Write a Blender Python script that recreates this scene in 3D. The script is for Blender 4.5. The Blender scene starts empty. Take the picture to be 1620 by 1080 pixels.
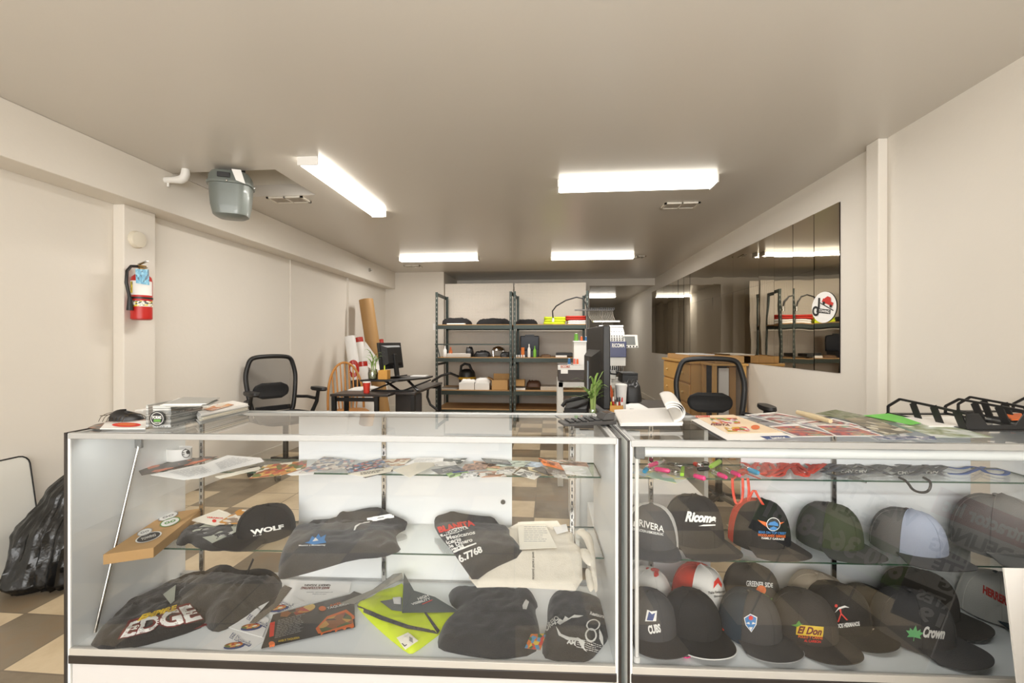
import bpy, bmesh, math, random
from math import sin, cos, pi, radians as R, tan, atan
from mathutils import Vector, Matrix, noise
from mathutils.geometry import delaunay_2d_cdt
from mathutils.bvhtree import BVHTree
random.seed(7)
SC = bpy.context.scene
COL = SC.collection
V3 = Vector
# ------------------------------------------------------------- camera geometry (measured from the photograph)
EYE = V3((0, 0, 1.28)); F = 700.0
TH = atan(60/700)
RT = V3((cos(TH), sin(TH), 0)); FW = V3((-sin(TH), cos(TH), 0))
def ray(px, py): return RT*((px-810)/F) + FW + V3((0, 0, (540-py)/F))
def onZ(px, py, z):
    d = ray(px, py); return EYE + d*((z-EYE.z)/d.z)
def onY(px, py, y):
    d = ray(px, py); return EYE + d*(y/d.y)
def onX(px, py, x):
    d = ray(px, py); return EYE + d*(x/d.x)
def onD(px, py, dep): return EYE + ray(px, py)*dep
def rgb(r, g, b):
    f = lambda c: c/12.92 if c <= .04045 else ((c+.055)/1.055)**2.4
    return (f(r/255), f(g/255), f(b/255), 1)
# display case frame: u along the front, v towards the back
CA = R(2.3)
CU = V3((cos(CA), sin(CA), 0)); CV = V3((-sin(CA), cos(CA), 0))
C0 = V3((-1.641, 1.370, 0))
def C(u, v, z): return C0 + CU*u + CV*v + V3((0, 0, z))
def uv_of(p): q = p-C0; return q.dot(CU), q.dot(CV)
CM = Matrix(((CU.x, CV.x, 0, C0.x), (CU.y, CV.y, 0, C0.y), (0, 0, 1, 0), (0, 0, 0, 1)))
def drop(px, py, surf):
    if not callable(surf): return onZ(px, py, surf)
    d = ray(px, py); a, b = .5, 6
    for _ in range(50):
        m = (a+b)/2; p = EYE+d*m
        if p.z > surf(uv_of(p)[1]): a = m
        else: b = m
    return EYE+d*a
# ------------------------------------------------------------- materials
MATS = {}
def nodes(m): m.use_nodes = True; return m.node_tree.nodes, m.node_tree.links
def mat(name, c, rough=.6, metal=0, var=.08, scale=8, bump=0, bscale=60, emit=0, alpha=None, sheen=0, coat=0):
    if name in MATS: return MATS[name]
    m = bpy.data.materials.new(name); N, L = nodes(m); b = N['Principled BSDF']
    b.inputs['Roughness'].default_value = rough; b.inputs['Metallic'].default_value = metal
    tc = N.new('ShaderNodeTexCoord')
    nz = N.new('ShaderNodeTexNoise'); nz.inputs['Scale'].default_value = scale; nz.inputs['Detail'].default_value = 4
    L.new(tc.outputs['Object'], nz.inputs['Vector'])
    mx = N.new('ShaderNodeMix'); mx.data_type = 'RGBA'
    mx.inputs[6].default_value = tuple(x*(1-var) for x in c[:3])+(1,)
    mx.inputs[7].default_value = tuple(min(1, x*(1+var)) for x in c[:3])+(1,)
    L.new(nz.outputs['Fac'], mx.inputs[0]); L.new(mx.outputs[2], b.inputs['Base Color'])
    if bump:
        n2 = N.new('ShaderNodeTexNoise'); n2.inputs['Scale'].default_value = bscale; n2.inputs['Detail'].default_value = 5
        L.new(tc.outputs['Object'], n2.inputs['Vector'])
        bp = N.new('ShaderNodeBump'); bp.inputs['Strength'].default_value = bump; bp.inputs['Distance'].default_value = .01
        L.new(n2.outputs['Fac'], bp.inputs['Height']); L.new(bp.outputs[0], b.inputs['Normal'])
    if emit: b.inputs['Emission Color'].default_value = c; b.inputs['Emission Strength'].default_value = emit
    if alpha is not None: b.inputs['Alpha'].default_value = alpha
    if sheen: b.inputs['Sheen Weight'].default_value = sheen
    if coat: b.inputs['Coat Weight'].default_value = coat
    MATS[name] = m; return m
def glass(name, tint=(.97, .985, .975, 1), base=.05, power=1.0, rough=0.0):
    m = bpy.data.materials.new(name); N, L = nodes(m); N.clear()
    o = N.new('ShaderNodeOutputMaterial'); t = N.new('ShaderNodeBsdfTransparent'); g = N.new('ShaderNodeBsdfGlossy')
    t.inputs[0].default_value = tint; g.inputs['Roughness'].default_value = rough; g.inputs[0].default_value = (1, 1, 1, 1)
    lw = N.new('ShaderNodeFresnel'); lw.inputs[0].default_value = 1.45
    mp = N.new('ShaderNodeMath'); mp.operation = 'MULTIPLY_ADD'; mp.inputs[1].default_value = power; mp.inputs[2].default_value = base
    mp.use_clamp = True
    x = N.new('ShaderNodeMixShader'); L.new(lw.outputs[0], mp.inputs[0]); L.new(mp.outputs[0], x.inputs[0])
    L.new(t.outputs[0], x.inputs[1]); L.new(g.outputs[0], x.inputs[2]); L.new(x.outputs[0], o.inputs[0])
    MATS[name] = m; return m
def art(name, cols, scale=4, rough=.35, kind='v', stretch=(1, 1, 1), seed=0):
    """printed artwork: hard colour blocks from a cell or wave texture"""
    if name in MATS: return MATS[name]
    m = bpy.data.materials.new(name); N, L = nodes(m); b = N['Principled BSDF']; b.inputs['Roughness'].default_value = rough
    tc = N.new('ShaderNodeTexCoord'); mp = N.new('ShaderNodeMapping')
    mp.inputs['Scale'].default_value = stretch; mp.inputs['Location'].default_value = (seed*1.7, seed*.9, 0)
    L.new(tc.outputs['Generated'], mp.inputs['Vector'])
    if kind == 'v':
        t = N.new('ShaderNodeTexVoronoi'); t.inputs['Scale'].default_value = scale; t.inputs['Randomness'].default_value = 1
        w = N.new('ShaderNodeTexWhiteNoise'); L.new(mp.outputs[0], t.inputs['Vector']); L.new(t.outputs['Position'], w.inputs['Vector']); src = w.outputs['Value']
    elif kind == 'w':
        t = N.new('ShaderNodeTexWave'); t.inputs['Scale'].default_value = scale; t.inputs['Distortion'].default_value = 6; t.inputs['Detail'].default_value = 2
        L.new(mp.outputs[0], t.inputs['Vector']); src = t.outputs['Fac']
    else:
        t = N.new('ShaderNodeTexNoise'); t.inputs['Scale'].default_value = scale; t.inputs['Detail'].default_value = 3
        L.new(mp.outputs[0], t.inputs['Vector'])
        r_ = N.new('ShaderNodeMapRange'); r_.inputs[1].default_value = .3; r_.inputs[2].default_value = .7
        L.new(t.outputs['Fac'], r_.inputs[0]); src = r_.outputs[0]
    cr = N.new('ShaderNodeValToRGB'); cr.color_ramp.interpolation = 'CONSTANT' if kind == 'v' else 'LINEAR'
    e = cr.color_ramp.elements; n = len(cols)
    while len(e) < n: e.new(.5)
    for i, c in enumerate(cols): e[i].position = i/n if kind == 'v' else i/max(1, n-1); e[i].color = c
    L.new(src, cr.inputs[0]); L.new(cr.outputs[0], b.inputs['Base Color']); MATS[name] = m; return m
# ------------------------------------------------------------- objects
def tag(o, label, cat, group=None, kind=None):
    if label: o['label'] = label
    if cat: o['category'] = cat
    if group: o['group'] = group
    if kind: o['kind'] = kind
    return o
def thing(name, label, cat, loc=(0, 0, 0), group=None, kind=None):
    o = bpy.data.objects.new(name, None); COL.objects.link(o); o.location = loc; o.empty_display_size = .05
    return tag(o, label, cat, group, kind)
class MB:
    def __init__(s): s.v = []; s.f = []; s.m = []; s.M = Matrix.Identity(4)
    def add(s, vs, fs, mi=0):
        k = len(s.v); s.v += [s.M @ V3(p) for p in vs]
        for i, f in enumerate(fs): s.f.append([k+j for j in f]); s.m.append(mi if isinstance(mi, int) else mi[i])
        return s
    def box(s, a, b, mi=0):
        x0, y0, z0 = a; x1, y1, z1 = b
        return s.add([(x0,y0,z0),(x1,y0,z0),(x1,y1,z0),(x0,y1,z0),(x0,y0,z1),(x1,y0,z1),(x1,y1,z1),(x0,y1,z1)],
                     [(3,2,1,0),(4,5,6,7),(0,1,5,4),(1,2,6,5),(2,3,7,6),(3,0,4,7)], mi)
    def cbox(s, c, d, mi=0): return s.box([c[i]-d[i]/2 for i in range(3)], [c[i]+d[i]/2 for i in range(3)], mi)
    def bar(s, p, q, w, h, mi=0, up=(0, 0, 1)):
        p, q = V3(p), V3(q); d = (q-p).normalized(); u = V3(up)
        if abs(d.dot(u)) > .98: u = V3((0, 1, 0))
        x = d.cross(u).normalized(); y = x.cross(d)
        vs = [e + x*a*w/2 + y*b*h/2 for e in (p, q) for a, b in ((-1,-1),(1,-1),(1,1),(-1,1))]
        return s.add(vs, [(0,1,2,3),(7,6,5,4),(0,4,5,1),(1,5,6,2),(2,6,7,3),(3,7,4,0)], mi)
    def tube(s, pts, r, n=8, mi=0, closed=False, flat=1.0):
        pts = [V3(p) for p in pts]; m = len(pts); vs = []; fs = []
        t0 = (pts[1]-pts[0]).normalized(); u = t0.orthogonal().normalized()
        for i, p in enumerate(pts):
            a = pts[(i-1) % m] if closed or i else p; b = pts[(i+1) % m] if closed or i < m-1 else p
            t = (b-a).normalized(); u = (u - t*u.dot(t)).normalized(); w = t.cross(u)
            rr = r[i] if isinstance(r, (list, tuple)) else r
            vs += [p + (u*cos(2*pi*k/n) + w*sin(2*pi*k/n)*flat)*rr for k in range(n)]
        for i in range(m if closed else m-1):
            j = (i+1) % m
            for k in range(n): fs.append((i*n+k, i*n+(k+1) % n, j*n+(k+1) % n, j*n+k))
        if not closed: fs += [tuple(range(n))[::-1], tuple((m-1)*n+k for k in range(n))]
        return s.add(vs, fs, mi)
    def cyl(s, p, q, r, r2=None, n=20, mi=0): return s.tube([p, q], [r, r if r2 is None else r2], n, mi)
    def lathe(s, prof, c=(0, 0, 0), n=24, mi=0, sx=1, sy=1):
        vs = []; fs = []; c = V3(c)
        for r, z in prof: vs += [c + V3((r*cos(2*pi*k/n)*sx, r*sin(2*pi*k/n)*sy, z)) for k in range(n)]
        for i in range(len(prof)-1):
            for k in range(n): fs.append((i*n+k, i*n+(k+1) % n, (i+1)*n+(k+1) % n, (i+1)*n+k))
        if prof[0][0] > 1e-4: fs.append(tuple(range(n))[::-1])
        if prof[-1][0] > 1e-4: fs.append(tuple((len(prof)-1)*n+k for k in range(n)))
        return s.add(vs, fs, mi)
    def prism(s, poly, z0, z1, mi=0):
        n = len(poly); a = sum(poly[i][0]*poly[(i+1) % n][1]-poly[(i+1) % n][0]*poly[i][1] for i in range(n))
        if a < 0: poly = poly[::-1]
        vs = [(p[0], p[1], z0) for p in poly]+[(p[0], p[1], z1) for p in poly]
        fs = [tuple(range(n))[::-1], tuple(range(n, 2*n))]+[(i, (i+1) % n, n+(i+1) % n, n+i) for i in range(n)]
        return s.add(vs, fs, mi)
    def grid(s, fn, nu, nv, mi=0, wu=False):
        vs = [fn(i/nu, j/nv) for j in range(nv+1) for i in range(nu+1)]; w = nu+1
        return s.add(vs, [(j*w+i, j*w+i+1, (j+1)*w+i+1, (j+1)*w+i) for j in range(nv) for i in range(nu)], mi)
    def sph(s, c, r, n=12, m=8, mi=0):
        r = (r, r, r) if isinstance(r, (int, float)) else r; c = V3(c)
        vs = [c+V3((0, 0, -r[2]))]
        for j in range(1, m):
            a = -pi/2+pi*j/m
            vs += [c+V3((r[0]*cos(a)*cos(2*pi*k/n), r[1]*cos(a)*sin(2*pi*k/n), r[2]*sin(a))) for k in range(n)]
        vs.append(c+V3((0, 0, r[2]))); fs = [(0, 1+(k+1) % n, 1+k) for k in range(n)]
        for j in range(m-2):
            for k in range(n): fs.append((1+j*n+k, 1+j*n+(k+1) % n, 1+(j+1)*n+(k+1) % n, 1+(j+1)*n+k))
        t = len(vs)-1; fs += [(1+(m-2)*n+k, 1+(m-2)*n+(k+1) % n, t) for k in range(n)]
        return s.add(vs, fs, mi)
    def obj(s, name, mats, parent=None, smooth=40, bevel=0, solid=0, sub=0, label=None, cat=None, group=None, kind=None, keep=False):
        vs = s.v; off = V3((0, 0, 0))
        if parent is None and not keep and vs:
            xs = [p.x for p in vs]; ys = [p.y for p in vs]
            off = V3(((min(xs)+max(xs))/2, (min(ys)+max(ys))/2, min(p.z for p in vs)))
        me = bpy.data.meshes.new(name); me.from_pydata([p-off for p in vs], [], s.f)
        if not isinstance(mats, (list, tuple)): mats = [mats]
        for m in mats: me.materials.append(m)
        for p, mi in zip(me.polygons, s.m): p.material_index = mi
        if smooth:
            me.shade_smooth(); me.set_sharp_from_angle(angle=R(smooth))
        o = bpy.data.objects.new(name, me); COL.objects.link(o); o.location = off
        if parent is not None:
            o.parent = parent
            mb = parent.matrix_basis.copy()
            q = parent
            while q.parent is not None: mb = q.parent.matrix_basis @ q.matrix_parent_inverse @ mb; q = q.parent
            o.matrix_parent_inverse = mb.inverted()
        if solid: md = o.modifiers.new('solid', 'SOLIDIFY'); md.thickness = solid; md.offset = 0
        if bevel: md = o.modifiers.new('bevel', 'BEVEL'); md.width = bevel; md.segments = 2; md.limit_method = 'ANGLE'
        if sub: md = o.modifiers.new('sub', 'SUBSURF'); md.levels = sub; md.render_levels = sub
        return tag(o, label, cat, group, kind)
def copy_tree(o, loc=None, rz=None, label=None, name=None):
    c = o.copy(); COL.objects.link(c)
    if loc is not None: c.location = loc
    if rz is not None: c.rotation_euler = (0, 0, rz)
    if label: c['label'] = label
    for ch in list(o.children):
        d = ch.copy(); COL.objects.link(d); d.parent = c
        for g in list(ch.children): h = g.copy(); COL.objects.link(h); h.parent = d
    return c
def wmat(o):
    m = o.matrix_basis.copy()
    while o.parent is not None: m = o.parent.matrix_basis @ o.matrix_parent_inverse @ m; o = o.parent
    return m
def bvh(objs):
    vs = []; fs = []
    for o in (objs if isinstance(objs, (list, tuple)) else [objs]):
        m = wmat(o); k = len(vs); vs += [m @ v.co for v in o.data.vertices]; fs += [[k+i for i in p.vertices] for p in o.data.polygons]
    return BVHTree.FromPolygons(vs, fs)
# ------------------------------------------------------------- lettering and printed shapes
_T = {}
def text2d(s, bold=0., shear=0., spacing=1.0):
    key = (s, bold, shear, spacing)
    if key in _T: return _T[key]
    cu = bpy.data.curves.new('t', 'FONT'); cu.body = s; cu.size = 1; cu.offset = bold; cu.shear = shear; cu.space_character = spacing; cu.resolution_u = 3; cu.align_x = 'CENTER'
    o = bpy.data.objects.new('t', cu); COL.objects.link(o)
    dg = bpy.context.evaluated_depsgraph_get(); me = bpy.data.meshes.new_from_object(o.evaluated_get(dg))
    vs = [(v.co.x, v.co.y) for v in me.vertices]; fs = [tuple(p.vertices) for p in me.polygons]
    bpy.data.objects.remove(o); bpy.data.curves.remove(cu); bpy.data.meshes.remove(me)
    x0 = min(v[0] for v in vs); x1 = max(v[0] for v in vs); y0 = min(v[1] for v in vs); y1 = max(v[1] for v in vs)
    vs = [((x-x0)/(x1-x0), (y-y0)/(y1-y0)) for x, y in vs]
    _T[key] = (vs, fs); return vs, fs
def disc2d(n=28, r0=0.0):
    o = [(.5+.5*cos(2*pi*k/n), .5+.5*sin(2*pi*k/n)) for k in range(n)]
    if r0 <= 0: return o, [tuple(range(n))]
    i = [(.5+.5*r0*cos(2*pi*k/n), .5+.5*r0*sin(2*pi*k/n)) for k in range(n)]
    return o+i, [(k, (k+1) % n, n+(k+1) % n, n+k) for k in range(n)]
def poly2d(pts): return list(pts), [tuple(range(len(pts)))]
SQ = ([(0, 0), (1, 0), (1, 1), (0, 1)], [(0, 1, 2, 3)])
def lines2d(n, gap=.45, seed=1, ragged=.3):
    rnd = random.Random(seed); vs = []; fs = []
    for i in range(n):
        y1 = 1-i/n; y0 = y1-(1-gap)/n; x = 0
        xe = 1-rnd.random()*ragged
        while x < xe:
            w = min(xe-x, .06+rnd.random()*.16)
            k = len(vs); vs += [(x, y0), (x+w, y0), (x+w, y1), (x, y1)]; fs.append((k, k+1, k+2, k+3)); x += w+.025
    return vs, fs
def bil(q, x, y):
    tl, tr, br, bl = q[:4]
    return tuple((bl[i]*(1-x)+br[i]*x)*(1-y)+(tl[i]*(1-x)+tr[i]*x)*y for i in (0, 1))
def rq(cx, cy, w, h, a=0, k=0):
    """pixel quad centred at cx,cy; a = degrees the baseline falls to the right; k = x shear of the top"""
    c, s = cos(R(a)), sin(R(a)); out = []
    for x, y in ((-.5, -.5), (.5, -.5), (.5, .5), (-.5, .5)):
        X = x*w + (-y)*k*h; Y = y*h; out.append((cx+X*c-Y*s, cy+X*s+Y*c))
    return out
def dense(shape, mx=.12):
    vs, fs = shape; bm = bmesh.new(); bv = [bm.verts.new((x, y, 0)) for x, y in vs]
    for f in fs:
        try: bm.faces.new([bv[i] for i in f])
        except ValueError: pass
    bmesh.ops.triangulate(bm, faces=bm.faces[:])
    for _ in range(4):
        e = [e for e in bm.edges if e.calc_length() > mx]
        if not e: break
        bmesh.ops.subdivide_edges(bm, edges=e, cuts=1); bmesh.ops.triangulate(bm, faces=bm.faces[:])
    bm.verts.index_update()
    r = [(v.co.x, v.co.y) for v in bm.verts], [tuple(v.index for v in f.verts) for f in bm.faces]
    bm.free(); return r
def decal(name, items, tree, parent, off=.0015, label=None, mx=.12):
    """items: (shape, pixel quad, material). Lays print on the surface it is seen on."""
    mb = MB(); mats = []; lay = 0
    for shape, q, m in items:
        if m not in mats: mats.append(m)
        sv, sf = dense(shape, mx); pts = []; ok = []
        for x, y in sv:
            px, py = bil(q, x, y); d = ray(px, py).normalized(); h = tree.ray_cast(EYE, d)
            if h[0] is None: pts.append(V3((0, 0, 0))); ok.append(False)
            else:
                n = h[1] if h[1].dot(d) < 0 else -h[1]
                pts.append(h[0]+n*(off+lay*.0004)-d*.0004); ok.append(True)
        fs = [f for f in sf if all(ok[i] for i in f) and max((pts[f[0]]-pts[f[1]]).length, (pts[f[1]]-pts[f[2]]).length) < .12]
        used = sorted({i for f in fs for i in f}); ix = {i: k for k, i in enumerate(used)}
        mb.add([pts[i] for i in used], [tuple(ix[i] for i in f) for f in fs], mats.index(m)); lay += 1
    if not mb.f: print('DECAL MISSED', name, parent.name if parent else None); return None
    return mb.obj(name, mats, parent, smooth=0, label=label)
# ------------------------------------------------------------- soft flat goods
def inside(p, poly):
    c = False; n = len(poly)
    for i in range(n):
        a, b = poly[i], poly[(i+1) % n]
        if (a[1] > p[1]) != (b[1] > p[1]) and p[0] < (b[0]-a[0])*(p[1]-a[1])/(b[1]-a[1])+a[0]: c = not c
    return c
def edist(p, poly):
    m = 9; n = len(poly)
    for i in range(n):
        ax, ay = poly[i]; bx, by = poly[(i+1) % n]; dx, dy = bx-ax, by-ay; l = dx*dx+dy*dy or 1e-9
        t = max(0, min(1, ((p[0]-ax)*dx+(p[1]-ay)*dy)/l)); m = min(m, math.hypot(p[0]-ax-t*dx, p[1]-ay-t*dy))
    return m
def chaikin(p, k=1):
    for _ in range(k):
        q = []
        for i in range(len(p)):
            a, b = p[i], p[(i+1) % len(p)]
            q += [(a[0]*.78+b[0]*.22, a[1]*.78+b[1]*.22), (a[0]*.22+b[0]*.78, a[1]*.22+b[1]*.78)]
        p = q
    return p
def soft(name, poly, surf, thick, m, parent=None, wr=.004, seed=0, step=.011, rnd=1, fr=14, up=0.0, vfun=True, **kw):
    """cloth lying on a surface: poly in photo pixels, dropped on the surface"""
    b0 = surf if callable(surf) else (lambda v, z=surf: z)
    base = surf = lambda v: b0(v)+max(0, v-.405)*3.2
    w = [drop(x, y, surf) for x, y in poly]; P = chaikin([(p.x, p.y) for p in w], rnd) if rnd else [(p.x, p.y) for p in w]
    Q = []
    for i in range(len(P)):
        a, b = P[i], P[(i+1) % len(P)]; k = max(1, int(math.hypot(b[0]-a[0], b[1]-a[1])/step))
        Q += [(a[0]+(b[0]-a[0])*j/k, a[1]+(b[1]-a[1])*j/k) for j in range(k)]
    n = len(Q); x0 = min(q[0] for q in Q); x1 = max(q[0] for q in Q); y0 = min(q[1] for q in Q); y1 = max(q[1] for q in Q)
    pts = list(Q); rn = random.Random(seed); y = y0
    while y < y1:
        x = x0
        while x < x1:
            p = (x+rn.uniform(-.3, .3)*step, y+rn.uniform(-.3, .3)*step)
            if inside(p, Q) and edist(p, Q) > step*.5: pts.append(p)
            x += step
        y += step
    r = delaunay_2d_cdt([Vector(p) for p in pts], [(i, (i+1) % n) for i in range(n)], [], 1, 1e-6)
    vv = r[0]; ff = [f for f in r[2]]
    top = []; bot = []; ed = []
    for v in vv:
        d = edist(v, Q); _, vl = uv_of(V3((v[0], v[1], 0))); z = base(vl)+up
        h = thick*(1-math.exp(-d/max(.004, thick*.5)))
        g = min(1, d/.02)
        nz = noise.noise(V3((v[0]*fr+seed, v[1]*fr*.8, seed*3.1))); rd = 1-abs(noise.noise(V3((v[0]*fr*1.7+nz, v[1]*fr*1.3, seed+9))))*2.2
        h += g*wr*(nz*1.1+rd*.9)
        top.append(V3((v[0], v[1], z+max(.0012, h) if d > 1e-5 else z+.0008))); bot.append(V3((v[0], v[1], z+.0004))); ed.append(d <= 1e-5)
    mb = MB(); k = len(top); fs = [tuple(f) for f in ff]
    ori = (top[fs[0][1]]-top[fs[0][0]]).cross(top[fs[0][2]]-top[fs[0][0]]).z
    if ori < 0: fs = [f[::-1] for f in fs]
    mb.add(top+bot, fs+[tuple(k+i for i in f[::-1]) for f in fs])
    # close the hem
    cnt = {}
    for f in fs:
        for i in range(len(f)): a, b = f[i], f[(i+1) % len(f)]; cnt[(a, b)] = 1
    mb.add([], [])
    for (a, b) in list(cnt):
        if (b, a) not in cnt: mb.f.append([b, a, k+a, k+b]); mb.m.append(0)
    return mb.obj(name, m, parent, smooth=70, **kw)
def slab(name, poly, z, t, m, parent=None, mi=None, **kw):
    """flat stiff sheet or stack: poly in photo pixels at height z"""
    if callable(z) or .2 < z < .9:
        z1_ = z if callable(z) else (lambda v, k=z: k)
        z = lambda v: z1_(v)+(0 if v > .7 else max(0, v-.44)*6)
    w = [drop(x, y, z) for x, y in poly]; mb = MB(); n = len(w)
    a = sum(w[i].x*w[(i+1) % n].y-w[(i+1) % n].x*w[i].y for i in range(n))
    if a < 0: w = w[::-1]
    vs = [p for p in w]+[p+V3((0, 0, t)) for p in w]
    mb.add(vs, [tuple(range(n))[::-1], tuple(range(n, 2*n))]+[(i, (i+1) % n, n+(i+1) % n, n+i) for i in range(n)])
    return mb.obj(name, m, parent, smooth=0, **kw)
# ============================================================= materials
WALL = mat('wall_paint', rgb(224, 218, 208), .55, var=.035, scale=1.3, bump=.12, bscale=22)
WALLB = mat('back_wall_paint', rgb(218, 211, 200), .6, var=.03, scale=1.5, bump=.1, bscale=22)
CEIL = mat('ceiling_paint', rgb(208, 203, 195), .28, var=.025, scale=.9, bump=.05, bscale=9)
TRIMW = mat('white_trim_paint', rgb(226, 221, 210), .5, var=.03)
WHITE = mat('white_plastic', rgb(232, 230, 225), .4, var=.02)
MELA = mat('white_melamine', rgb(240, 242, 240), .35, var=.02, scale=3)
KICK = mat('kick_laminate', rgb(206, 204, 203), .4, var=.02, scale=3)
PAPER = mat('white_paper', rgb(240, 238, 234), .7, var=.02)
ALU = mat('brushed_aluminium', rgb(176, 177, 176), .42, .55, var=.05, scale=30)
ALUW = mat('satin_white_aluminium', rgb(196, 193, 186), .35, .2, var=.03)
CHROME = mat('chrome', rgb(190, 188, 184), .15, 1, var=.05)
BLACK = mat('black_plastic', rgb(26, 25, 25), .42, var=.1)
BLACKM = mat('black_metal', rgb(30, 29, 29), .45, .4, var=.1)
EDGE = mat('dark_brown_edge_trim', rgb(46, 41, 38), .4, var=.1)
GREYP = mat('grey_plastic', rgb(120, 122, 122), .45, var=.06)
CLOTHK = mat('black_cotton', rgb(25, 24, 24), .9, var=.22, scale=18, bump=.35, bscale=260, sheen=.25)
CLOTHC = mat('charcoal_cotton', rgb(40, 39, 38), .9, var=.2, scale=18, bump=.35, bscale=260, sheen=.25)
PINE = mat('honey_pine', rgb(206, 160, 92), .45, var=.18, scale=5, bump=.05)
CARD = mat('brown_cardboard', rgb(190, 150, 98), .8, var=.07, scale=12, bump=.08, bscale=120)
RED = mat('red_paint', rgb(190, 32, 24), .35, var=.05)
GL = glass('clear_glass', (.975, .985, .98, 1), .035, 1.0)
GLF = glass('front_glass', (.985, .99, .987, 1), .035, 1.0)
GLE = mat('green_glass_edge', rgb(46, 74, 60), .15, var=.1)
EDK = mat('dark_glass_edge', rgb(58, 66, 62), .2, var=.1)
ACR = glass('acrylic', (.95, .96, .96, 1), .07, 1.2)
def pm(name, r, g, b, rough=.5, **k): return mat(name, rgb(r, g, b), rough, **k)
# floor: square tan and slate tiles
m = bpy.data.materials.new('floor_tiles'); N, L = nodes(m); b = N['Principled BSDF']
tc = N.new('ShaderNodeTexCoord'); mp = N.new('ShaderNodeMapping'); mp.inputs['Location'].default_value = (.115, .13, 0)
L.new(tc.outputs['Object'], mp.inputs[0])
ck = N.new('ShaderNodeTexChecker'); ck.inputs['Scale'].default_value = 1/.335; L.new(mp.outputs[0], ck.inputs[0])
sc_ = N.new('ShaderNodeVectorMath'); sc_.operation = 'SCALE'; sc_.inputs['Scale'].default_value = 1/.335; L.new(mp.outputs[0], sc_.inputs[0])
fl = N.new('ShaderNodeVectorMath'); fl.operation = 'FLOOR'; L.new(sc_.outputs[0], fl.inputs[0])
wn = N.new('ShaderNodeTexWhiteNoise'); L.new(fl.outputs[0], wn.inputs['Vector'])
gt = N.new('ShaderNodeMath'); gt.operation = 'GREATER_THAN'; gt.inputs[1].default_value = .8; L.new(wn.outputs['Value'], gt.inputs[0])
sb = N.new('ShaderNodeMath'); sb.operation = 'SUBTRACT'; L.new(ck.outputs['Fac'], sb.inputs[0]); L.new(gt.outputs[0], sb.inputs[1])
ab = N.new('ShaderNodeMath'); ab.operation = 'ABSOLUTE'; L.new(sb.outputs[0], ab.inputs[0])
def nzc(scale, c1, c2, c3):
    n = N.new('ShaderNodeTexNoise'); n.inputs['Scale'].default_value = scale; n.inputs['Detail'].default_value = 8; n.inputs['Roughness'].default_value = .65; L.new(tc.outputs['Object'], n.inputs[0])
    r = N.new('ShaderNodeValToRGB'); r.color_ramp.elements[0].position = .32; r.color_ramp.elements[0].color = c1; r.color_ramp.elements[1].position = .7; r.color_ramp.elements[1].color = c3
    e = r.color_ramp.elements.new(.5); e.color = c2; L.new(n.outputs['Fac'], r.inputs[0]); return r
tan_ = nzc(3, rgb(176, 156, 126), rgb(194, 176, 146), rgb(206, 190, 162)); sl = nzc(2.6, rgb(98, 84, 66), rgb(122, 110, 92), rgb(128, 104, 76))
mx = N.new('ShaderNodeMix'); mx.data_type = 'RGBA'; L.new(ab.outputs[0], mx.inputs[0]); L.new(sl.outputs[0], mx.inputs[6]); L.new(tan_.outputs[0], mx.inputs[7])
br = N.new('ShaderNodeTexBrick'); br.offset = 0; br.inputs['Scale'].default_value = 1; br.inputs['Brick Width'].default_value = .335; br.inputs['Row Height'].default_value = .335; br.inputs['Mortar Size'].default_value = .004
L.new(mp.outputs[0], br.inputs[0]); m2 = N.new('ShaderNodeMix'); m2.data_type = 'RGBA'; L.new(br.outputs['Fac'], m2.inputs[0]); L.new(mx.outputs[2], m2.inputs[6]); m2.inputs[7].default_value = rgb(110, 98, 82)
L.new(m2.outputs[2], b.inputs['Base Color']); b.inputs['Roughness'].default_value = .35
FLOORM = m
# ============================================================= room shell
XL, XR, HC, YB, YN, YE = -3.06, 2.1, 2.55, 7.94, 9.1, 15.0
YF = -2.3
def st(name, boxes, mt, bevel=0, **k):
    mb = MB()
    for a, b_ in boxes: mb.box(a, b_)
    return mb.obj(name, mt, kind='structure', smooth=0, bevel=bevel, keep=True, **k)
st('floor', [((XL-.2, YF-.15, -.1), (XR+.2, YE+.1, 0))], FLOORM)
h0 = onZ(438, 268, HC); h1 = onZ(495, 307, HC); HX0, HX1, HY0, HY1 = -2.835, (h0.x+h1.x)/2, h0.y, h1.y+.02
st('ceiling', [((XL-.1, YF-.1, HC), (HX0, YN+.1, HC+.1)), ((HX0, YF-.1, HC), (XR+.1, HY0, HC+.1)), ((HX1, HY0, HC), (XR+.1, HY1, HC+.1)), ((HX0, HY1, HC), (XR+.1, YN+.1, HC+.1)),
               ], CEIL)
st('trim_1', [((HX0-.1, HY0-.06, HC+.1), (HX1+.08, HY0-.01, HC+.42)), ((HX0-.1, HY1+.01, HC+.1), (HX1+.08, HY1+.06, HC+.42)), ((HX1+.005, HY0-.01, HC+.1), (HX1+.06, HY1+.01, HC+.42)), ((HX0-.1, HY0-.01, HC+.1), (HX0-.03, HY1+.01, HC+.42)), ((HX0-.1, HY0-.06, HC+.42), (HX1+.08, HY1+.06, HC+.45))], TRIMW)
st('wall_left', [((XL-.15, YF, 0), (XL, YB+.1, HC))], WALL)
st('trim_2', [((XL, YF, 2.245), (-2.84, YB, HC))], WALL, bevel=.006)          # boxed beam along the left wall
pl = onX(178, 540, XL); pn = onX(196, 540, XL+.085)
st('trim_3', [((XL, pn.y, 0), (XL+.085, pn.y+.25, 2.245))], WALL, bevel=.006)   # pilaster left
st('trim_4', [((XL, 4.98, 0), (XL+.012, 5.0, 2.245)), ((XL, 6.45, 0), (XL+.03, 7.94, 2.245))], WALL)
st('wall_right', [((XR, YF, 0), (XR+.15, YE, HC))], WALL)
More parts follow.
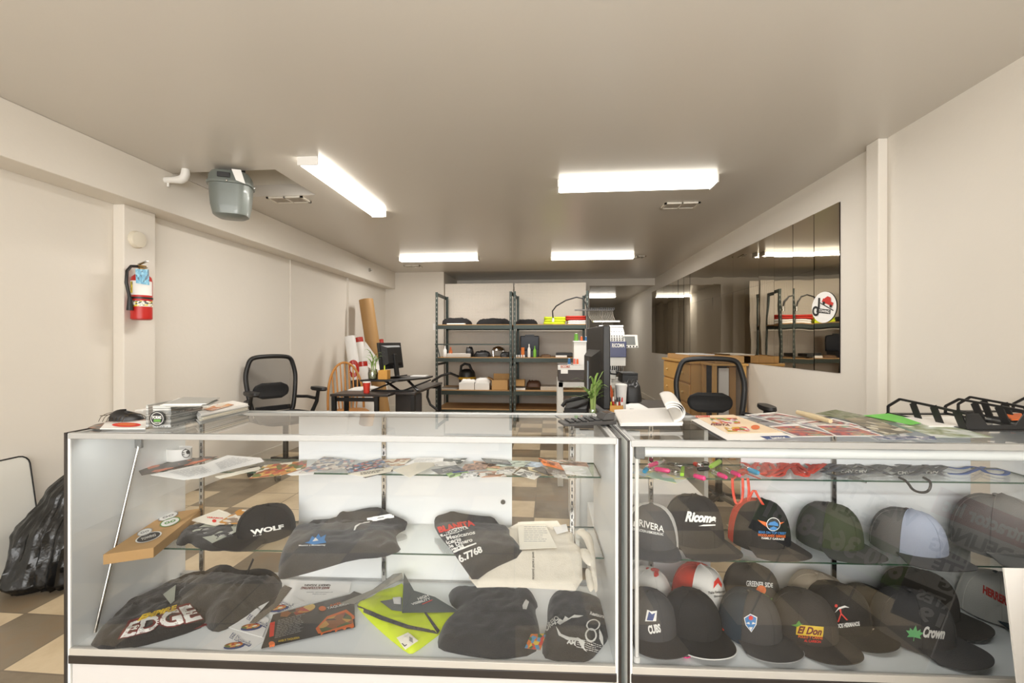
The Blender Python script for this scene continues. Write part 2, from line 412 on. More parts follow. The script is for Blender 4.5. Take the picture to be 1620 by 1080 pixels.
st('trim_5', [((2.045, 2.95, 0), (XR, 3.06, HC))], WALL, bevel=.005)
st('wall_back', [((XL-.1, YB, 0), (-1.93, YN+.2, HC)), ((-1.93, YN, 0), (.8, YN+.12, HC)), ((.8, YN, 2.41), (XR, YN+.12, HC)), ((.7, YN+.12, 0), (.8, YE, HC)), ((.7, YE, 0), (XR, YE+.1, HC))], WALLB)
st('trim_6', [((.8, YN+.12, 2.41), (XR, YE, 2.5))], CEIL)
st('baseboard_left', [((XL, YF, 0), (XL+.015, pn.y, .11)), ((XL, pn.y+.25, 0), (XL+.015, 6.45, .11))], TRIMW, bevel=.003)
st('baseboard_back', [((XL+.03, YB-.015, 0), (-1.93, YB, .11))], TRIMW, bevel=.003)
st('baseboard_right', [((XR-.015, 3.06, 0), (XR, YE, .12)), ((XR-.015, YF, 0), (XR, 2.95, .12))], TRIMW, bevel=.003)
# storefront behind the photographer: low wall, three big panes, door head
st('wall_front', [((XL-.1, YF-.12, 0), (-.3, YF, .55)), ((1.0, YF-.12, 0), (XR+.1, YF, .55)), ((XL-.1, YF-.12, 2.4), (XR+.1, YF, HC)),
                  ((XL-.1, YF-.12, .55), (-2.8, YF, 2.4)), ((1.95, YF-.12, .55), (XR+.1, YF, 2.4))], WALL)
FR = mat('storefront_frame_bronze', rgb(60, 52, 46), .4, .5)
st('trim_7', [((x-.03, YF-.1, z0), (x+.03, YF-.02, 2.4)) for x, z0 in ((-2.77, .55), (-1.5, .55), (-.3, 0), (.95, 0), (1.92, .55))] + [((-2.8, YF-.1, z), (-.3, YF-.02, z+.05)) for z in (.55, 2.35)] + [((-.3, YF-.1, 2.1), (1.95, YF-.02, 2.15)), ((.98, YF-.1, .55), (1.95, YF-.02, .6)), ((-.27, YF-.1, 0), (.92, YF-.02, .2))], FR)
st('window_1', [((-2.74, YF-.065, .6), (-1.53, YF-.06, 2.35)), ((-1.47, YF-.065, .6), (-.33, YF-.06, 2.35)), ((.98, YF-.065, .6), (1.89, YF-.06, 2.1))], GL)
st('door_1', [((-.27, YF-.065, .2), (.92, YF-.06, 2.1))], GL)
st('sidewalk_outside', [((-9, -14, -.12), (9, YF-.15, -.02))], mat('concrete_walk', rgb(178, 160, 136), .8, var=.12, scale=2))
st('exterior_facade', [((-9, -14.4, -.1), (9, -14, 5))], mat('brick_facade', rgb(140, 104, 82), .85, var=.2, scale=3))
# ============================================================= camera, world, lights
cd = bpy.data.cameras.new('camera'); cd.sensor_width = 36; cd.lens = F/1620*36; cd.clip_start = .02
cam = bpy.data.objects.new('camera', cd); COL.objects.link(cam); cam.location = EYE; cam.rotation_euler = (pi/2, 0, TH); SC.camera = cam
w = bpy.data.worlds.new('world'); SC.world = w; w.use_nodes = True; WN, WL = w.node_tree.nodes, w.node_tree.links
sk = WN.new('ShaderNodeTexSky'); sk.sky_type = 'HOSEK_WILKIE'; sk.turbidity = 3
WL.new(sk.outputs[0], WN['Background'].inputs[0]); WN['Background'].inputs[1].default_value = 1.2
def area(name, loc, size, rot, power, c=(1, 1, 1), spread=None):
    l = bpy.data.lights.new(name, 'AREA'); l.shape = 'RECTANGLE'; l.size, l.size_y = size; l.energy = power; l.color = c
    if spread: l.spread = R(spread)
    o = bpy.data.objects.new(name, l); COL.objects.link(o); o.location = loc; o.rotation_euler = rot; return o
area('daylight_window', (-1.5, YF+.03, 1.5), (2.5, 1.75), (R(80), 0, 0), 110, (1, .985, .96))
area('daylight_door', (.9, YF+.03, 1.3), (2.0, 1.9), (R(82), 0, 0), 95, (1, .985, .96))
try:
    SC.view_settings.view_transform = 'AgX'; SC.view_settings.look = 'AgX - Medium High Contrast'
except Exception: pass
SC.view_settings.view_transform = 'Standard'; SC.view_settings.look = 'None'
SC.view_settings.exposure = 0.0; SC.view_settings.gamma = 1.0
SC.cycles.max_bounces = 10; SC.cycles.transparent_max_bounces = 24; SC.cycles.glossy_bounces = 5; SC.cycles.diffuse_bounces = 5
SC.cycles.sample_clamp_indirect = 4; SC.cycles.caustics_reflective = False; SC.cycles.caustics_refractive = False
area('ceiling_fill', (.2, -.9, 1.75), (1.6, .9), (R(180-12), 0, 0), 85, (1, .99, .97))  # added upward fill to brighten the near ceiling; no such lamp is known
# ceiling fixtures
TUBE = mat('lit_diffuser', rgb(255, 250, 238), .5, var=.01, emit=7)
def fixture(label, c, L_, W, along, z=HC, power=22):
    t = thing('ceiling_light', label, 'ceiling light', (c[0], c[1], z), 'fluorescent ceiling fixtures')
    hx, hy = (L_/2, W/2) if along == 'x' else (W/2, L_/2)
    MB().box((c[0]-hx+.02, c[1]-hy+.02, z-.02), (c[0]+hx-.02, c[1]+hy-.02, z-.0)).obj('mounting_pan', WHITE, t)
    MB().box((c[0]-hx+.012, c[1]-hy, z-.055), (c[0]+hx-.012, c[1]+hy, z-.02)).obj('diffuser', TUBE, t, bevel=.012) if along == 'x' else MB().box((c[0]-hx, c[1]-hy+.012, z-.055), (c[0]+hx, c[1]+hy-.012, z-.02)).obj('diffuser', TUBE, t, bevel=.012)
    for s in (-1, 1):
        e = MB()
        if along == 'x': e.box((c[0]+s*hx-.012*(s > 0), c[1]-hy-.003, z-.06), (c[0]+s*hx+.012*(s < 0), c[1]+hy+.003, z))
        else: e.box((c[0]-hx-.003, c[1]+s*hy-.012*(s > 0), z-.06), (c[0]+hx+.003, c[1]+s*hy+.012*(s < 0), z))
        e.obj('end_cap', WHITE, t, bevel=.002)
    area('fixture_lamp', (c[0], c[1], z-.0565), (max(.05, 2*hx-.06), max(.05, 2*hy-.03)), (0, 0, 0), power, (1, .965, .92))
a = onZ(486, 247, 2.55); b2 = onZ(600, 343, 2.495)
fixture('long white fluorescent fixture running away from camera, beside the grey gas meter', ((a.x+b2.x)/2, (a.y+b2.y)/2), b2.y-a.y, .14, 'y')
a = onZ(882, 283, HC); b2 = onZ(1137, 276, HC)
fixture('largest crosswise fluorescent fixture, above the air vent near the mirror', ((a.x+b2.x)/2, (a.y+b2.y)/2+.085), b2.x-a.x, .17, 'x')
a = onZ(630, 406, HC); b2 = onZ(757, 404.5, HC)
fixture('small far crosswise fluorescent fixture nearer the left beam', ((a.x+b2.x)/2, (a.y+b2.y)/2+.07), b2.x-a.x, .14, 'x')
a = onZ(871, 403, HC); b2 = onZ(1004, 401.5, HC)
fixture('small far crosswise fluorescent fixture over the sewing machine side', ((a.x+b2.x)/2, (a.y+b2.y)/2+.07), b2.x-a.x, .14, 'x')
fixture('dim fluorescent fixture in the passage beyond the pegboards', (1.0, 11.0), 1.2, .16, 'x', 2.41, 10)
def vent(label, pa, pb, dy, z=HC):
    a = onZ(*pa, z); b_ = onZ(*pb, z); t = thing('ceiling_vent', label, 'air vent', ((a.x+b_.x)/2, a.y, z), 'ceiling air vents')
    x0, x1, y0, y1 = a.x, b_.x, a.y-dy/2, a.y+dy/2
    mb = MB()
    for q in (((x0, y0), (x1, y0+.02)), ((x0, y1-.02), (x1, y1)), ((x0, y0), (x0+.02, y1)), ((x1-.02, y0), (x1, y1)), (((x0+x1)/2-.006, y0), ((x0+x1)/2+.006, y1))):
        mb.box((q[0][0], q[0][1], z-.012), (q[1][0], q[1][1], z))
    mb.obj('frame', TRIMW, t)
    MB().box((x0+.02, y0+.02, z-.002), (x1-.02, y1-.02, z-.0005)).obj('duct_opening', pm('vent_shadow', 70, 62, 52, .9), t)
    lv = MB(); n = 7
    for i in range(n):
        y = y0+.03+(y1-y0-.06)*i/(n-1); lv.bar((x0+.02, y, z-.007), (x1-.02, y, z-.007), .012, .002)
    lv.obj('louvre', pm('vent_louvre', 168, 158, 144, .5), t)
vent('air vent with dark half, beside the gas meter', (430, 316), (488, 316), .16)
vent('air vent under the large crosswise light, near the mirror', (1048, 325), (1102, 325), .17)
vent('tiny far air vent below the left far light', (641, 421), (667, 421), .15)
vent('small far air vent off the end of right far light', (1006, 406.5), (1020, 406.5), .2)
# ============================================================= glass display cases
GLS = glass('shelf_glass', (.985, .995, .988, 1), .012, .45)
TOPZ, DECK, S1, S2 = .97, .235, .762, .489
CD = .50
def case_part(t, name, boxes, m, bevel=0, mi=None, smooth=0, **k):
    mb = MB(); mb.M = CM
    for i, (a, b_) in enumerate(boxes): mb.box(a, b_, 0 if mi is None else mi[i])
    return mb.obj(name, m, t, smooth=smooth, bevel=bevel, **k)
def gshelf(t, u0, u1, v0, v1, z):
    mb = MB(); mb.M = CM; e = .006
    mb.add([(u0,v0,z-e),(u1,v0,z-e),(u1,v1,z-e),(u0,v1,z-e),(u0,v0,z),(u1,v0,z),(u1,v1,z),(u0,v1,z)], [(3,2,1,0),(4,5,6,7),(0,1,5,4),(1,2,6,5),(2,3,7,6),(3,0,4,7)], [0,0,1,1,1,1])
    mb.obj('glass_shelf', [GLS, GLE], t, smooth=0)
def case(U, W, top, label, doors, stds, right):
    p = C(U, .25, 0); t = thing('display_case', label, 'display case', p, 'glass display counters')
    u0, u1 = U, U+W
    case_part(t, 'kick_base', [((u0+.02, .004, 0), (u1-.02, .02, DECK-.03)), ((u0+.02, .46, 0), (u1-.02, .48, DECK-.03)), ((u0+.02, .02, DECK-.05), (u1-.02, .48, DECK-.03))], KICK)
    case_part(t, 'deck', [((u0+.016, .004, DECK-.03), (u1-.016, CD, DECK))], MELA, bevel=.002)
    case_part(t, 'lower_edge_strip', [((u0+.012, -.004, DECK-.048), (u1-.012, .004, DECK-.02))], EDGE, bevel=.002)
    case_part(t, 'front_track', [((u0+.016, -.004, DECK-.019), (u1-.016, .012, DECK+.004))], ALUW, bevel=.001)
    for a in (u0, u1-.016):
        e = case_part(t, 'end_panel', [((a, 0, 0), (a+.016, CD, top-.003))], MELA)
        o_ = a-.002 if a == u0 else a+.016
        case_part(e, 'edge_strip', [((a+.0 if a == u0 else a+.009, -.006, 0), (a+.007 if a == u0 else a+.018, 0, top)), ((a+.0 if a == u0 else a+.009, -.006, top-.003), (a+.007 if a == u0 else a+.018, CD, top+.001))], EDGE)
    rz = .02
    fr = [((u0+.012, -.004, top-rz), (u1-.012, .014, top)), ((u0+.012, CD-.02, top-rz), (u1-.012, CD, top)), ((u0+.016, .014, top-rz), (u0+.03, CD-.02, top-.001)), ((u1-.03, .014, top-rz), (u1-.016, CD-.02, top-.001))]
    case_part(t, 'top_frame', fr, ALU, bevel=.0015)
    mb = MB(); mb.M = CM; mb.add([(u0+.03, .014, top-.004), (u1-.03, .014, top-.004), (u1-.03, CD-.02, top-.004), (u0+.03, CD-.02, top-.004)], [(0, 1, 2, 3)]); mb.obj('glass_top', GLF, t, smooth=0)
    mb = MB(); mb.M = CM; mb.add([(u0+.016, .004, DECK+.004), (u1-.016, .004, DECK+.004), (u1-.016, .004, top-rz), (u0+.016, .004, top-rz)], [(0, 1, 2, 3)]); mb.obj('front_glass', GLF, t, smooth=0)
    gshelf(t, u0+.02, u1-.02, .275, CD-.03, S1); gshelf(t, u0+.02, u1-.02, .2, CD-.03, S2)
    case_part(t, 'door_track', [((u0+.016, CD-.028, DECK), (u1-.016, CD-.004, DECK+.012))], ALU)
    for (a, b_, v, key) in doors:
        d = case_part(t, 'sliding_door', [((U+a, v, DECK+.012), (U+b_, v+.005, top-rz))], mat('white_door_laminate', rgb(232, 234, 234), .25, var=.01), bevel=.001)
        if key:
            q = onY(796, 793, C(U+key, v, 0).y); k = MB(); k.cyl(q, q-CV*.008, .010, n=20); k.obj('lock', CHROME, d)
    for s in stds:
        sm = MB(); sm.M = CM; a = U+s
        sm.box((a-.0095, CD-.04, DECK), (a+.0095, CD-.03, top-rz))
        stn = sm.obj('shelf_standard', CHROME, t, smooth=0, bevel=.001)
        k = MB(); k.M = CM
        for i in range(24): z = DECK+.03+i*.029; k.box((a-.0025, CD-.0412, z), (a+.0025, CD-.040, z+.016))
        k.obj('slots', pm('slot_shadow', 30, 30, 30), stn, smooth=0)
        for z, v in ((S1, .285), (S2, .21)):
            b2 = MB(); b2.M = CM; b2.add([(a-.0015, CD-.04, z-.035), (a-.0015, CD-.04, z-.006), (a-.0015, v, z-.006), (a-.0015, v, z-.014), (a+.0015, CD-.04, z-.035), (a+.0015, CD-.04, z-.006), (a+.0015, v, z-.006), (a+.0015, v, z-.014)],
                [(0,3,2,1), (4,5,6,7), (0,1,5,4), (1,2,6,5), (2,3,7,6), (3,0,4,7)]); b2.obj('shelf_bracket', CHROME, stn, smooth=0)
    return t
def on_v(px, py, v):
    d = ray(px, py); o = EYE-C0; k = (v-o.dot(CV))/d.dot(CV); return uv_of(EYE+d*k)[0], (EYE+d*k).z
ua, _ = on_v(473, 800, .47); ub, _ = on_v(810, 800, .47)
su = [on_v(x, 800, .46)[0] for x in (318, 607, 905)]
W1 = 1.868
case1 = case(0, W1, TOPZ, 'aluminium-edged glass display case holding folded shirts, flyers and tote bag', [(ua, ub, .468, ub-.02), (ub-.9, ub-.02, .476, 0)], su, False)
# leaning support rod with its bracket against the end panel
q0 = on_v(0, 0, 0)
def inner(px, py, u):  # point on the inner face u=const
    d = ray(px, py); o = EYE-C0; k = (u-o.dot(CU))/d.dot(CU); return EYE+d*k
a = inner(220, 702, .03); b_ = inner(150, 1000, .03); b_.z = max(b_.z, DECK+.005)
rod = MB(); rod.cyl(a, b_, .0055, n=12); rod = rod.obj('support_rod', CHROME, case1)
k = MB(); k.bar(a+V3((0, 0, .026)), a-V3((0, 0, .016)), .026, .014); k.obj('rod_bracket', GREYP, rod, bevel=.003)
U2 = 1.890; W2 = 1.62; TOP2 = .963
ud = [on_v(x, 800, .47)[0]-U2 for x in (1172, 1535)]
su2 = [on_v(x, 800, .46)[0]-U2 for x in (1030, 1320)]
case2 = case(U2, W2, TOP2, 'glass display case filled with caps, lanyards and keychains, with lamp tube', [(ud[0], ud[1], .468, 0)], su2, True)
# tubular lamp under the front rail
lt = MB(); lt.M = CM; lt.cyl((U2+.06, .03, TOP2-.043), (U2+W2-.05, .03, TOP2-.043), .0165, n=24); lt = lt.obj('lamp_tube', mat('frosted_tube', rgb(236, 240, 238), .3, var=.01, emit=.06), case2)
k = MB(); k.M = CM; k.box((U2+.03, .016, TOP2-.064), (U2+.06, .044, TOP2-.02)); k.obj('lamp_holder', GREYP, lt, bevel=.003)
k = MB(); k.M = CM; k.cyl((U2+.036, .026, TOP2-.06), (U2+.036, .026, DECK+.004), .0065, n=12); k.cyl((U2+.036, .026, DECK+.02), (U2+.036, .026, DECK+.002), .011, n=12); k.obj('support_rod', WHITE, case2)

for U_, W_, tp in ((0, W1, TOPZ), (U2, W2, TOP2)):  # added fill lights brightening both cases; the first has no lamp of its own
    l = bpy.data.lights.new('case_fill', 'AREA'); l.shape = 'RECTANGLE'; l.size = W_-.14; l.size_y = .012; l.energy = 1.7; l.color = (.97, 1, .99)
    o = bpy.data.objects.new('case_fill', l); COL.objects.link(o); o.location = C(U_+W_/2, .03, tp-.066 if U_ else tp-.024); o.rotation_euler = (R(38), 0, CA)
# ============================================================= left wall fittings
# fire extinguisher on the pilaster
xp = XL+.085
c = onX(224, 470, xp+.07); yb = c.y
zt = onX(224, 432, xp+.07).z; zb = onX(224, 506, xp+.07).z
ex = thing('fire_extinguisher', 'small red fire extinguisher with blue inspection tag hung on left pilaster', 'fire extinguisher', (xp+.07, yb, zb))
rr = .062
MB().lathe([(rr-.01, 0), (rr, .008), (rr, zt-zb-.06), (rr*.9, zt-zb-.03), (rr*.55, zt-zb-.008), (.02, zt-zb), (.018, zt-zb+.015)], (xp+.07, yb, zb), 28).obj('cylinder', RED, ex)
P0 = V3((xp+.07, yb, zt))
MB().cyl(P0+V3((0, 0, .01)), P0+V3((0, 0, .05)), .017).cbox(P0+V3((0, 0, .045)), (.03, .05, .022)).obj('valve', pm('brass', 150, 120, 70, .35, metal=.9), ex, bevel=.002)
MB().bar(P0+V3((0, -.02, .06)), P0+V3((.09, -.05, .075)), .02, .005).bar(P0+V3((0, -.02, .045)), P0+V3((.08, -.045, .03)), .02, .005).obj('handle', CHROME, ex)
hp = [P0+V3((-.01, -.02, .045)), P0+V3((-.02, -.06, .04)), P0+V3((-.01, -.1, 0)), P0+V3((-.01, -.105, -.08)), P0+V3((-.01, -.085, -.16)), P0+V3((-.01, -.08, -.2))]
hs = MB().tube(hp, .010, 10).obj('hose', BLACK, ex); MB().cyl(P0+V3((-.01, -.08, -.18)), P0+V3((-.01, -.078, -.27)), .012, .02).obj('nozzle', BLACK, hs)
def wrap(t, name, z0, z1, a0, a1, m, r=rr+.0012, off=0):
    return MB().grid(lambda u, v: (xp+.07+r*cos(R(a0+(a1-a0)*u)), yb+r*sin(R(a0+(a1-a0)*u)), z0+(z1-z0)*v), 16, 1).obj(name, m, t)
H = zt-zb
wrap(ex, 'instruction_label', zb+H*.52, zb+H*.82, -150, 20, PAPER)
wrap(ex, 'warning_label', zb+H*.28, zb+H*.4, -95, 40, art('warn_label', [rgb(235, 230, 215), rgb(225, 205, 60), rgb(240, 236, 226), rgb(80, 80, 78)], 5, seed=3))
wrap(ex, 'mounting_strap', zb+H*.44, zb+H*.48, -180, 178, BLACK, rr+.003)
l = wrap(ex, 'label_pictures', zb+H*.56, zb+H*.80, -118, -95, art('ext_label', [rgb(230, 205, 40), rgb(235, 215, 60), rgb(50, 50, 48), rgb(235, 215, 60)], 4, seed=1), rr+.002)
MB().add([P0+V3((.02, -.068, .02)), P0+V3((.085, -.03, .02)), P0+V3((.09, -.03, -.09)), P0+V3((.03, -.073, -.08))], [(0, 1, 2, 3)]).obj('inspection_tag', art('insp_tag', [rgb(120, 185, 215), rgb(150, 205, 228), rgb(110, 170, 205), rgb(90, 120, 140)], 6, seed=2), ex, smooth=0)
# round detector
p = onX(215, 379, xp); sm = MB(); sm.M = Matrix.Translation(p) @ Matrix.Rotation(R(90), 4, 'Y')
sm.lathe([(.062, 0), (.062, .012), (.055, .03), (.02, .036), (0, .036)], n=32)
dt = sm.obj('smoke_detector', mat('ivory_plastic', rgb(222, 214, 196), .45, var=.02), label='round ivory smoke detector on the left pilaster above the extinguisher', cat='smoke detector')
# gas meter
t = thing('gas_meter', 'grey cast metal gas meter hanging at the ceiling opening', 'gas meter', onD(367, 345, 3.3))
GM = mat('grey_enamel', rgb(112, 118, 113), .38, .1, var=.08, coat=.2)
cx_ = onD(362, 300, 3.3); r_ = RT
def gm(p, q, w, d):
    pass
base = onD(366, 308, 3.3); ax = (RT+FW*.35).normalized(); ay = V3((-ax.y, ax.x, 0))
GMx = Matrix(((ax.x, ay.x, 0, base.x), (ax.y, ay.y, 0, base.y), (0, 0, 1, base.z), (0, 0, 0, 1)))
def sec(w, d, z, n=28, e=3.2):
    return [(w*abs(cos(2*pi*k/n))**(2/e)*(1 if cos(2*pi*k/n) >= 0 else -1), d*abs(sin(2*pi*k/n))**(2/e)*(1 if sin(2*pi*k/n) >= 0 else -1), z) for k in range(n)]
def loft(secs, M, cap=True):
    mb = MB(); mb.M = M; n = len(secs[0]); vs = [p for s in secs for p in s]; fs = []
    for i in range(len(secs)-1):
        for k in range(n): fs.append((i*n+k, i*n+(k+1) % n, (i+1)*n+(k+1) % n, (i+1)*n+k))
    if cap: fs += [tuple(range(n))[::-1], tuple((len(secs)-1)*n+k for k in range(n))]
    return mb.add(vs, fs)
loft([sec(.085, .075, -.175), sec(.112, .095, -.16), sec(.128, .108, -.09), sec(.135, .11, 0), sec(.138, .112, .055)], GMx).obj('body', GM, t)
loft([sec(.150, .125, .055), sec(.150, .125, .075)], GMx).obj('flange', GM, t, bevel=.003)
loft([sec(.142, .118, .075), sec(.138, .115, .12), sec(.12, .10, .15), sec(.08, .07, .16)], GMx).obj('index_cover', GM, t)
g = MB(); g.M = GMx; g.cbox((-.02, -.127, .105), (.08, .012, .035)).obj('dial_plate', BLACK, t, bevel=.003)
g = MB(); g.M = GMx; [g.sph((.150*cos(a), -.0+.125*sin(a), .065), .008, 8, 5) for a in [i*pi/6 for i in range(12)]]; g.obj('bolts', CHROME, t)
g = MB(); g.M = GMx; g.cyl((-.07, 0, .15), (-.07, 0, .3), .022).cyl((.07, 0, .15), (.07, 0, .3), .022).obj('pipe_stub', BLACKM, t)
g = MB(); g.M = GMx; g.add([(.03, -.128, .15), (.09, -.13, .15), (.12, -.135, .05), (.06, -.135, .07)], [(0, 1, 2, 3)]).obj('paper_tag', PAPER, t, smooth=0)
# white pipe elbow through the beam
p = onX(262, 285, -2.84); q = p+V3((.14, 0.02, 0))
t = MB().tube([p-V3((.0, 0, 0)), p+V3((.05, 0, 0)), p+V3((.12, 0, 0)), p+V3((.145, 0, .012)), p+V3((.158, 0, .04)), p+V3((.16, 0, .09)), (p.x+.16, p.y, HC)], [.022, .022, .03, .03, .03, .024, .024], 16).cyl(p+V3((.02, 0, 0)), p+V3((.02, 0, -.05)), .008).obj('drain_pipe', WHITE, label='white plastic elbow pipe from the left beam up into ceiling', cat='pipe')
p = onX(584, 427, -2.84); mb = MB(); mb.M = Matrix.Translation(p) @ Matrix.Rotation(R(90), 4, 'Y'); mb.lathe([(.03, 0), (.028, .02), (.01, .03), (.006, .05), (0, .05)]); mb.obj('sprinkler_head', CHROME, label='small round chrome sprinkler head at far end of left beam', cat='sprinkler')
p = onY(688, 517, YB); MB().box((p.x-.035, YB-.006, p.z-.06), (p.x+.035, YB, p.z+.06)).obj('wall_outlet', WHITE, label='white double wall outlet beside the steel shelving', cat='outlet', bevel=.002)
# leaning whiteboard and bag at the left
a = onX(0, 735, XL+.11); b_ = onX(52, 722, XL+.11)
t = thing('whiteboard', 'white rounded-corner board leaning on the left wall behind black bag', 'whiteboard', (XL+.1, b_.y-.4, 0))
pp = []
y1 = onX(55, 722, XL+.07).y; zt = b_.z
def lean(y, z): return V3((XL+.13-.10*z/zt, y, z))
outl = []
r0 = .05
for cy, cz, a0 in ((y1-r0, zt-r0, 0), (y1-1.3+r0, zt-r0, 90), (y1-1.3+r0, r0+.005, 180), (y1-r0, r0+.005, 270)):
    for k in range(5): an = R(a0+k*22.5); outl.append((cy+r0*cos(an), cz+r0*sin(an)))
mb = MB(); n = len(outl); mb.add([lean(*o) for o in outl]+[lean(*o)-V3((.012, 0, 0)) for o in outl], [tuple(range(n)), tuple(range(n, 2*n))[::-1]]+[(i, n+i, n+(i+1) % n, (i+1) % n) for i in range(n)]); mb.obj('board', mat('whiteboard_face', rgb(222, 220, 212), .3, var=.01), t, smooth=0)
MB().tube([lean(*o)+V3((.001, 0, 0)) for o in outl], .004, 6, closed=True).obj('rim', BLACKM, t)
# trash bag
cen = onZ(60, 900, 0); BAG = mat('black_bag_film', rgb(18, 18, 18), .22, var=.2, bump=.3, bscale=38)
vs = []; fs = []; nu, nv = 130, 110
c0 = onZ(78, 925, 0); 
def bagp(u, v):
    a = 2*pi*u; h = .715*v
    w = [(.0, .24), (.06, .285), (.35, .27), (.6, .19), (.78, .11), (.9, .045), (1, .075)]
    for (x0, r0), (x1, r1) in zip(w, w[1:]):
        if x0 <= v <= x1: k = (v-x0)/(x1-x0); k = k*k*(3-2*k); r = r0+(r1-r0)*k; break
    n1 = noise.noise(V3((cos(a)*2.2, sin(a)*2.2, v*2.0)))*.12; tw = a+v*.22; n2 = (1-abs(noise.noise(V3((cos(tw)*7, sin(tw)*7, v*1.6+3))))*2)*.026*(1.15-v*.7); n3 = (1-abs(noise.noise(V3((cos(tw)*12, sin(tw)*12, v*6+5))))*2)*.006
    r = r*(1+n1)+n2+n3*.9
    return V3((c0.x-.02+.02*v+r*cos(a)*.95, c0.y+.17+r*sin(a)*1.0+.12*v, .004+h+n3*.3*(v > .03)))
mb = MB(); mb.grid(lambda u, v: bagp(u % 1.0, v), nu, nv); k = len(mb.v); mb.add([bagp(i/nu, 0) for i in range(nu)], [tuple(range(nu))[::-1]])
mb.obj('trash_bag', BAG, smooth=80, label='full black plastic trash bag slumped by the left case end', cat='trash bag')

# ============================================================= far back: pegboards and steel shelving
pbz = .02
PEG = bpy.data.materials.new('pegboard'); N, L = nodes(PEG); b = N['Principled BSDF']
tc = N.new('ShaderNodeTexCoord'); sx = N.new('ShaderNodeSeparateXYZ'); L.new(tc.outputs['Object'], sx.inputs[0])
def mth(op, a, b_=None, v=None):
    n = N.new('ShaderNodeMath'); n.operation = op
    L.new(a, n.inputs[0])
    if b_ is not None: L.new(b_, n.inputs[1])
    if v is not None: n.inputs[1].default_value = v
    return n.outputs[0]
fx = mth('SUBTRACT', mth('FRACT', mth('MULTIPLY', sx.outputs['X'], v=1/.0254)), v=.5); fz = mth('SUBTRACT', mth('FRACT', mth('MULTIPLY', sx.outputs['Z'], v=1/.0254)), v=.5)
dd = mth('ADD', mth('MULTIPLY', fx, fx), mth('MULTIPLY', fz, fz)); hole = mth('LESS_THAN', dd, v=.036)
mx = N.new('ShaderNodeMix'); mx.data_type = 'RGBA'; L.new(hole, mx.inputs[0]); mx.inputs[6].default_value = rgb(232, 224, 212); mx.inputs[7].default_value = rgb(140, 128, 112); L.new(mx.outputs[2], b.inputs['Base Color']); b.inputs['Roughness'].default_value = .45
for (pa, pb, y, lab) in (((703, 449), (812, 449), 7.99, 'white perforated pegboard panel behind the left shelving bay'), ((814, 448), (927, 446), 8.0, 'white perforated pegboard panel behind the right shelving bay')):
    a = onY(*pa, y); b_ = onY(*pb, y)
    MB().box((max(a.x, -1.92), y, pbz), (b_.x, y+.02, a.z)).obj('pegboard', PEG, label=lab, cat='pegboard', group='pegboard panels', smooth=0)
SY0, SY1 = 7.12, 7.88
GRN = mat('green_grey_steel', rgb(58, 66, 62), .4, .5, var=.1); WOODS = mat('particle_board', rgb(176, 138, 92), .75, var=.15, scale=30)
shx = [onY(689, 540, SY0).x, onY(811, 540, SY0).x, onY(931, 540, SY0).x]
shz = [onY(750, y, SY0).z for y in (513, 565, 617)]; ztop = onY(689, 462, SY0).z
for k in range(2):
    x0, x1 = shx[k]+(.02 if k else -.02), shx[k+1]-.02*(1-k)+(.02 if k else 0)
    if k == 0: x0, x1 = shx[0], shx[1]-.012
    else: x0, x1 = shx[1]+.012, shx[2]
    t = thing('shelving_unit', ['dark green steel shelving bay beside the hose, with vacuum and black clothing', 'dark green steel shelving bay with neon shirts and toolbox'][k], 'shelves', ((x0+x1)/2, (SY0+SY1)/2, 0), 'steel shelving bays')
    for x in (x0, x1):
        for y in (SY0, SY1):
            s = 1 if x == x0 else -1; q = 1 if y == SY0 else -1
            pb = MB().box((min(x, x+s*.04), min(y, y+q*.003), 0), (max(x, x+s*.04), max(y, y+q*.003), ztop)).box((min(x, x+s*.003), min(y, y+q*.04), 0), (max(x, x+s*.003), max(y, y+q*.04), ztop)).obj('post', GRN, t, smooth=0)
            if y == SY0:
                hb = MB()
                for i in range(26): z = .1+i*.075; hb.box((min(x+s*.014, x+s*.024), y-.001, z), (max(x+s*.014, x+s*.024), y, z+.028))
                hb.obj('slots', pm('steel_slot', 150, 150, 142, .5), pb, smooth=0)
        MB().bar((x, SY0, ztop-.03), (x, SY1, ztop-.03), .004, .06).obj('end_brace', GRN, t); MB().bar((x, SY0, .9), (x, SY1, .9), .004, .04).obj('end_brace', GRN, t)
    for z in shz+[.18]:
        MB().box((x0+.004, SY0+.004, z-.016), (x1-.004, SY1-.004, z)).obj('shelf_board', WOODS, t, smooth=0)
        MB().box((x0, SY0-.004, z-.075), (x1, SY0+.003, z-.012)).obj('shelf_beam', GRN, t, smooth=0); MB().box((x0, SY1-.003, z-.075), (x1, SY1+.004, z-.012)).obj('shelf_beam', GRN, t, smooth=0)
    if k == 0:
        MB().bar((x0, SY0-.03, shz[1]+.21), (x1, SY0-.03, shz[1]+.21), .02, .02).bar((x0+.03, SY0-.03, shz[1]+.21), (x0+.08, SY0-.03, shz[1]), .015, .015).bar((x1-.03, SY0-.03, shz[1]+.21), (x1-.03, SY0-.03, shz[1]), .015, .015).obj('guard_rail', GRN, t)
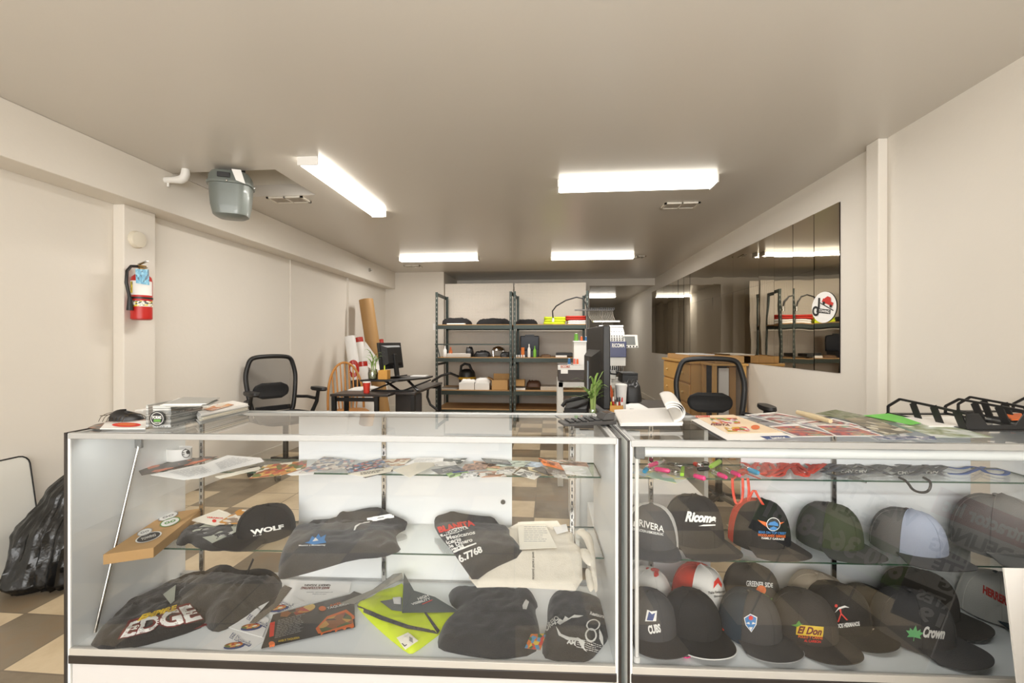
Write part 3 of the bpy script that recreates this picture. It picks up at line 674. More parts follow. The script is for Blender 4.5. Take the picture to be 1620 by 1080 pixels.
def lump(name, px, py0, py1, Y, dy, m, label, cat, group=None, seed=0, amp=.03):
    """soft folded pile between pixel columns px, pixel rows py0 (top) and py1 (base)"""
    a = onY(px[0], py1, Y); b_ = onY(px[1], py1, Y); h = onY(px[0], py0, Y).z-a.z; z0 = a.z; cx = (a.x+b_.x)/2; hw = (b_.x-a.x)/2
    mb = MB()
    def f(u, v):
        an = 2*pi*(u % 1); r = 1.0
        e = v*pi/2; q = cos(e)**.45 if v < 1 else 0
        n1 = noise.noise(V3((cos(an)*1.5+seed, sin(an)*1.5, v*2)))
        n2 = noise.noise(V3((cos(an)*4*q+seed, sin(an)*4*q, seed)))
        ca, sa = cos(an), sin(an); ex = abs(ca)**.55*(1 if ca >= 0 else -1); ey = abs(sa)**.55*(1 if sa >= 0 else -1)
        return V3((cx+hw*q*ex*(1+n1*.08), Y+dy/2+dy/2*q*ey*(1+n1*.05), z0+.001+max(0, h*(sin(e)**.8)*(1+n2*.35*v))+ amp*.15*n2*v))
    mb.grid(f, 36, 12); return mb.obj(name, m, label=label, cat=cat, group=group, smooth=80)
KN = mat('black_knit', rgb(30, 28, 28), .9, var=.3, scale=9)
lump('folded_clothing', (696, 742), 503, 513.2, SY0+.08, .4, KN, 'black folded garment pile at the left end of top shelf', 'clothing', seed=1)
slab_w = MB().box((onY(706, 513, SY0).x, SY0+.03, shz[0]), (onY(735, 513, SY0).x, SY0+.2, shz[0]+.02)).obj('folded_clothing', PAPER, label='thin white garment poking out under the leftmost black pile', cat='clothing', bevel=.006)
lump('folded_clothing', (752, 806), 504, 513.2, SY0+.08, .4, KN, 'long black garment pile left of the centre shelving posts', 'clothing', seed=4)
lump('folded_clothing', (814, 850), 505, 513.2, SY0+.08, .4, KN, 'black garment pile right of the centre shelving posts', 'clothing', seed=7)
NEON = mat('neon_yellow_knit', rgb(205, 222, 40), .8, var=.08, emit=0); REDC = mat('red_knit', rgb(186, 48, 34), .85, var=.15)
def stackc(px, py0, py1, Y, dy, m, label, n, seed, z0=None):
    a = onY(px[0], py1, Y); b_ = onY(px[1], py1, Y); z0 = a.z if z0 is None else z0; h = onY(px[0], py0, Y).z-z0
    mb = MB(); rnd = random.Random(seed)
    for i in range(n):
        o = rnd.uniform(-.008, .008); zz = z0+h*i/n; hh = h/n
        prof = [((a.x+b_.x)/2+o, 0)]
        s0 = sec((b_.x-a.x)/2, dy/2, 0, 32, 7); M = Matrix.Translation(((a.x+b_.x)/2+o, Y+dy/2, zz))
        k = loft([[(p[0]*.97, p[1]*.97, 0.001) for p in s0], [(p[0], p[1], hh*.3) for p in s0], [(p[0], p[1], hh*.7+noise.noise(V3((p[0]*9, i, seed)))*hh*.3) for p in s0], [(p[0]*.96, p[1]*.96, hh*.98+noise.noise(V3((p[0]*9, i, seed)))*hh*.25) for p in s0]], M)
        mb.add(k.v, k.f)
    return mb.obj('folded_shirts', m, label=label, cat='shirt', smooth=60, group='shirts on the top shelf')
stackc((860, 895), 501, 513.2, SY0+.05, .36, NEON, 'stack of neon yellow shirts folded on the top shelf', 3, 1)
zz = onY(898, 513, SY0+.05).z
stackc((897, 930), 506.5, 513.2, SY0+.05, .36, PAPER, 'white folded shirts under the red one on the top shelf', 2, 2)
zr = onY(897, 506.5, SY0+.05).z
stackc((895, 929), 499.5, 506, SY0+.05, .36, REDC, 'red folded shirts lying on white ones, top shelf', 2, 3, zr+.004)
# arching hose
Yh = SY0-.06
pts = [onY(x, y, Yh) for x, y in ((875, 503), (874, 492), (880, 484), (895, 475), (912, 470), (922, 472), (927, 480), (929, 489))]
t = thing('goose_neck_hose', 'thin black flexible hose arching over the neon shirts', 'hose', pts[0]); MB().tube(pts, .011, 10).obj('hose', BLACK, t)
MB().cyl(pts[0], pts[0]-V3((0, 0, .06)), .018).obj('white_end', PAPER, t); MB().cyl(pts[-1]+V3((0, 0, .02)), pts[-1]-V3((0, 0, .05)), .018).obj('metal_end', CHROME, t)
# middle shelf objects
z1 = shz[1]
def shelfbox(px, py0, Y, dy, m, label, cat, name, zb, bevel=.004, **k):
    a = onY(px[0], 540, Y); b_ = onY(px[1], 540, Y); zt = onY(px[0], py0, Y).z
    return MB().box((a.x, Y, zb), (b_.x, Y+dy, zt)).obj(name, m, label=label, cat=cat, bevel=bevel, smooth=0, **k)
def bottle(px, py0, Y, r, m, cm, label, zb, name='bottle', cat='bottle', group=None, neck=.35):
    p = onY(px, 540, Y); h = onY(px, py0, Y).z-zb; t = thing(name, label, cat, (p.x, Y, zb), group)
    MB().lathe([(r*.9, 0), (r, .01), (r, h*.62), (r*neck, h*.8), (r*neck, h*.84)], (p.x, Y, zb), 18).obj('body', m, t)
    MB().lathe([(r*neck*1.15, h*.82), (r*neck*1.1, h), (0, h)], (p.x, Y, zb), 14).obj('cap', cm, t)
    return t
bottle(704, 547, SY0+.1, .03, PAPER, PAPER, 'white plastic bottle at the left end of middle shelf', z1)
bottle(713, 549, SY0+.1, .03, pm('amber', 176, 92, 40, .3), pm('orange_cap', 200, 90, 50), 'amber bottle with orange cap on the middle shelf', z1)
shelfbox((707, 744), 559, SY0+.05, .3, PAPER, 'white flat box lying behind the middle shelf rail', 'box', 'flat_box', z1+.001)
for (x0, x1, y0, lab, s) in ((735, 747, 550, 'black embroidery hoop clamp beside the white flat box', 3), (748, 775, 556, 'long black hoop frame parts heap, middle shelf', 5), (790, 806, 557, 'black tool lump beside the centre shelving post', 9)):
    lump('machine_part', (x0, x1), y0, 565.2, SY0+.1, .25, BLACK, lab, 'machine part', 'machine parts on the middle shelf', s, .05)
p = onY(787, 549, SY0+.2); zc = z1
mb = MB(); mb.grid(lambda u, v: (p.x+.11*cos(2*pi*u)*cos(v*pi/2), SY0+.3+.12*sin(2*pi*u)*cos(v*pi/2), z1+.11+.07*sin(v*pi/2)), 24, 6); mb.tube([(p.x+.11*cos(a), SY0+.3+.12*sin(a), z1+.11) for a in [i*pi/12 for i in range(24)]], .008, 6, closed=True)
for s in (-1, 1): mb.bar((p.x+s*.08, SY0+.3, z1), (p.x+s*.09, SY0+.3, z1+.12), .012, .012)
mb.obj('metal_bowl', CHROME, label='silver domed bowl upturned behind the middle shelf rail', cat='bowl')
# open toolbox
NAVY = mat('navy_case', rgb(28, 34, 48), .4, var=.1)
a = onY(822, 540, SY0+.2); b_ = onY(852, 540, SY0+.2); zt = onY(822, 531, SY0+.3).z
t = thing('tool_case', 'open dark navy tool case standing on the middle shelf', 'tool case', (a.x, SY0+.2, z1))
MB().box((a.x, SY0+.16, z1+.001), (b_.x, SY0+.42, z1+.11)).obj('case_base', NAVY, t, bevel=.01)
lid = MB().box((a.x-.002, SY0+.42, z1+.09), (b_.x+.002, SY0+.46, zt)).obj('lid', NAVY, t, bevel=.012)
MB().bar((a.x+.08, SY0+.43, zt+.005), (b_.x-.08, SY0+.43, zt+.005), .02, .03).obj('handle', NAVY, lid)
shelfbox((824.5, 829.5), 549.5, SY0+.1, .03, pm('orange_tag', 228, 120, 24), 'orange tag card in front of the navy case', 'card', 'orange_card', z1, .001)
bottle(837, 544, SY0+.08, .024, PAPER, PAPER, 'white bottle in front of the navy case', z1)
bottle(846, 547, SY0+.08, .024, pm('lime', 120, 180, 60, .4), pm('lime2', 110, 170, 60), 'green bottle in front of the navy case', z1)
for i, x in enumerate((817, 821, 825, 829)): bottle(x, 561, SY0+.05, .014, PAPER, PAPER, 'tiny white jar in a row before the navy case', z1, 'small_jar', 'jar', 'tiny white jars', .8)
lump('machine_part', (855, 872), 561, 565.2, SY0+.1, .2, mat('brown_bits', rgb(96, 70, 46), .7, var=.4, scale=20), 'small brown leather scraps on the right middle shelf', 'scrap', None, 11)
shelfbox((880, 906), 558, SY0+.06, .3, BLACK, 'flat black tray at the right middle shelf end', 'tray', 'flat_tray', z1+.02, .004); shelfbox((879, 897), 562, SY0+.04, .3, PAPER, 'thin white box under the flat black tray', 'box', 'flat_box', z1, .003)
# lower shelf objects
z2 = shz[2]
VX = onY(738, 540, SY0+.2).x
t = thing('shop_vacuum', 'black and yellow shop vacuum on the lower shelf', 'vacuum', (VX, SY0+.25, z2))
MB().lathe([(.125, 0), (.13, .02), (.14, .16)], (VX, SY0+.25, z2), 28).obj('tank', pm('vac_grey', 70, 66, 62, .5), t)
MB().lathe([(.15, .16), (.155, .19), (.14, .2)], (VX, SY0+.25, z2), 28).obj('yellow_rim', pm('vac_yellow', 196, 150, 40, .4), t)
MB().lathe([(.14, .2), (.135, .27), (.11, .31), (.05, .33), (0, .33)], (VX, SY0+.25, z2), 28).obj('motor_head', BLACK, t)
MB().tube([(VX-.1, SY0+.2, z2+.27), (VX-.09, SY0+.2, z2+.38), (VX-.03, SY0+.2, z2+.42), (VX+.05, SY0+.2, z2+.40), (VX+.1, SY0+.2, z2+.28)], .022, 8).obj('handle', BLACK, t)
hp = [V3((VX-.13, SY0+.15, z2+.21))]+[onY(x, y, SY0-.07) for x, y in ((712, 590), (698, 594), (685, 602), (677, 616), (676, 628), (681, 640), (694, 650), (706, 654))]
MB().tube(hp, .02, 10).obj('hose', BLACK, t)
shelfbox((692, 722), 615, SY0+.04, .4, pm('grey_binder', 168, 160, 150), 'grey folders stacked flat at lower shelf left end', 'folder', 'flat_folder', z2); 
shelfbox((726, 750), 605, SY0+.04, .2, WHITE, 'small white carton below the vacuum, left of pair', 'box', 'white_carton', z2); shelfbox((751, 774), 606, SY0+.04, .2, WHITE, 'small white carton beside the cardboard box, right of pair', 'box', 'white_carton', z2)
zt_ = onY(727, 605, SY0+.04).z
lump('plastic_bag', (728, 752), 600, 604.8, SY0+.05, .16, PAPER, 'crumpled white plastic bag on the left white carton', 'plastic bag', None, 3, .05); lump('plastic_bag', (751, 776), 598, 605.8, SY0+.05, .16, PAPER, 'crumpled white plastic bag on the right white carton', 'plastic bag', None, 6, .05)
def openbox(px, py0, Y, dy, zb, label, flaps=True):
    a = onY(px[0], 540, Y); b_ = onY(px[1], 540, Y); zt = onY(px[0], py0, Y).z
    t = thing('cardboard_box', label, 'box', ((a.x+b_.x)/2, Y, zb), 'cardboard boxes'); w = .005
    MB().box((a.x, Y, zb), (b_.x, Y+w, zt)).box((a.x, Y+dy-w, zb), (b_.x, Y+dy, zt)).box((a.x, Y+w, zb), (a.x+w, Y+dy-w, zt)).box((b_.x-w, Y+w, zb), (b_.x, Y+dy-w, zt)).box((a.x, Y, zb), (b_.x, Y+dy, zb+w)).obj('carton', CARD, t, smooth=0)
    if flaps:
        MB().add([(a.x, Y+dy, zt), (b_.x, Y+dy, zt), (b_.x+.01, Y+dy+.03, zt+.09), (a.x, Y+dy+.03, zt+.09)], [(0, 1, 2, 3)]).obj('back_flap', CARD, t, smooth=0, solid=.003)
        MB().add([(a.x, Y, zt), (a.x, Y+dy, zt), (a.x-.08, Y+dy, zt+.04), (a.x-.08, Y, zt+.04)], [(0, 1, 2, 3)]).obj('side_flap', CARD, t, smooth=0, solid=.003)
openbox((778, 803), 601, SY0+.04, .22, z2, 'open brown cardboard box beside the white cartons, lower shelf')
openbox((812, 830), 601, SY0+.1, .2, z2+.06, 'small brown cardboard box right of the centre posts', False)
shelfbox((812, 831), 614, SY0+.06, .3, WHITE, 'flat white carton below the small brown box', 'box', 'white_carton', z2); 
lump('leather_bag', (832, 856), 603, 612, SY0+.12, .25, mat('brown_leather', rgb(84, 56, 40), .5, var=.2), 'brown leather bag lying on the lower shelf', 'bag', None, 12, .04)
shelfbox((855, 884), 612, SY0+.05, .4, pm('pale_card', 196, 186, 170), 'pale folded card sheets on the lower shelf right', 'folder', 'flat_folder', z2)
# ============================================================= leaning print rolls at the left rear corner
def roll(name, label, p0, p1, r, m, group='rolled prints leaning in corner', ring=None):
    t = thing(name, label, 'roll', p0, group); d = (p1-p0).normalized(); mb = MB(); n = 26
    mb.tube([p0, p0+(p1-p0)*.5, p1], r, n); mb.obj('sheet_roll', m, t)
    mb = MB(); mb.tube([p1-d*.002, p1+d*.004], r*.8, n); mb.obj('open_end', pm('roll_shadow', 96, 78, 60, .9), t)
    return t
Xc = XL+.2
def rp(px, py, Y): return onY(px, py, Y)
rb = rp(613, 640, 7.0); 
def rf(px, Y): q = onY(px, 540, Y); q.z = .006; return q
bt = roll('cardboard_tube', 'thick tall brown kraft paper roll leaning in the corner', rf(609, 6.45), rp(579, 474, 6.55), .105, mat('kraft', rgb(166, 128, 78), .55, var=.06, scale=3))
wr_ = roll('banner_roll', 'glossy white banner roll printed with a red ring', rf(578, 5.75), rp(553, 532, 5.85), .072, mat('gloss_vinyl', rgb(232, 230, 226), .18, var=.01))
tr = bvh([o for o in wr_.children if o.name.startswith('sheet')]); REDV = pm('red_vinyl', 178, 44, 34, .2)
decal('printed_ring', [(disc2d(32, .5), rq(559, 583, 19, 28, 0), REDV)], tr, wr_)
P_, Q_ = rf(578, 5.75), rp(553, 532, 5.85)
def alg(P, Q, k): return P+(Q-P)*k
MB().tube([alg(P_, Q_, .45), alg(P_, Q_, .56)], .0735, 26).obj('dark_band', BLACK, wr_)
P_, Q_ = rf(592, 6.1), rp(567, 534, 6.15); r2 = roll('banner_roll', 'white banner roll with a red stripe at its top, behind the ring roll', P_, Q_, .058, PAPER)
MB().tube([alg(P_, Q_, .95), alg(P_, Q_, 1.001)], .0595, 26).obj('red_stripe', REDV, r2)
P_, Q_ = rf(587, 5.6), rp(574, 572, 5.62); r3 = roll('banner_roll', 'short roll banded white, navy and red beside the wooden chair', P_, Q_, .055, PAPER)
MB().tube([alg(P_, Q_, .68), alg(P_, Q_, .76)], .0565, 26).obj('navy_band', pm('navy_vinyl', 30, 40, 90, .2), r3); MB().tube([alg(P_, Q_, .94), alg(P_, Q_, 1.001)], .0565, 26).obj('red_stripe', REDV, r3)
P_, Q_ = rf(614, 6.85), rp(603, 537, 7.0); r4 = roll('banner_roll', 'thin red-tipped roll right of the brown kraft roll', P_, Q_, .035, PAPER)
MB().tube([alg(P_, Q_, .9), alg(P_, Q_, 1.001)], .0365, 20).obj('red_stripe', REDV, r4)
a = [rp(572, 575, 6.0), rp(578, 540, 6.1), rp(604, 576, 6.0), rp(600, 590, 5.9)]
mb = MB(); mb.add([a[0], a[1], a[2], a[3]], [(0, 1, 2, 3)]); mb.obj('poster_board', PAPER, label='white poster sheet slanting before the brown kraft roll', cat='poster', smooth=0, solid=.004)
# ============================================================= seating
MESHM = bpy.data.materials.new('seat_mesh'); N, L = nodes(MESHM); b = N['Principled BSDF']; b.inputs['Base Color'].default_value = rgb(34, 33, 33); b.inputs['Roughness'].default_value = .7
tc = N.new('ShaderNodeTexCoord'); ck = N.new('ShaderNodeTexNoise'); ck.inputs['Scale'].default_value = 500; L.new(tc.outputs['Object'], ck.inputs[0]); b.inputs['Alpha'].default_value = .5
def office_chair(label, loc, rz, w=.25, tall=1.06):
    t = thing('office_chair', label, 'office chair', (0, 0, 0), 'black mesh office chairs')
    # local: faces -Y
    b = MB()
    for k in range(5):
        a = 2*pi*k/5+.3; e = V3((cos(a)*.3, sin(a)*.3, .085)); b.bar((0, 0, .12), e, .045, .03)
    b.cyl((0, 0, .08), (0, 0, .14), .045); b.obj('star_base', BLACK, t, bevel=.005)
    for k in range(5):
        a = 2*pi*k/5+.3; e = V3((cos(a)*.3, sin(a)*.3, .03)); MB().cyl(e+V3((-.018, 0, 0)), e+V3((.018, 0, 0)), .03, n=16).cyl(e, e+V3((0, 0, .05)), .01).obj('caster', BLACK, t)
    MB().cyl((0, 0, .12), (0, 0, .48), .025).cbox((0, .02, .485), (.16, .2, .03)).obj('gas_column', BLACKM, t)
    loft([sec(.235, .23, .50, 32, 4), sec(.25, .245, .53, 32, 4), sec(.24, .235, .57, 32, 4), sec(.18, .18, .585, 32, 4)], Matrix.Translation((0, -.02, 0))).obj('seat', pm('seat_fabric', 28, 27, 27, .85), t)
    # back frame loop
    def bk(x, z): return V3((x, .235+.05*((z-.55)/.5)-.05*(1-(x/w)**2)*.8+.05, z))
    lp = [(-.19, .56), (-.215, .66), (-.235, .8), (-.245, .92), (-.235, .99), (-.2, tall-.025), (-.13, tall-.005), (0, tall), (.13, tall-.005), (.2, tall-.025), (.235, .99), (.245, .92), (.235, .8), (.215, .66), (.19, .56), (.12, .53), (0, .52), (-.12, .53)]
    lp = [(x*w/.25, z) for x, z in chaikin(lp, 2)]
    bf = MB().tube([bk(x, z) for x, z in lp], .022, 10, closed=True).obj('back_frame', BLACK, t)
    mb = MB(); ctr = len(lp)
    zs = [z for _, z in lp]
    def half(z):
        xs = []
        for i in range(len(lp)):
            (xa, za), (xb, zb_) = lp[i], lp[(i+1) % len(lp)]
            if (za-z)*(zb_-z) < 0: xs.append(abs(xa+(xb-xa)*(z-za)/(zb_-za)))
        return max(xs) if xs else .12
    mb.grid(lambda u, v: bk((2*u-1)*half(.525+(tall-.53)*v), .525+(tall-.53)*v)+V3((0, -.0, 0)), 14, 18); mb.obj('back_mesh', MESHM, t)
    mb = MB(); mb.grid(lambda u, v: bk((2*u-1)*.175*(.55+.45*sin(pi*min(1, max(0, v)))**.5), .70+.155*v)+V3((0, .025+.02*sin(pi*v), 0)), 12, 6); mb.obj('lumbar_pad', BLACK, t, solid=.022)
    MB().bar((0, .12, .49), (0, .30, .50), .07, .03).bar((0, .30, .46), (0, .29, .62), .06, .025).bar((-.17, .275, .6), (.17, .275, .6), .025, .05).obj('back_bracket', BLACK, t, bevel=.004)
    for s in (-1, 1):
        ar = MB().tube([(s*.2, .05, .50), (s*.29, .06, .54), (s*.325, .02, .66), (s*.32, -.02, .775)], [.02, .022, .02, .018], 8).tube([(s*.235, .26, .70), (s*.30, .17, .70), (s*.32, .04, .69)], .016, 8).obj('arm_support', BLACK, t)
        q = loft([sec(.035, .12, .775, 24, 3), sec(.045, .13, .79, 24, 3), sec(.042, .125, .812, 24, 3)], Matrix.Translation((s*.32, -.03, 0)))
        q.obj('armrest', BLACK, t)
    t.location = loc; t.rotation_euler = (0, 0, rz); return t
p = onD(452, 540, 4.35); office_chair('black mesh office chair standing by the left wall', (p.x, p.y+.0, 0), R(56), .25, 1.13)
p = onD(1137, 540, 3.35); office_chair('black mesh office chair by the pine drawers, showing lumbar pad', (p.x, p.y, 0), R(-8), .27, 1.14)
p = onD(1665, 540, 2.2)
# arm of a third chair just showing at the frame edge
p = onX(1622, 540, XR-.33)
office_chair('black office chair cut off by the right edge, behind letter trays', (1.78, 1.98, 0), R(200), .22, .80) if False else None
# windsor chair
t = thing('wooden_chair', 'honey wooden spindle-back chair beside the black desk', 'chair', (0, 0, 0))
WD = mat('honey_wood', rgb(196, 134, 62), .38, var=.15, scale=6)
loft([sec(.21, .2, .43, 32, 2.6), sec(.22, .21, .45, 32, 2.6), sec(.2, .19, .465, 32, 2.6)], Matrix.Identity(4)).obj('seat', WD, t)
def wb(a): return V3((.21*cos(a), .17+.10*sin(a), .46+.56*sin(a)**.75 if sin(a) > 0 else .46))
MB().tube([wb(pi*i/24) for i in range(25)], .014, 10).obj('bow', WD, t)
for i in range(7):
    x = -.15+.05*i; a = math.acos(max(-1, min(1, x/.21))); MB().tube([(x*.8, .17, .46), (x*.92, .19, .62), wb(a)], [.007, .011, .007], 8).obj('spindle', WD, t)
for s in (-1, 1):
    for q in (-1, 1): MB().tube([(s*.15, q*.14, .44), (s*.18, q*.17, .25), (s*.21, q*.2, 0)], [.013, .019, .012], 10).obj('leg', WD, t)
MB().tube([(-.18, -.0, .2), (.18, 0, .2)], .01).tube([(-.18, -.17, .2), (-.18, .17, .2)], .01).tube([(.18, -.17, .2), (.18, .17, .2)], .01).obj('stretcher', WD, t)
p = onD(553, 540, 5.25); t.location = (p.x, p.y, 0); t.rotation_euler = (0, 0, R(38))
# ============================================================= black desk with riser, left
DK = mat('dark_wood_laminate', rgb(44, 37, 34), .35, var=.12)
a = onZ(522, 623, .74); b_ = onZ(598, 624, .74); c = onZ(660, 604, .74)
t = thing('desk', 'black metal framed desk by the left wall carrying a monitor riser', 'desk', (a.x, a.y, 0))
y0 = a.y; y1 = c.y; x0, x1 = a.x, b_.x+.32
MB().box((x0, y0, .715), (b_.x+.1, y0+.34, .74)).box((b_.x+.1, y0+.2, .715), (x1, y1, .74)).obj('desktop', DK, t, bevel=.003)
for (x, y) in ((x0+.03, y0+.03), (b_.x-.03, y0+.03), (x0+.03, y0+.31), (x1-.03, y1-.03), (x1-.03, y0+.23)): MB().cbox((x, y, .357), (.04, .04, .714)).obj('leg', BLACKM, t)
MB().box((x0+.05, y0+.04, .66), (b_.x-.05, y0+.05, .70)).box((b_.x+.1, y1-.05, .66), (x1-.05, y1-.04, .70)).obj('rail', BLACKM, t)
MB().box((b_.x+.0, y0+.5, .1), (x1-.02, y0+.52, .70)).obj('modesty_panel', DK, t)
t = thing('monitor_riser', 'black sit-stand riser on the left desk with scissor legs', 'desk riser', ((x0+b_.x)/2+.2, y0+.5, .74))
rz0 = onY(575, 603, y0+.25).z; ra = onY(571, 603, y0+.25); rb_ = onY(640, 592, y0+.55)
MB().prism([(ra.x, y0+.22), (ra.x+.42, y0+.22), (x1+.02, y0+.62), (x1+.02, y0+.85), (ra.x+.25, y0+.85)], rz0, rz0+.02).obj('riser_top', BLACK, t, bevel=.003)
for s in (0, .35): MB().bar((ra.x+.1+s, y0+.3, .745), (ra.x+.35+s, y0+.5, rz0), .03, .012).bar((ra.x+.4+s*.6, y0+.32, .745), (ra.x+.15+s*.8, y0+.5, rz0), .03, .012).obj('scissor_leg', BLACKM, t)
MB().box((ra.x+.1, y0+.28, .741), (x1-.05, y0+.31, .755)).obj('foot_rail', BLACKM, t)
# monitor, seen from behind
mx_ = onY(622, 540, y0+.55).x; t = thing('monitor', 'black computer monitor seen from behind on the riser', 'monitor', (mx_, y0+.55, rz0+.02))
mb = MB(); mb.M = Matrix.Translation((mx_, y0+.55, rz0+.02)) @ Matrix.Rotation(R(76), 4, 'Z') @ Matrix.Rotation(R(-8), 4, 'X')
MT = mb.M
mb.box((-.22, -.012, .1), (.22, .012, .40)); mb.obj('bezel', BLACK, t, bevel=.004)
mb = MB(); mb.M = MT; mb.box((-.21, .012, .11), (.21, .014, .39)).obj('screen', mat('bright_screen', rgb(200, 206, 210), .2, var=.02, emit=.3), t)
mb = MB(); mb.M = MT; loft([[(x*.18, -.012, z*.12+.25) for x, z in ((-1,-1),(1,-1),(1,1),(-1,1))], [(x*.13, -.055, z*.09+.25) for x, z in ((-1,-1),(1,-1),(1,1),(-1,1))]], MT).obj('rear_housing', BLACK, t)
mb = MB(); mb.M = MT; mb.box((-.03, -.07, .0), (.03, -.04, .26)).box((-.11, -.12, 0.0), (.11, .08, .012)).obj('stand', BLACK, t, bevel=.003)
# things on the riser and desk
def cubecup(label, px, Y, zb, s, h, m):
    p = onY(px, 540, Y); t = thing('pen_holder', label, 'pen holder', (p.x, Y, zb)); w = .004
    MB().box((p.x-s/2, Y-s/2, zb), (p.x+s/2, Y-s/2+w, zb+h)).box((p.x-s/2, Y+s/2-w, zb), (p.x+s/2, Y+s/2, zb+h)).box((p.x-s/2, Y-s/2+w, zb), (p.x-s/2+w, Y+s/2-w, zb+h)).box((p.x+s/2-w, Y-s/2+w, zb), (p.x+s/2, Y+s/2-w, zb+h)).box((p.x-s/2, Y-s/2, zb), (p.x+s/2, Y+s/2, zb+w)).obj('cup', m, t, bevel=.001)
    return t, p
def pen(label, p, d, m, tip, L_=.14, r=.0045, cat='pen', name='pen', group=None):
    t = thing(name, label, cat, p, group); d = V3(d).normalized()
    MB().cyl(p, p+d*L_, r, n=10).obj('barrel', m, t); MB().cyl(p+d*L_, p+d*(L_+.025), r*1.15, r*.7, n=10).obj('cap', tip, t); return t
CORK = mat('tan_wood_cup', rgb(200, 146, 66), .5, var=.08)
yr = y0+.3; zr_ = rz0+.02
_, pc = cubecup('tan wooden pen cube beside the left desk plant', 608, yr, zr_, .10, .10, CORK)
pen('yellow-green highlighter standing in the left desk pen cube', V3((pc.x, yr, zr_+.006)), (.02, 0, 1), pm('hilite', 214, 222, 70), pm('hilite2', 190, 210, 50), .12, .007)
p = onY(590, 540, yr-.02)
JAR = glass('jar_glass', (.86, .93, .86, 1), .1, 1.2); LEAF = mat('leaf_green', rgb(134, 168, 84), .5, var=.25, scale=20); STEM = mat('stalk_green', rgb(140, 160, 90), .5, var=.15)
def bamboo(label, x, y, z, h, n, seed, r=.038, jh=.08):
    t = thing('bamboo_plant', label, 'plant', (x, y, z)); rnd = random.Random(seed)
    MB().lathe([(r*.8, 0), (r, .01), (r*1.05, jh*.6), (r*.85, jh)], (x, y, z), 24).obj('glass_jar', JAR, t)
    MB().lathe([(r*.74, .004), (r*.9, .014), (r*.9, jh*.5), (0, jh*.5)], (x, y, z), 20).obj('pebbles', mat('pebbles', rgb(150, 146, 110), .6, var=.4, scale=90), t)
    for i in range(n):
        ox, oy = rnd.uniform(-.4, .4)*r, rnd.uniform(-.4, .4)*r; hh = h*rnd.uniform(.55, .8); tx, ty = ox*1.8, oy*1.8
        MB().tube([(x+ox, y+oy, z+.012), (x+tx*.8, y+ty*.8, z+hh*.5), (x+tx, y+ty, z+hh)], .0055, 8).obj('stalk', STEM, t)
        lf = MB()
        for j in range(6):
            a = rnd.uniform(0, 2*pi); zz = z+hh*rnd.uniform(.55, 1.0); L_ = rnd.uniform(.07, .12); up = rnd.uniform(.3, 1.0); w_ = .0065
            q = V3((x+tx*(zz-z)/hh, y+ty*(zz-z)/hh, zz)); dr = V3((cos(a), sin(a), 0)); sd = V3((-sin(a), cos(a), 0))
            ps = [q, q+dr*L_*.4+V3((0, 0, L_*up*.7)), q+dr*L_*.8+V3((0, 0, L_*up*.95)), q+dr*L_*1.15+V3((0, 0, L_*up*.8))]; ws = [.003, w_, w_*.8, .0005]
            vs = []
            for pp_, ww in zip(ps, ws): vs += [pp_-sd*ww, pp_+sd*ww]
            lf.add(vs, [(0, 1, 3, 2), (2, 3, 5, 4), (4, 5, 7, 6)])
        lf.obj('leaves', LEAF, t)
    return t
bamboo('spindly bamboo cutting in a glass jar on the left desk riser', p.x, yr-.02, zr_, .30, 4, 3, .05, .11)
p = onY(580, 540, y0+.12)
t = thing('paper_cup', 'red paper cup standing on the left desk', 'cup', (p.x, y0+.12, .74)); MB().lathe([(.03, 0), (.038, .11)], (p.x, y0+.12, .741), 20).obj('cup', pm('red_cup', 200, 52, 36), t); MB().lathe([(.040, .108), (.040, .118), (0, .118)], (p.x, y0+.12, .741), 20).obj('lid', PAPER, t)
slab('loose_papers', [(550, 617.5), (573, 618), (604, 614), (590, 611), (562, 613)], .741, .008, PAPER, label='loose white papers on the left desk front', cat='papers')
MB().box((x1-.2, y0+.66, rz0+.021), (x1-.02, y0+.8, rz0+.03)).obj('loose_papers', PAPER, label='white papers at the right end of the riser', cat='papers')

# ============================================================= work desk behind the counter
WZ = .84
t = thing('work_table', 'white topped work table directly behind the two display cases', 'table', onD(975, 650, 2.6)*1); 
ta = onD(908, 540, 2.42); wy0, wy1 = 2.42, 3.42; wx0, wx1 = ta.x, ta.x+.72
t.location = (wx0+.3, wy0, 0)
MB().box((wx0, wy0, WZ-.03), (wx1, wy1, WZ)).obj('tabletop', pm('table_dark', 62, 54, 48, .4), t, bevel=.003)
MB().box((wx0+.01, wy0+.02, 0), (wx0+.03, wy1-.02, WZ-.03)).box((wx1-.03, wy0+.02, 0), (wx1-.01, wy1-.02, WZ-.03)).obj('side_panel', MELA, t)
MB().box((wx0+.03, wy0+.05, .03), (wx0+.36, wy0+.07, WZ-.05)).obj('cabinet_front', MELA, t)
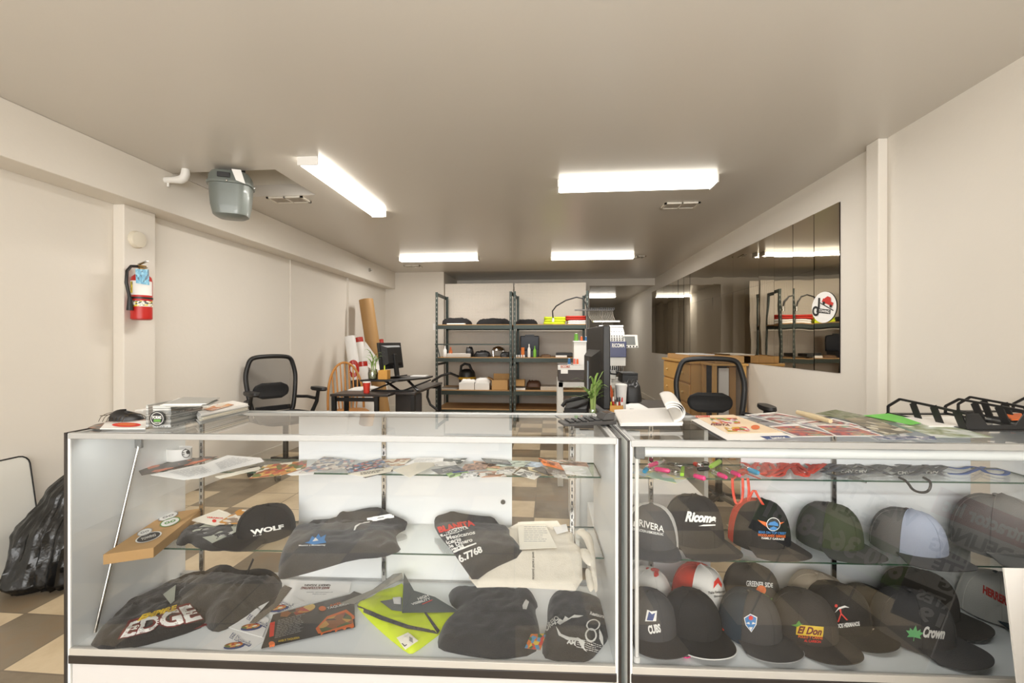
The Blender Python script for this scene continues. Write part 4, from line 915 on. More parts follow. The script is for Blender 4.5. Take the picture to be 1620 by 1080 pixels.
# big monitor from behind
pA = onD(945, 560, 2.74)
t = thing('monitor', 'large black monitor turned edge-on, standing on the work table', 'monitor', (pA.x, pA.y, WZ))
MT = Matrix.Translation((pA.x, pA.y, WZ)) @ Matrix.Rotation(R(-85), 4, 'Z')
zt = onD(945, 516, 2.62).z-WZ
mb = MB(); mb.M = MT; mb.box((-.27, -.02, .06), (.27, .02, zt)).obj('bezel', BLACK, t, bevel=.006)
mb = MB(); mb.M = MT; mb.box((-.26, .02, .07), (.26, .022, zt-.01)).obj('screen', pm('dark_screen', 18, 20, 24, .08), t)
loft([[(x*.2, -.02, .25+z*.14) for x, z in ((-1,-1),(1,-1),(1,1),(-1,1))], [(x*.13, -.06, .25+z*.10) for x, z in ((-1,-1),(1,-1),(1,1),(-1,1))]], MT).obj('rear_housing', BLACK, t)
mb = MB(); mb.M = MT; mb.box((-.01, -.062, .14), (.03, -.06, .32)).obj('label_strip', pm('silver_strip', 150, 165, 180, .3), t)
mb = MB(); mb.M = MT; mb.box((-.04, -.05, .0), (.04, -.02, .2)).box((-.13, -.1, 0), (.13, .1, .012)).obj('stand', BLACK, t, bevel=.003)
# near desk things
pb = onD(938, 650, 2.48)
bamboo('lucky bamboo in a small glass jar before the black monitor', pb.x, pb.y, WZ, .26, 6, 8, .026, .062)
pc = onD(974, 540, 2.5)
t, p = cubecup('tan wooden pen cube beside the foam cup', 974, pc.y, WZ, .073, .083, CORK)
for i, (dx, dy, m_, c_, lab) in enumerate(((-.02, 0, pm('hilite', 214, 222, 70), BLACK, 'yellow highlighter with dark end in the counter pen cube'), (-.008, .01, RED, PAPER, 'red pen with white end in the counter pen cube'), (.006, -.01, PAPER, BLACK, 'white pen with black end in the counter pen cube'), (.016, .005, RED, BLACK, 'red pen with black end in the counter pen cube'), (.024, -.008, PAPER, RED, 'white pen with red end in the counter pen cube'))):
    pen(lab, V3((p.x+dx, pc.y+dy, WZ+.006)), (dx*4, dy*2, 1), m_, c_, .095, .005)
p = onD(982.5, 540, 2.75); t = thing('foam_cup', 'white foam cup with lid next to the pen cube', 'cup', (p.x, p.y, WZ)); MB().lathe([(.027, 0), (.036, .165)], (p.x, p.y, WZ), 24).obj('cup', PAPER, t); MB().lathe([(.038, .162), (.038, .172), (.03, .177), (0, .177)], (p.x, p.y, WZ), 24).obj('lid', PAPER, t)
p = onD(965.5, 540, 2.8); bottle(965.5, 600, p.y, .017, pm('orange_bottle', 222, 98, 40, .4), PAPER, 'orange bottle right beside the black monitor', WZ)
pq = onD(1003, 540, 3.12)
lump('camera_bag', (988, 1017), 606, 636, pq.y, .16, BLACK, 'shiny black equipment pouch on the work table', 'bag', None, 21, .06)
slab('teal_folder', [(976, 640), (1000, 640), (992, 627), (975, 628)], WZ+.001, .004, pm('teal', 96, 150, 130, .6), label='teal folder under the foam cup', cat='folder')
p = onD(1003, 642, 2.62); MB().cbox((p.x, p.y, WZ+.018), (.055, .03, .028)).cbox((p.x-.01, p.y, WZ+.036), (.03, .026, .01)).obj('stapler', BLACK, label='small black stapler on the papers of the work table', cat='stapler', bevel=.004)
slab('loose_papers', [(985, 648), (1028, 648), (1003, 634), (990, 636)], WZ+.001, .004, PAPER, label='white sheets on the work table under the stapler', cat='papers')
pt = onD(917, 600, 2.9)
mb = MB(); mb.M = Matrix.Translation((pt.x-.02, pt.y-.2, WZ)) @ Matrix.Rotation(R(-20), 4, 'Z'); 
t = thing('label_printer', 'black desk phone with curled cord left of the bamboo jar', 'phone', (pt.x, pt.y-.2, WZ))
mb.box((-.07, -.07, .001), (.07, .07, .04)).add([(-.07, -.07, .04), (.07, -.07, .04), (.07, .07, .04), (-.07, .07, .04), (-.06, .04, .09), (.06, .04, .09), (.06, .07, .09), (-.06, .07, .09)], [(0,1,5,4), (1,2,6,5), (2,3,7,6), (3,0,4,7), (4,5,6,7)]).obj('phone_body', BLACK, t, bevel=.003); t.name = 'desk_phone'
MB().tube([(pt.x-.12, pt.y-.25, WZ+.05), (pt.x-.10, pt.y-.25, WZ+.08), (pt.x+.05, pt.y-.2, WZ+.11), (pt.x+.07, pt.y-.2, WZ+.08)], .012, 8).obj('handset', BLACK, t)
# white printer low behind the cases
p = onD(985, 760, 2.25)
t = thing('receipt_printer', 'white office printer behind the cases at shelf height', 'printer', (p.x+.1, 2.15, .50))
px0 = onD(925, 700, 2.3).x; 
MB().box((px0+.05, 2.02, .42), (px0+.5, 2.38, .60)).obj('printer_body', WHITE, t, bevel=.01); MB().box((px0+.07, 2.0, .47), (px0+.3, 2.03, .55)).obj('paper_slot', GREYP, t, bevel=.003)
MB().add([(px0+.06, 2.06, .60), (px0+.12, 2.06, .66), (px0+.12, 2.3, .66), (px0+.06, 2.3, .60)], [(0, 1, 2, 3)]).obj('control_panel', pm('lcd_grey', 150, 165, 170, .2), t, smooth=0, solid=.01)
MB().box((px0+.02, 2.0, 0), (px0+.52, 2.4, .42)).obj('printer_stand', MELA, label='white cabinet carrying the office printer', cat='cabinet', bevel=.003)

# ============================================================= embroidery machine
EY_ = 3.95
def e(px, py, Y=EY_): return onY(px, py, Y)
t = thing('embroidery_machine', 'multi-needle embroidery machine with blue name plate and thread rack', 'embroidery machine', (e(960, 600).x, EY_+.3, 0))
EW = mat('machine_white', rgb(222, 220, 214), .35, var=.03); EB = mat('machine_blue', rgb(16, 26, 84), .3, var=.05)
x0, x1 = e(883, 0).x, e(1000, 0).x
zb0 = e(900, 600).z; st_ = MB()
for x in (x0+.02, x1-.05):
    for y in (EY_, EY_+.55): st_.cbox((x, y, (zb0-.02)/2), (.05, .05, zb0-.02))
st_.bar((x0, EY_, zb0-.045), (x1, EY_, zb0-.045), .05, .05).bar((x0, EY_, .69), (x1, EY_, .69), .04, .04).bar((x0+.02, EY_, zb0-.045), (x0+.02, EY_+.55, zb0-.045), .05, .05)
st_.obj('stand', EW, t, bevel=.004)
zb = e(900, 600).z; zt = e(900, 578).z
MB().box((x0, EY_-.05, zb-.01), (x0+.36, EY_+.5, zt)).obj('drive_housing', pm('machine_dark', 66, 58, 54, .5), t, bevel=.005)
hd = MB().box((x0-.003, EY_-.056, zt-.035), (x0+.3, EY_+.0, zt+.004)).obj('logo_strip', EW, t)
tr = bvh(hd); decal('lettering', [(text2d('RICOMA', .02), [(887, 577.5), (902, 577.5), (902, 582), (887, 582)], pm('ink_orange', 190, 90, 50))], tr, hd); 
MB().box((e(887, 0).x, EY_-.057, e(887, 590).z), (e(898, 0).x, EY_-.05, e(887, 584).z)).obj('sticker', PAPER, t)
# tower and head
hx0, hx1 = e(938, 0).x, e(986, 0).x
MB().box((hx0+.04, EY_+.0, zb), (hx1-.06, EY_+.5, e(0, 530).z)).obj('tower', EW, t, bevel=.01)
mb = MB(); za, zc_ = e(960, 577).z, e(960, 517).z
bodyp = [(EY_-.16, za), (EY_-.16, e(0, 560).z), (EY_-.10, e(0, 528).z), (EY_-.02, zc_), (EY_+.12, zc_), (EY_+.12, za)]
xa, xb = e(962, 0).x-.08, e(986, 0).x-.005
n = len(bodyp); vs = [(xa, y, z) for y, z in bodyp]+[(xb, y, z) for y, z in bodyp]
mb.add(vs, [tuple(range(n)), tuple(range(n, 2*n))[::-1]]+[(i, n+i, n+(i+1) % n, (i+1) % n) for i in range(n)]); head = mb.obj('needle_head', EW, t, bevel=.004)
bp = MB().box((xa-.01, EY_-.185, e(0, 562, EY_-.18).z), (e(991, 0, EY_-.18).x, EY_-.162, e(0, 540, EY_-.18).z)).obj('name_plate', EB, t, bevel=.004)
decal('lettering', [(text2d('RICOMA', .03, .1), [(968, 543), (988, 543), (988, 549.5), (968, 549.5)], PAPER)], bvh(bp), bp)
hol = MB()
for i in range(8):
    for j in range(5): hol.cyl((xa+.03+i*.022, EY_-.115+.014*j*.8, e(0, 538).z+.0+j*.017), (xa+.03+i*.022, EY_-.13+.012*j*.8, e(0, 538).z+j*.017), .0055, n=8)
hol.obj('tension_knobs', BLACK, t)
MB().box((xa, EY_-.03, zc_), (xb, EY_+.1, zc_+.012)).bar((xa-.05, EY_+.02, e(0, 512).z), (xb-.03, EY_+.02, e(0, 512).z), .1, .01).obj('thread_guide', CHROME, t)
nd = MB()
for i in range(12): nd.cyl((xa+.01+i*.016, EY_-.14, za), (xa+.01+i*.016, EY_-.14, za-.05), .003, n=6)
nd.obj('needles', CHROME, t)
# rack, combs and threads
rz1 = e(940, 489).z; rx0, rx1 = e(930, 0).x, e(973, 0).x
MB().bar((e(910, 0).x, EY_+.1, rz1), (rx1, EY_+.1, rz1), .04, .012).cyl((rx0, EY_+.1, rz1), (rx0, EY_+.1, zb), .01).cyl((rx1-.1, EY_+.1, rz1), (rx1-.1, EY_+.1, zc_), .01).obj('rack_post', pm('rack_grey', 96, 92, 88, .4, metal=.6), t)
cm = MB()
for i in range(15): cm.cbox((rx0+(rx1-rx0)*i/14, EY_+.08, rz1+.008), (.008, .05, .02))
cm.obj('comb', BLACK, t)
for i in range(15):
    xs = rx0+.01+(rx1-rx0-.02)*i/14; xe = xa+.01+(xb-xa-.03)*i/14
    MB().tube([(xs, EY_+.09, rz1), (xs+.002, EY_+.08, rz1-.05), (xs*.6+xe*.4, EY_+.06, rz1-.11), (xe, EY_+.03, e(0, 513).z)], .0022, 5).obj('thread_tube', pm('thread_white', 176, 168, 154, .6), t)
# control tablet
pc_ = e(996, 541, EY_-.1); mb = MB(); mb.M = Matrix.Translation(pc_) @ Matrix.Rotation(R(10), 4, 'Z') @ Matrix.Rotation(R(-15), 4, 'X')
cp = mb.box((-.072, -.012, -.055), (.072, .012, .062)).obj('control_panel', EW, t, bevel=.006)
m2_ = MB(); m2_.M = mb.M; m2_.box((-.058, -.014, -.028), (.045, -.012, .048)).obj('screen', pm('lcd', 120, 122, 120, .15), cp)
m2_ = MB(); m2_.M = mb.M; [m2_.cyl((-.03+i*.028, -.012, -.043), (-.03+i*.028, -.016, -.043), .006, n=10) for i in range(4)]; m2_.obj('buttons', BLACK, cp)
MB().bar(pc_+V3((-.1, .03, -.02)), pc_+V3((0, .01, 0)), .03, .02).obj('panel_arm', EW, t)
MB().box((e(983, 0).x, EY_-.05, e(0, 597).z), (e(1007.5, 0).x, EY_+.2, e(0, 586).z)).box((e(983, 0).x, EY_-.055, e(0, 586).z), (e(1007.5, 0).x, EY_+.2, e(0, 583.5).z)).obj('hoop_arm', BLACK, t, bevel=.003)
MB().tube([e(963, 583), e(966, 591), e(975, 592), e(978, 584)], .008, 8).cbox(e(976, 581), (.035, .05, .035)).cbox(e(968, 580), (.06, .1, .05)).obj('hook_assembly', BLACK, t)
MB().box((hx0, EY_-.02, e(0, 606).z), (hx1-.0, EY_+.3, e(0, 598).z)).obj('lower_arm', EW, t, bevel=.01)
# spools with a white stand beside
t = thing('spool_stand', 'white stand for spare thread spools left of the black monitor', 'stand', (e(918, 577).x, EY_, zt))
MB().box((e(908, 0).x, EY_+.02, zt+.002), (e(928, 0).x, EY_+.16, e(0, 541).z)).obj('stand_body', EW, t, bevel=.004)
MB().box((e(908, 0).x-.005, EY_+.01, e(0, 541).z), (e(929, 0).x, EY_+.17, e(0, 539).z)).obj('stand_top', WHITE, t, bevel=.002)
def spool(label, px, py0, py1, Y, r, m):
    p = e(px, py1, Y); h = e(px, py0, Y).z-p.z; t = thing('thread_spool', label, 'thread spool', p, 'thread spools by the embroidery machine')
    MB().lathe([(r, .004), (r*.8, h*.93)], (p.x, Y, p.z), 20).obj('thread', m, t); MB().lathe([(r*1.1, 0), (r*1.1, .004), (0, .004)], (p.x, Y, p.z), 20).lathe([(r*.5, h*.93), (r*.5, h), (0, h)], (p.x, Y, p.z), 14).obj('core', PAPER, t)
SG = pm('thread_green', 96, 150, 50, .5); SO = pm('thread_orange', 226, 100, 50, .5); SB = pm('thread_blue', 40, 100, 150, .5); SP = pm('thread_pink', 214, 110, 90, .5)
ys = EY_+.08
spool('large green thread spool on top of the spool stand', 911.5, 527, 540, ys, .02, SG); spool('orange thread spool on top of the spool stand', 920, 531.5, 540, ys, .011, SO); spool('blue thread spool on stand top against the monitor', 927, 532, 540, ys, .011, SB)
spool('blue spool on the dark machine housing, leftmost', 900.5, 566, 576.5, EY_-.03, .013, SB); spool('salmon spool on the dark machine housing', 908.5, 566.5, 576.5, EY_-.03, .012, SP); spool('red-orange spool beside the salmon one on the housing', 913.5, 567, 576.5, EY_-.03, .01, SO)

# ============================================================= pine drawers along the mirror wall
DX = 1.62; ya = onX(1092, 570, DX).y; yb_ = onX(1050, 562, DX).y; zt = onX(1092, 571, DX).z
t = thing('dresser', 'honey pine chest of drawers standing under the wall mirror', 'dresser', (DX+.2, (ya+yb_)/2, 0))
MB().box((DX+.012, ya, .04), (XR-.02, yb_, zt-.03)).obj('carcass', PINE, t, bevel=.002)
MB().box((DX-.02, ya-.03, zt-.03), (XR-.01, yb_+.03, zt)).obj('top', PINE, t, bevel=.004)
MB().box((DX+.03, ya+.02, 0), (XR-.03, yb_-.02, .04)).obj('plinth', PINE, t)
hh = (zt-.09)/4.6
for i in range(4):
    z1_ = zt-.045-i*(hh*1.12); z0_ = z1_-hh
    d = MB().box((DX-.006, ya+.025, z0_), (DX+.012, yb_-.025, z1_)).obj('drawer', PINE, t, bevel=.004)
    for y in (ya+.25, yb_-.25): MB().sph((DX-.018, y, (z0_+z1_)/2), .016, 12, 8).cyl((DX-.006, y, (z0_+z1_)/2), (DX-.018, y, (z0_+z1_)/2), .007).obj('knob', mat('pale_knob', rgb(220, 190, 130), .35, var=.05), d)
# pine desk beyond/next to the drawers, flush top
t = thing('side_table', 'pine table set against the mirror wall beside the chest', 'table', (DX+.2, ya-.35, 0))
y_n = onX(1140, 560, XR-.12).y
ty0 = ya-.42
MB().box((DX+.1, ty0, zt-.032), (XR-.01, ya-.035, zt-.006)).obj('tabletop', PINE, t, bevel=.003)
for (x, y) in ((DX+.13, ty0+.03), (XR-.05, ty0+.03), (DX+.13, ya-.07), (XR-.05, ya-.07)): MB().cbox((x, y, (zt-.032)/2), (.04, .04, zt-.034)).obj('leg', PINE, t)
MB().box((DX+.12, ya-.06, .3), (XR-.06, ya-.05, zt-.04)).obj('kneehole_shade', BLACK, t)  # black sheet put in for the shade of the open kneehole
MB().box((DX+.19, ty0+.06, .03), (DX+.29, ty0+.08, zt-.06)).obj('leaning_board', WHITE, label='narrow white board standing below the pine table', cat='board')
MB().box((DX+.31, ty0+.10, .0), (XR-.10, ty0+.16, zt-.05)).obj('flat_carton', CARD, label='flat brown carton upright below the pine table', cat='box')
zt2 = zt
t = thing('carton_tray', 'shallow cardboard tray of papers on the pine chest', 'box', (DX+.2, ya+.5, zt))
def tray(t, x0, y0, x1, y1, z, h, m, w=.004):
    MB().box((x0, y0, z), (x1, y0+w, z+h)).box((x0, y1-w, z), (x1, y1, z+h)).box((x0, y0+w, z), (x0+w, y1-w, z+h)).box((x1-w, y0+w, z), (x1, y1-w, z+h)).box((x0, y0, z), (x1, y1, z+w)).obj('carton', m, t, smooth=0)
tray(t, DX+.03, ya+.12, XR-.05, yb_-.1, zt, .065, CARD); MB().box((DX+.08, ya+.3, zt+.004), (XR-.1, yb_-.3, zt+.072)).obj('papers', PAPER, t)
t = thing('carton_tray', 'second shallow cardboard tray over the pine table', 'box', (DX+.25, ya-.2, zt)); tray(t, DX+.14, ty0+.04, XR-.04, ya-.08, zt-.005, .075, CARD)

# ============================================================= wall mirror of narrow panels
MIR = bpy.data.materials.new('mirror_silver'); N, L = nodes(MIR); b = N['Principled BSDF']; b.inputs['Metallic'].default_value = 1; b.inputs['Roughness'].default_value = .02; b.inputs['Base Color'].default_value = rgb(214, 206, 190)
tc = N.new('ShaderNodeTexCoord'); n1 = N.new('ShaderNodeTexNoise'); n1.inputs['Scale'].default_value = 1.6; bp_ = N.new('ShaderNodeBump'); bp_.inputs['Strength'].default_value = .12; bp_.inputs['Distance'].default_value = .02
L.new(tc.outputs['Object'], n1.inputs[0]); L.new(n1.outputs[0], bp_.inputs['Height']); L.new(bp_.outputs[0], b.inputs['Normal'])
ms = onX(1328, 455, XR-.008).y; me_ = onX(1031, 500, XR-.008).y; mz1 = onX(1328, 319, XR-.008).z; mz0 = onX(1328, 590, XR-.008).z
t = thing('wall_mirror', 'long mirror of narrow tiles covering the right wall', 'mirror', (XR-.01, (ms+me_)/2, mz0))
rnd = random.Random(4); edges = []; y = ms
n_p = int(round((me_-ms)/.305)); wd = (me_-ms)/n_p
for i in range(n_p):
    y0_ = ms+i*wd; tl = rnd.uniform(-.0026, .0026); tv = rnd.uniform(-.0014, .0014)
    for j, (za_, zb2) in enumerate(((mz0, mz0+(mz1-mz0)*.64), (mz0+(mz1-mz0)*.64, mz1))):
        tv2 = tv+rnd.uniform(-.0008, .0008)
        MB().add([(XR-.006+tl, y0_+.001, za_+.0005), (XR-.006-tl, y0_+wd-.001, za_+.0005), (XR-.006-tl+tv2, y0_+wd-.001, zb2-.0005), (XR-.006+tl+tv2, y0_+.001, zb2-.0005)], [(3, 2, 1, 0)]).obj('mirror_tile', MIR, t, smooth=0)
MB().box((XR-.003, ms, mz0), (XR-.001, me_, mz1)).obj('backing', pm('mirror_backing', 52, 46, 40, .6), t)
# round sticker with tow truck emblem
ps = onX(1303, 486, XR-.012)
t = thing('round_sticker', 'round white towing decal stuck on the mirror', 'sticker', ps)
ry = (onX(1323, 486, XR-.012)-onX(1284, 486, XR-.012)).length/2; rz_ = (onX(1303, 462, XR-.012)-onX(1303, 511, XR-.012)).length/2
mb = MB(); mb.add([(XR-.012, ps.y+ry*cos(a), ps.z+rz_*sin(a)) for a in [2*pi*i/40 for i in range(40)]], [tuple(range(40))]); dk = mb.obj('disc', PAPER, t, smooth=0)
tr = bvh(dk); IK = pm('ink_black', 28, 28, 28); IR = pm('ink_red', 196, 44, 32)
decal('emblem', [(SQ, rq(1303, 492, 22, 7, 6), IK), (text2d('TOWING', .02), rq(1304, 492, 17, 4.5, 6), PAPER), (SQ, rq(1296, 480, 3, 18, 3), IK), (disc2d(20, .55), rq(1291, 492, 11, 16, 0), IK),
    (SQ, rq(1310, 478, 18, 6, 24), IR), (poly2d([(0, 0), (1, 0), (.75, 1), (.3, 1)]), rq(1311, 472, 12, 6, 24), IR), (disc2d(14), rq(1304, 479, 4, 5), IK), (disc2d(14), rq(1315, 484, 4, 5), IK), (SQ, rq(1309, 485, 24, 1.5, 30), IK)], tr, t)
# ============================================================= goods in the cases
surf2 = lambda v: S2+.001-(.30*max(0, .20-v))
INKW = pm('print_white', 232, 230, 224, .6); INKR = pm('print_red', 222, 52, 36, .6); INKK = pm('print_black', 34, 33, 34, .6); INKB = pm('print_blue', 66, 128, 186, .6)
INKN = pm('print_navy', 36, 62, 120, .6); INKG = pm('print_green', 92, 150, 62, .6); INKO = pm('print_orange', 224, 110, 44, .6); INKY = pm('print_yellow', 226, 190, 54, .6); INKGR = pm('print_grey', 150, 150, 148, .6); INKM = pm('print_maroon', 112, 34, 34, .6)
CREAM = pm('cream_paper', 236, 230, 214, .7); CANVAS = mat('natural_canvas', rgb(222, 214, 198), .85, var=.05, scale=30, bump=.25, bscale=300)
FOOD = art('food_print', [rgb(206, 132, 52), rgb(150, 74, 34), rgb(226, 186, 96), rgb(96, 110, 44), rgb(236, 226, 206), rgb(190, 60, 36)], 9, seed=2)
DFOOD = art('dark_food_print', [rgb(60, 44, 36), rgb(150, 90, 44), rgb(206, 150, 70), rgb(86, 96, 44), rgb(160, 60, 40)], 10, seed=5)
# --- middle shelf, left case
kb = [(163, 894), (176, 868), (318, 800), (322, 812), (243, 872), (241, 882)]
# cardboard mailer, pokes forward over the shelf edge
a = drop(178, 872, S2+.055); 
c1 = [drop(*p, S2+.045) for p in ((163, 877), (243, 866), (322, 803), (262, 812))]
mb = MB(); mb.add([p-V3((0, 0, .036)) for p in c1]+c1, [(0,1,2,3), (7,6,5,4), (0,4,5,1), (1,5,6,2), (2,6,7,3), (3,7,4,0)])
mailer = thing('mailer_box', 'flat brown cardboard mailer with round stickers poking off the middle shelf', 'box', c1[0]); bx = mb.obj('carton', CARD, mailer, smooth=0, bevel=.001)
tr = bvh(bx)
for nm, cx, cy, w, h, m1, m2, lab in (('round_sticker', 235, 850, 44, 13, INKK, INKW, 'black oval sticker'), ('round_sticker', 229, 842, 26, 10, PAPER, INKGR, 'white sticker near the front'), ('round_sticker', 266, 817, 34, 10, PAPER, INKGR, 'white sticker at the back'), ('round_sticker', 269, 826, 34, 12, PAPER, INKG, 'white and green sticker')):
    q = rq(cx, cy, w, h, -18 if h > 10 else -20)
    s_ = decal(nm, [(disc2d(24), q, m1), (disc2d(24, .88), q, m2), (text2d('PRINT' if 0 else 'TOWING' if m1 is INKK else 'STUDIO' if 0 else 'oo', .02), rq(cx, cy, w*.55, h*.3, -18), m2)], tr, mailer, label=lab)
def prints(o, name, items, label=None, off=.003):
    p = o if o.parent is None else o.parent
    return decal(name, items, bvh(o), o, off=off, label=label, mx=.07)
sh = soft('black_shirt', [(277, 862), (284, 845), (296, 836), (330, 826), (378, 830), (380, 850), (372, 868), (340, 873), (312, 868), (300, 858), (290, 864)], surf2, .02, CLOTHK, seed=3, label='black folded shirt under flyers on the middle shelf, left of cap', cat='shirt', wr=.008)
f1 = slab('flyer', [(304, 840), (326, 828), (378, 830), (380, 838), (336, 859)], S2+.024, .001, pm('sage_paper', 178, 182, 168), label='grey-green flyer with a round dark emblem on the black shirt', cat='flyer')
prints(f1, 'emblem', [(disc2d(), rq(329, 840, 26, 12, -3), INKGR), (disc2d(24, .8), rq(329, 840, 26, 12, -3), INKK), (text2d('LAWN CARE', .02), rq(358, 845, 24, 4, -14), INKW)], off=.0008)
f2 = slab('flyer', [(300, 823), (346, 806), (360, 810), (376, 820), (341, 832)], S2+.030, .001, CREAM, label='cream flyer with small red rooster drawing', cat='flyer')
prints(f2, 'lettering', [(text2d('VERAMOS', .02), rq(340, 819, 26, 2.6, 4), INKR), (disc2d(10), rq(339, 824, 7, 5), INKR)], off=.0008)
f3 = slab('flyer', [(340, 830), (378, 806), (432, 802), (424, 808), (384, 828)], S2+.034, .001, art('foodflyer2', [rgb(232, 226, 214), rgb(220, 210, 196), rgb(200, 140, 60), rgb(150, 130, 112)], 7, seed=7), label='pale food menu flyer lying towards the shelf back', cat='flyer')
# polo shirt
polo = soft('polo_shirt', [(440, 916), (441, 890), (452, 860), (463, 838), (486, 823), (530, 820), (540, 808), (552, 810), (580, 803), (602, 802), (616, 812), (644, 824), (645, 830), (626, 846), (628, 858), (636, 872), (606, 882), (560, 885), (500, 903), (455, 915)], surf2, .03, CLOTHC, seed=5, label='charcoal polo shirt with small blue emblem spread over the middle shelf', cat='shirt', wr=.006)
tr = bvh(polo)
soft('collar', [(531, 822), (540, 808), (548, 812), (561, 818), (556, 828), (542, 832)], lambda v: surf2(v)+.026, .012, CLOTHK, parent=polo, seed=51, wr=.001, step=.006)
soft('collar', [(557, 826), (575, 812), (602, 801), (606, 812), (600, 822), (585, 826), (568, 832)], lambda v: surf2(v)+.026, .012, CLOTHK, parent=polo, seed=52, wr=.001, step=.006)
decal('size_tag', [(SQ, rq(603, 819, 42, 7, -10), PAPER), (SQ, rq(603, 819, 10, 2, -10), INKGR)], tr, polo, off=.009)
decal('embroidered_logo', [(poly2d([(0, .2), (.2, .3), (.35, .8), (.5, .6), (.65, 1), (.75, .65), (1, .9), (.92, .4), (1, .15), (.4, 0)]), rq(499, 853, 34, 17, -2), INKB), (poly2d([(.3, .2), (.5, .7), (.7, .3)]), rq(499, 853, 24, 12, -2), INKW), (text2d('SAMUEL THE PLUMBER' if 0 else 'CLEANING & RESTORING' if 0 else 'Mexican Heritage' if 0 else 'Mexico y Monterrey', .02), rq(494, 863, 42, 3, -1), INKW)], tr, polo)
decal('piping', [(poly2d([(0, 0), (.1, .5), (.4, .85), (1, 1), (1, .9), (.45, .72), (.2, .4), (.1, 0)]), rq(572, 832, 26, 14, 0), INKW)], tr, polo)
# blanita shirt + tote
tote = soft('tote_bag', [(742, 930), (742, 870), (758, 846), (800, 826), (905, 823), (908, 860), (920, 868), (922, 935), (870, 932), (800, 928)], lambda v: surf2(v)+.001, .012, CANVAS, seed=8, wr=.003, label='natural canvas tote bag with vertical lettering, under the black shirt', cat='tote bag')
prints(tote, 'lettering', [(text2d('and racial justice', .01), [(846, 874), (846, 917), (841, 917), (841, 874)], INKK)])
for k, (pp_, lab) in enumerate((([(909, 842), (914, 836), (926, 836), (936, 846), (940, 866), (943, 900), (946, 934), (941, 938), (935, 905), (930, 870), (922, 850)], 0), ([(916, 868), (930, 868), (938, 880), (942, 888), (936, 896), (929, 894), (920, 884)], 0), ([(925, 900), (934, 898), (941, 930), (934, 938), (928, 925)], 0))):
    soft('strap', pp_, lambda v: surf2(v)+.004, .010, CANVAS, parent=tote, seed=12+k, wr=.003)
bl = soft('black_shirt', [(686, 826), (690, 816), (705, 812), (715, 808), (730, 812), (760, 816), (780, 817), (790, 830), (806, 836), (806, 848), (818, 858), (828, 878), (778, 900), (750, 921), (735, 900), (712, 868), (695, 848)], lambda v: surf2(v)+.016, .022, CLOTHK, seed=9, wr=.003, label='black shirt with red and white store printing, draped off the middle shelf', cat='shirt')
prints(bl, 'printed_lettering', [(text2d('BLANITA', .06), [(692, 834), (747, 822), (752, 832), (696, 843)], INKR), (poly2d([(0, .3), (.5, .9), (.9, 1), (1, .6), (.6, .2), (.05, 0)]), rq(719, 841, 46, 11, -8), INKW), (text2d('MEXICANA', .03), [(700, 843), (737, 834), (739, 839), (702, 848)], INKK),
    (text2d('Mexicanos', .03), [(706, 849), (751, 840), (752, 846), (709, 855)], INKW), (text2d('iceria', .03), [(706, 856), (729, 851), (730, 857), (709, 862)], INKW), (text2d('de Dinero', .03), [(708, 863), (746, 852), (748, 858), (711, 868)], INKW), (text2d('ueria', .03), [(712, 868), (733, 861), (735, 867), (714, 872)], INKW), (SQ, [(716, 873), (753, 860), (754, 862), (717, 876)], INKW),
    (text2d('6.7768', .04), [(724, 880), (760, 865), (764, 875), (731, 891)], INKW)])
inv = slab('invoice_sheet', [(819, 826), (860, 824), (881, 866), (822, 869)], lambda v: surf2(v)+.022, .0012, CREAM, label='ruled invoice sheet lying on the tote bag', cat='paper')
prints(inv, 'lettering', [(text2d('INVOICE', .02), rq(842, 826.5, 18, 3, 0), INKGR), (lines2d(8, .75, 3), rq(848, 846, 38, 26, 0), INKGR)], off=.0008)
tg = slab('price_tag', [(874, 832), (896, 829), (899, 840), (881, 845)], S2+.022, .001, PAPER, label='small white hang tag on the tote bag corner', cat='tag'); 
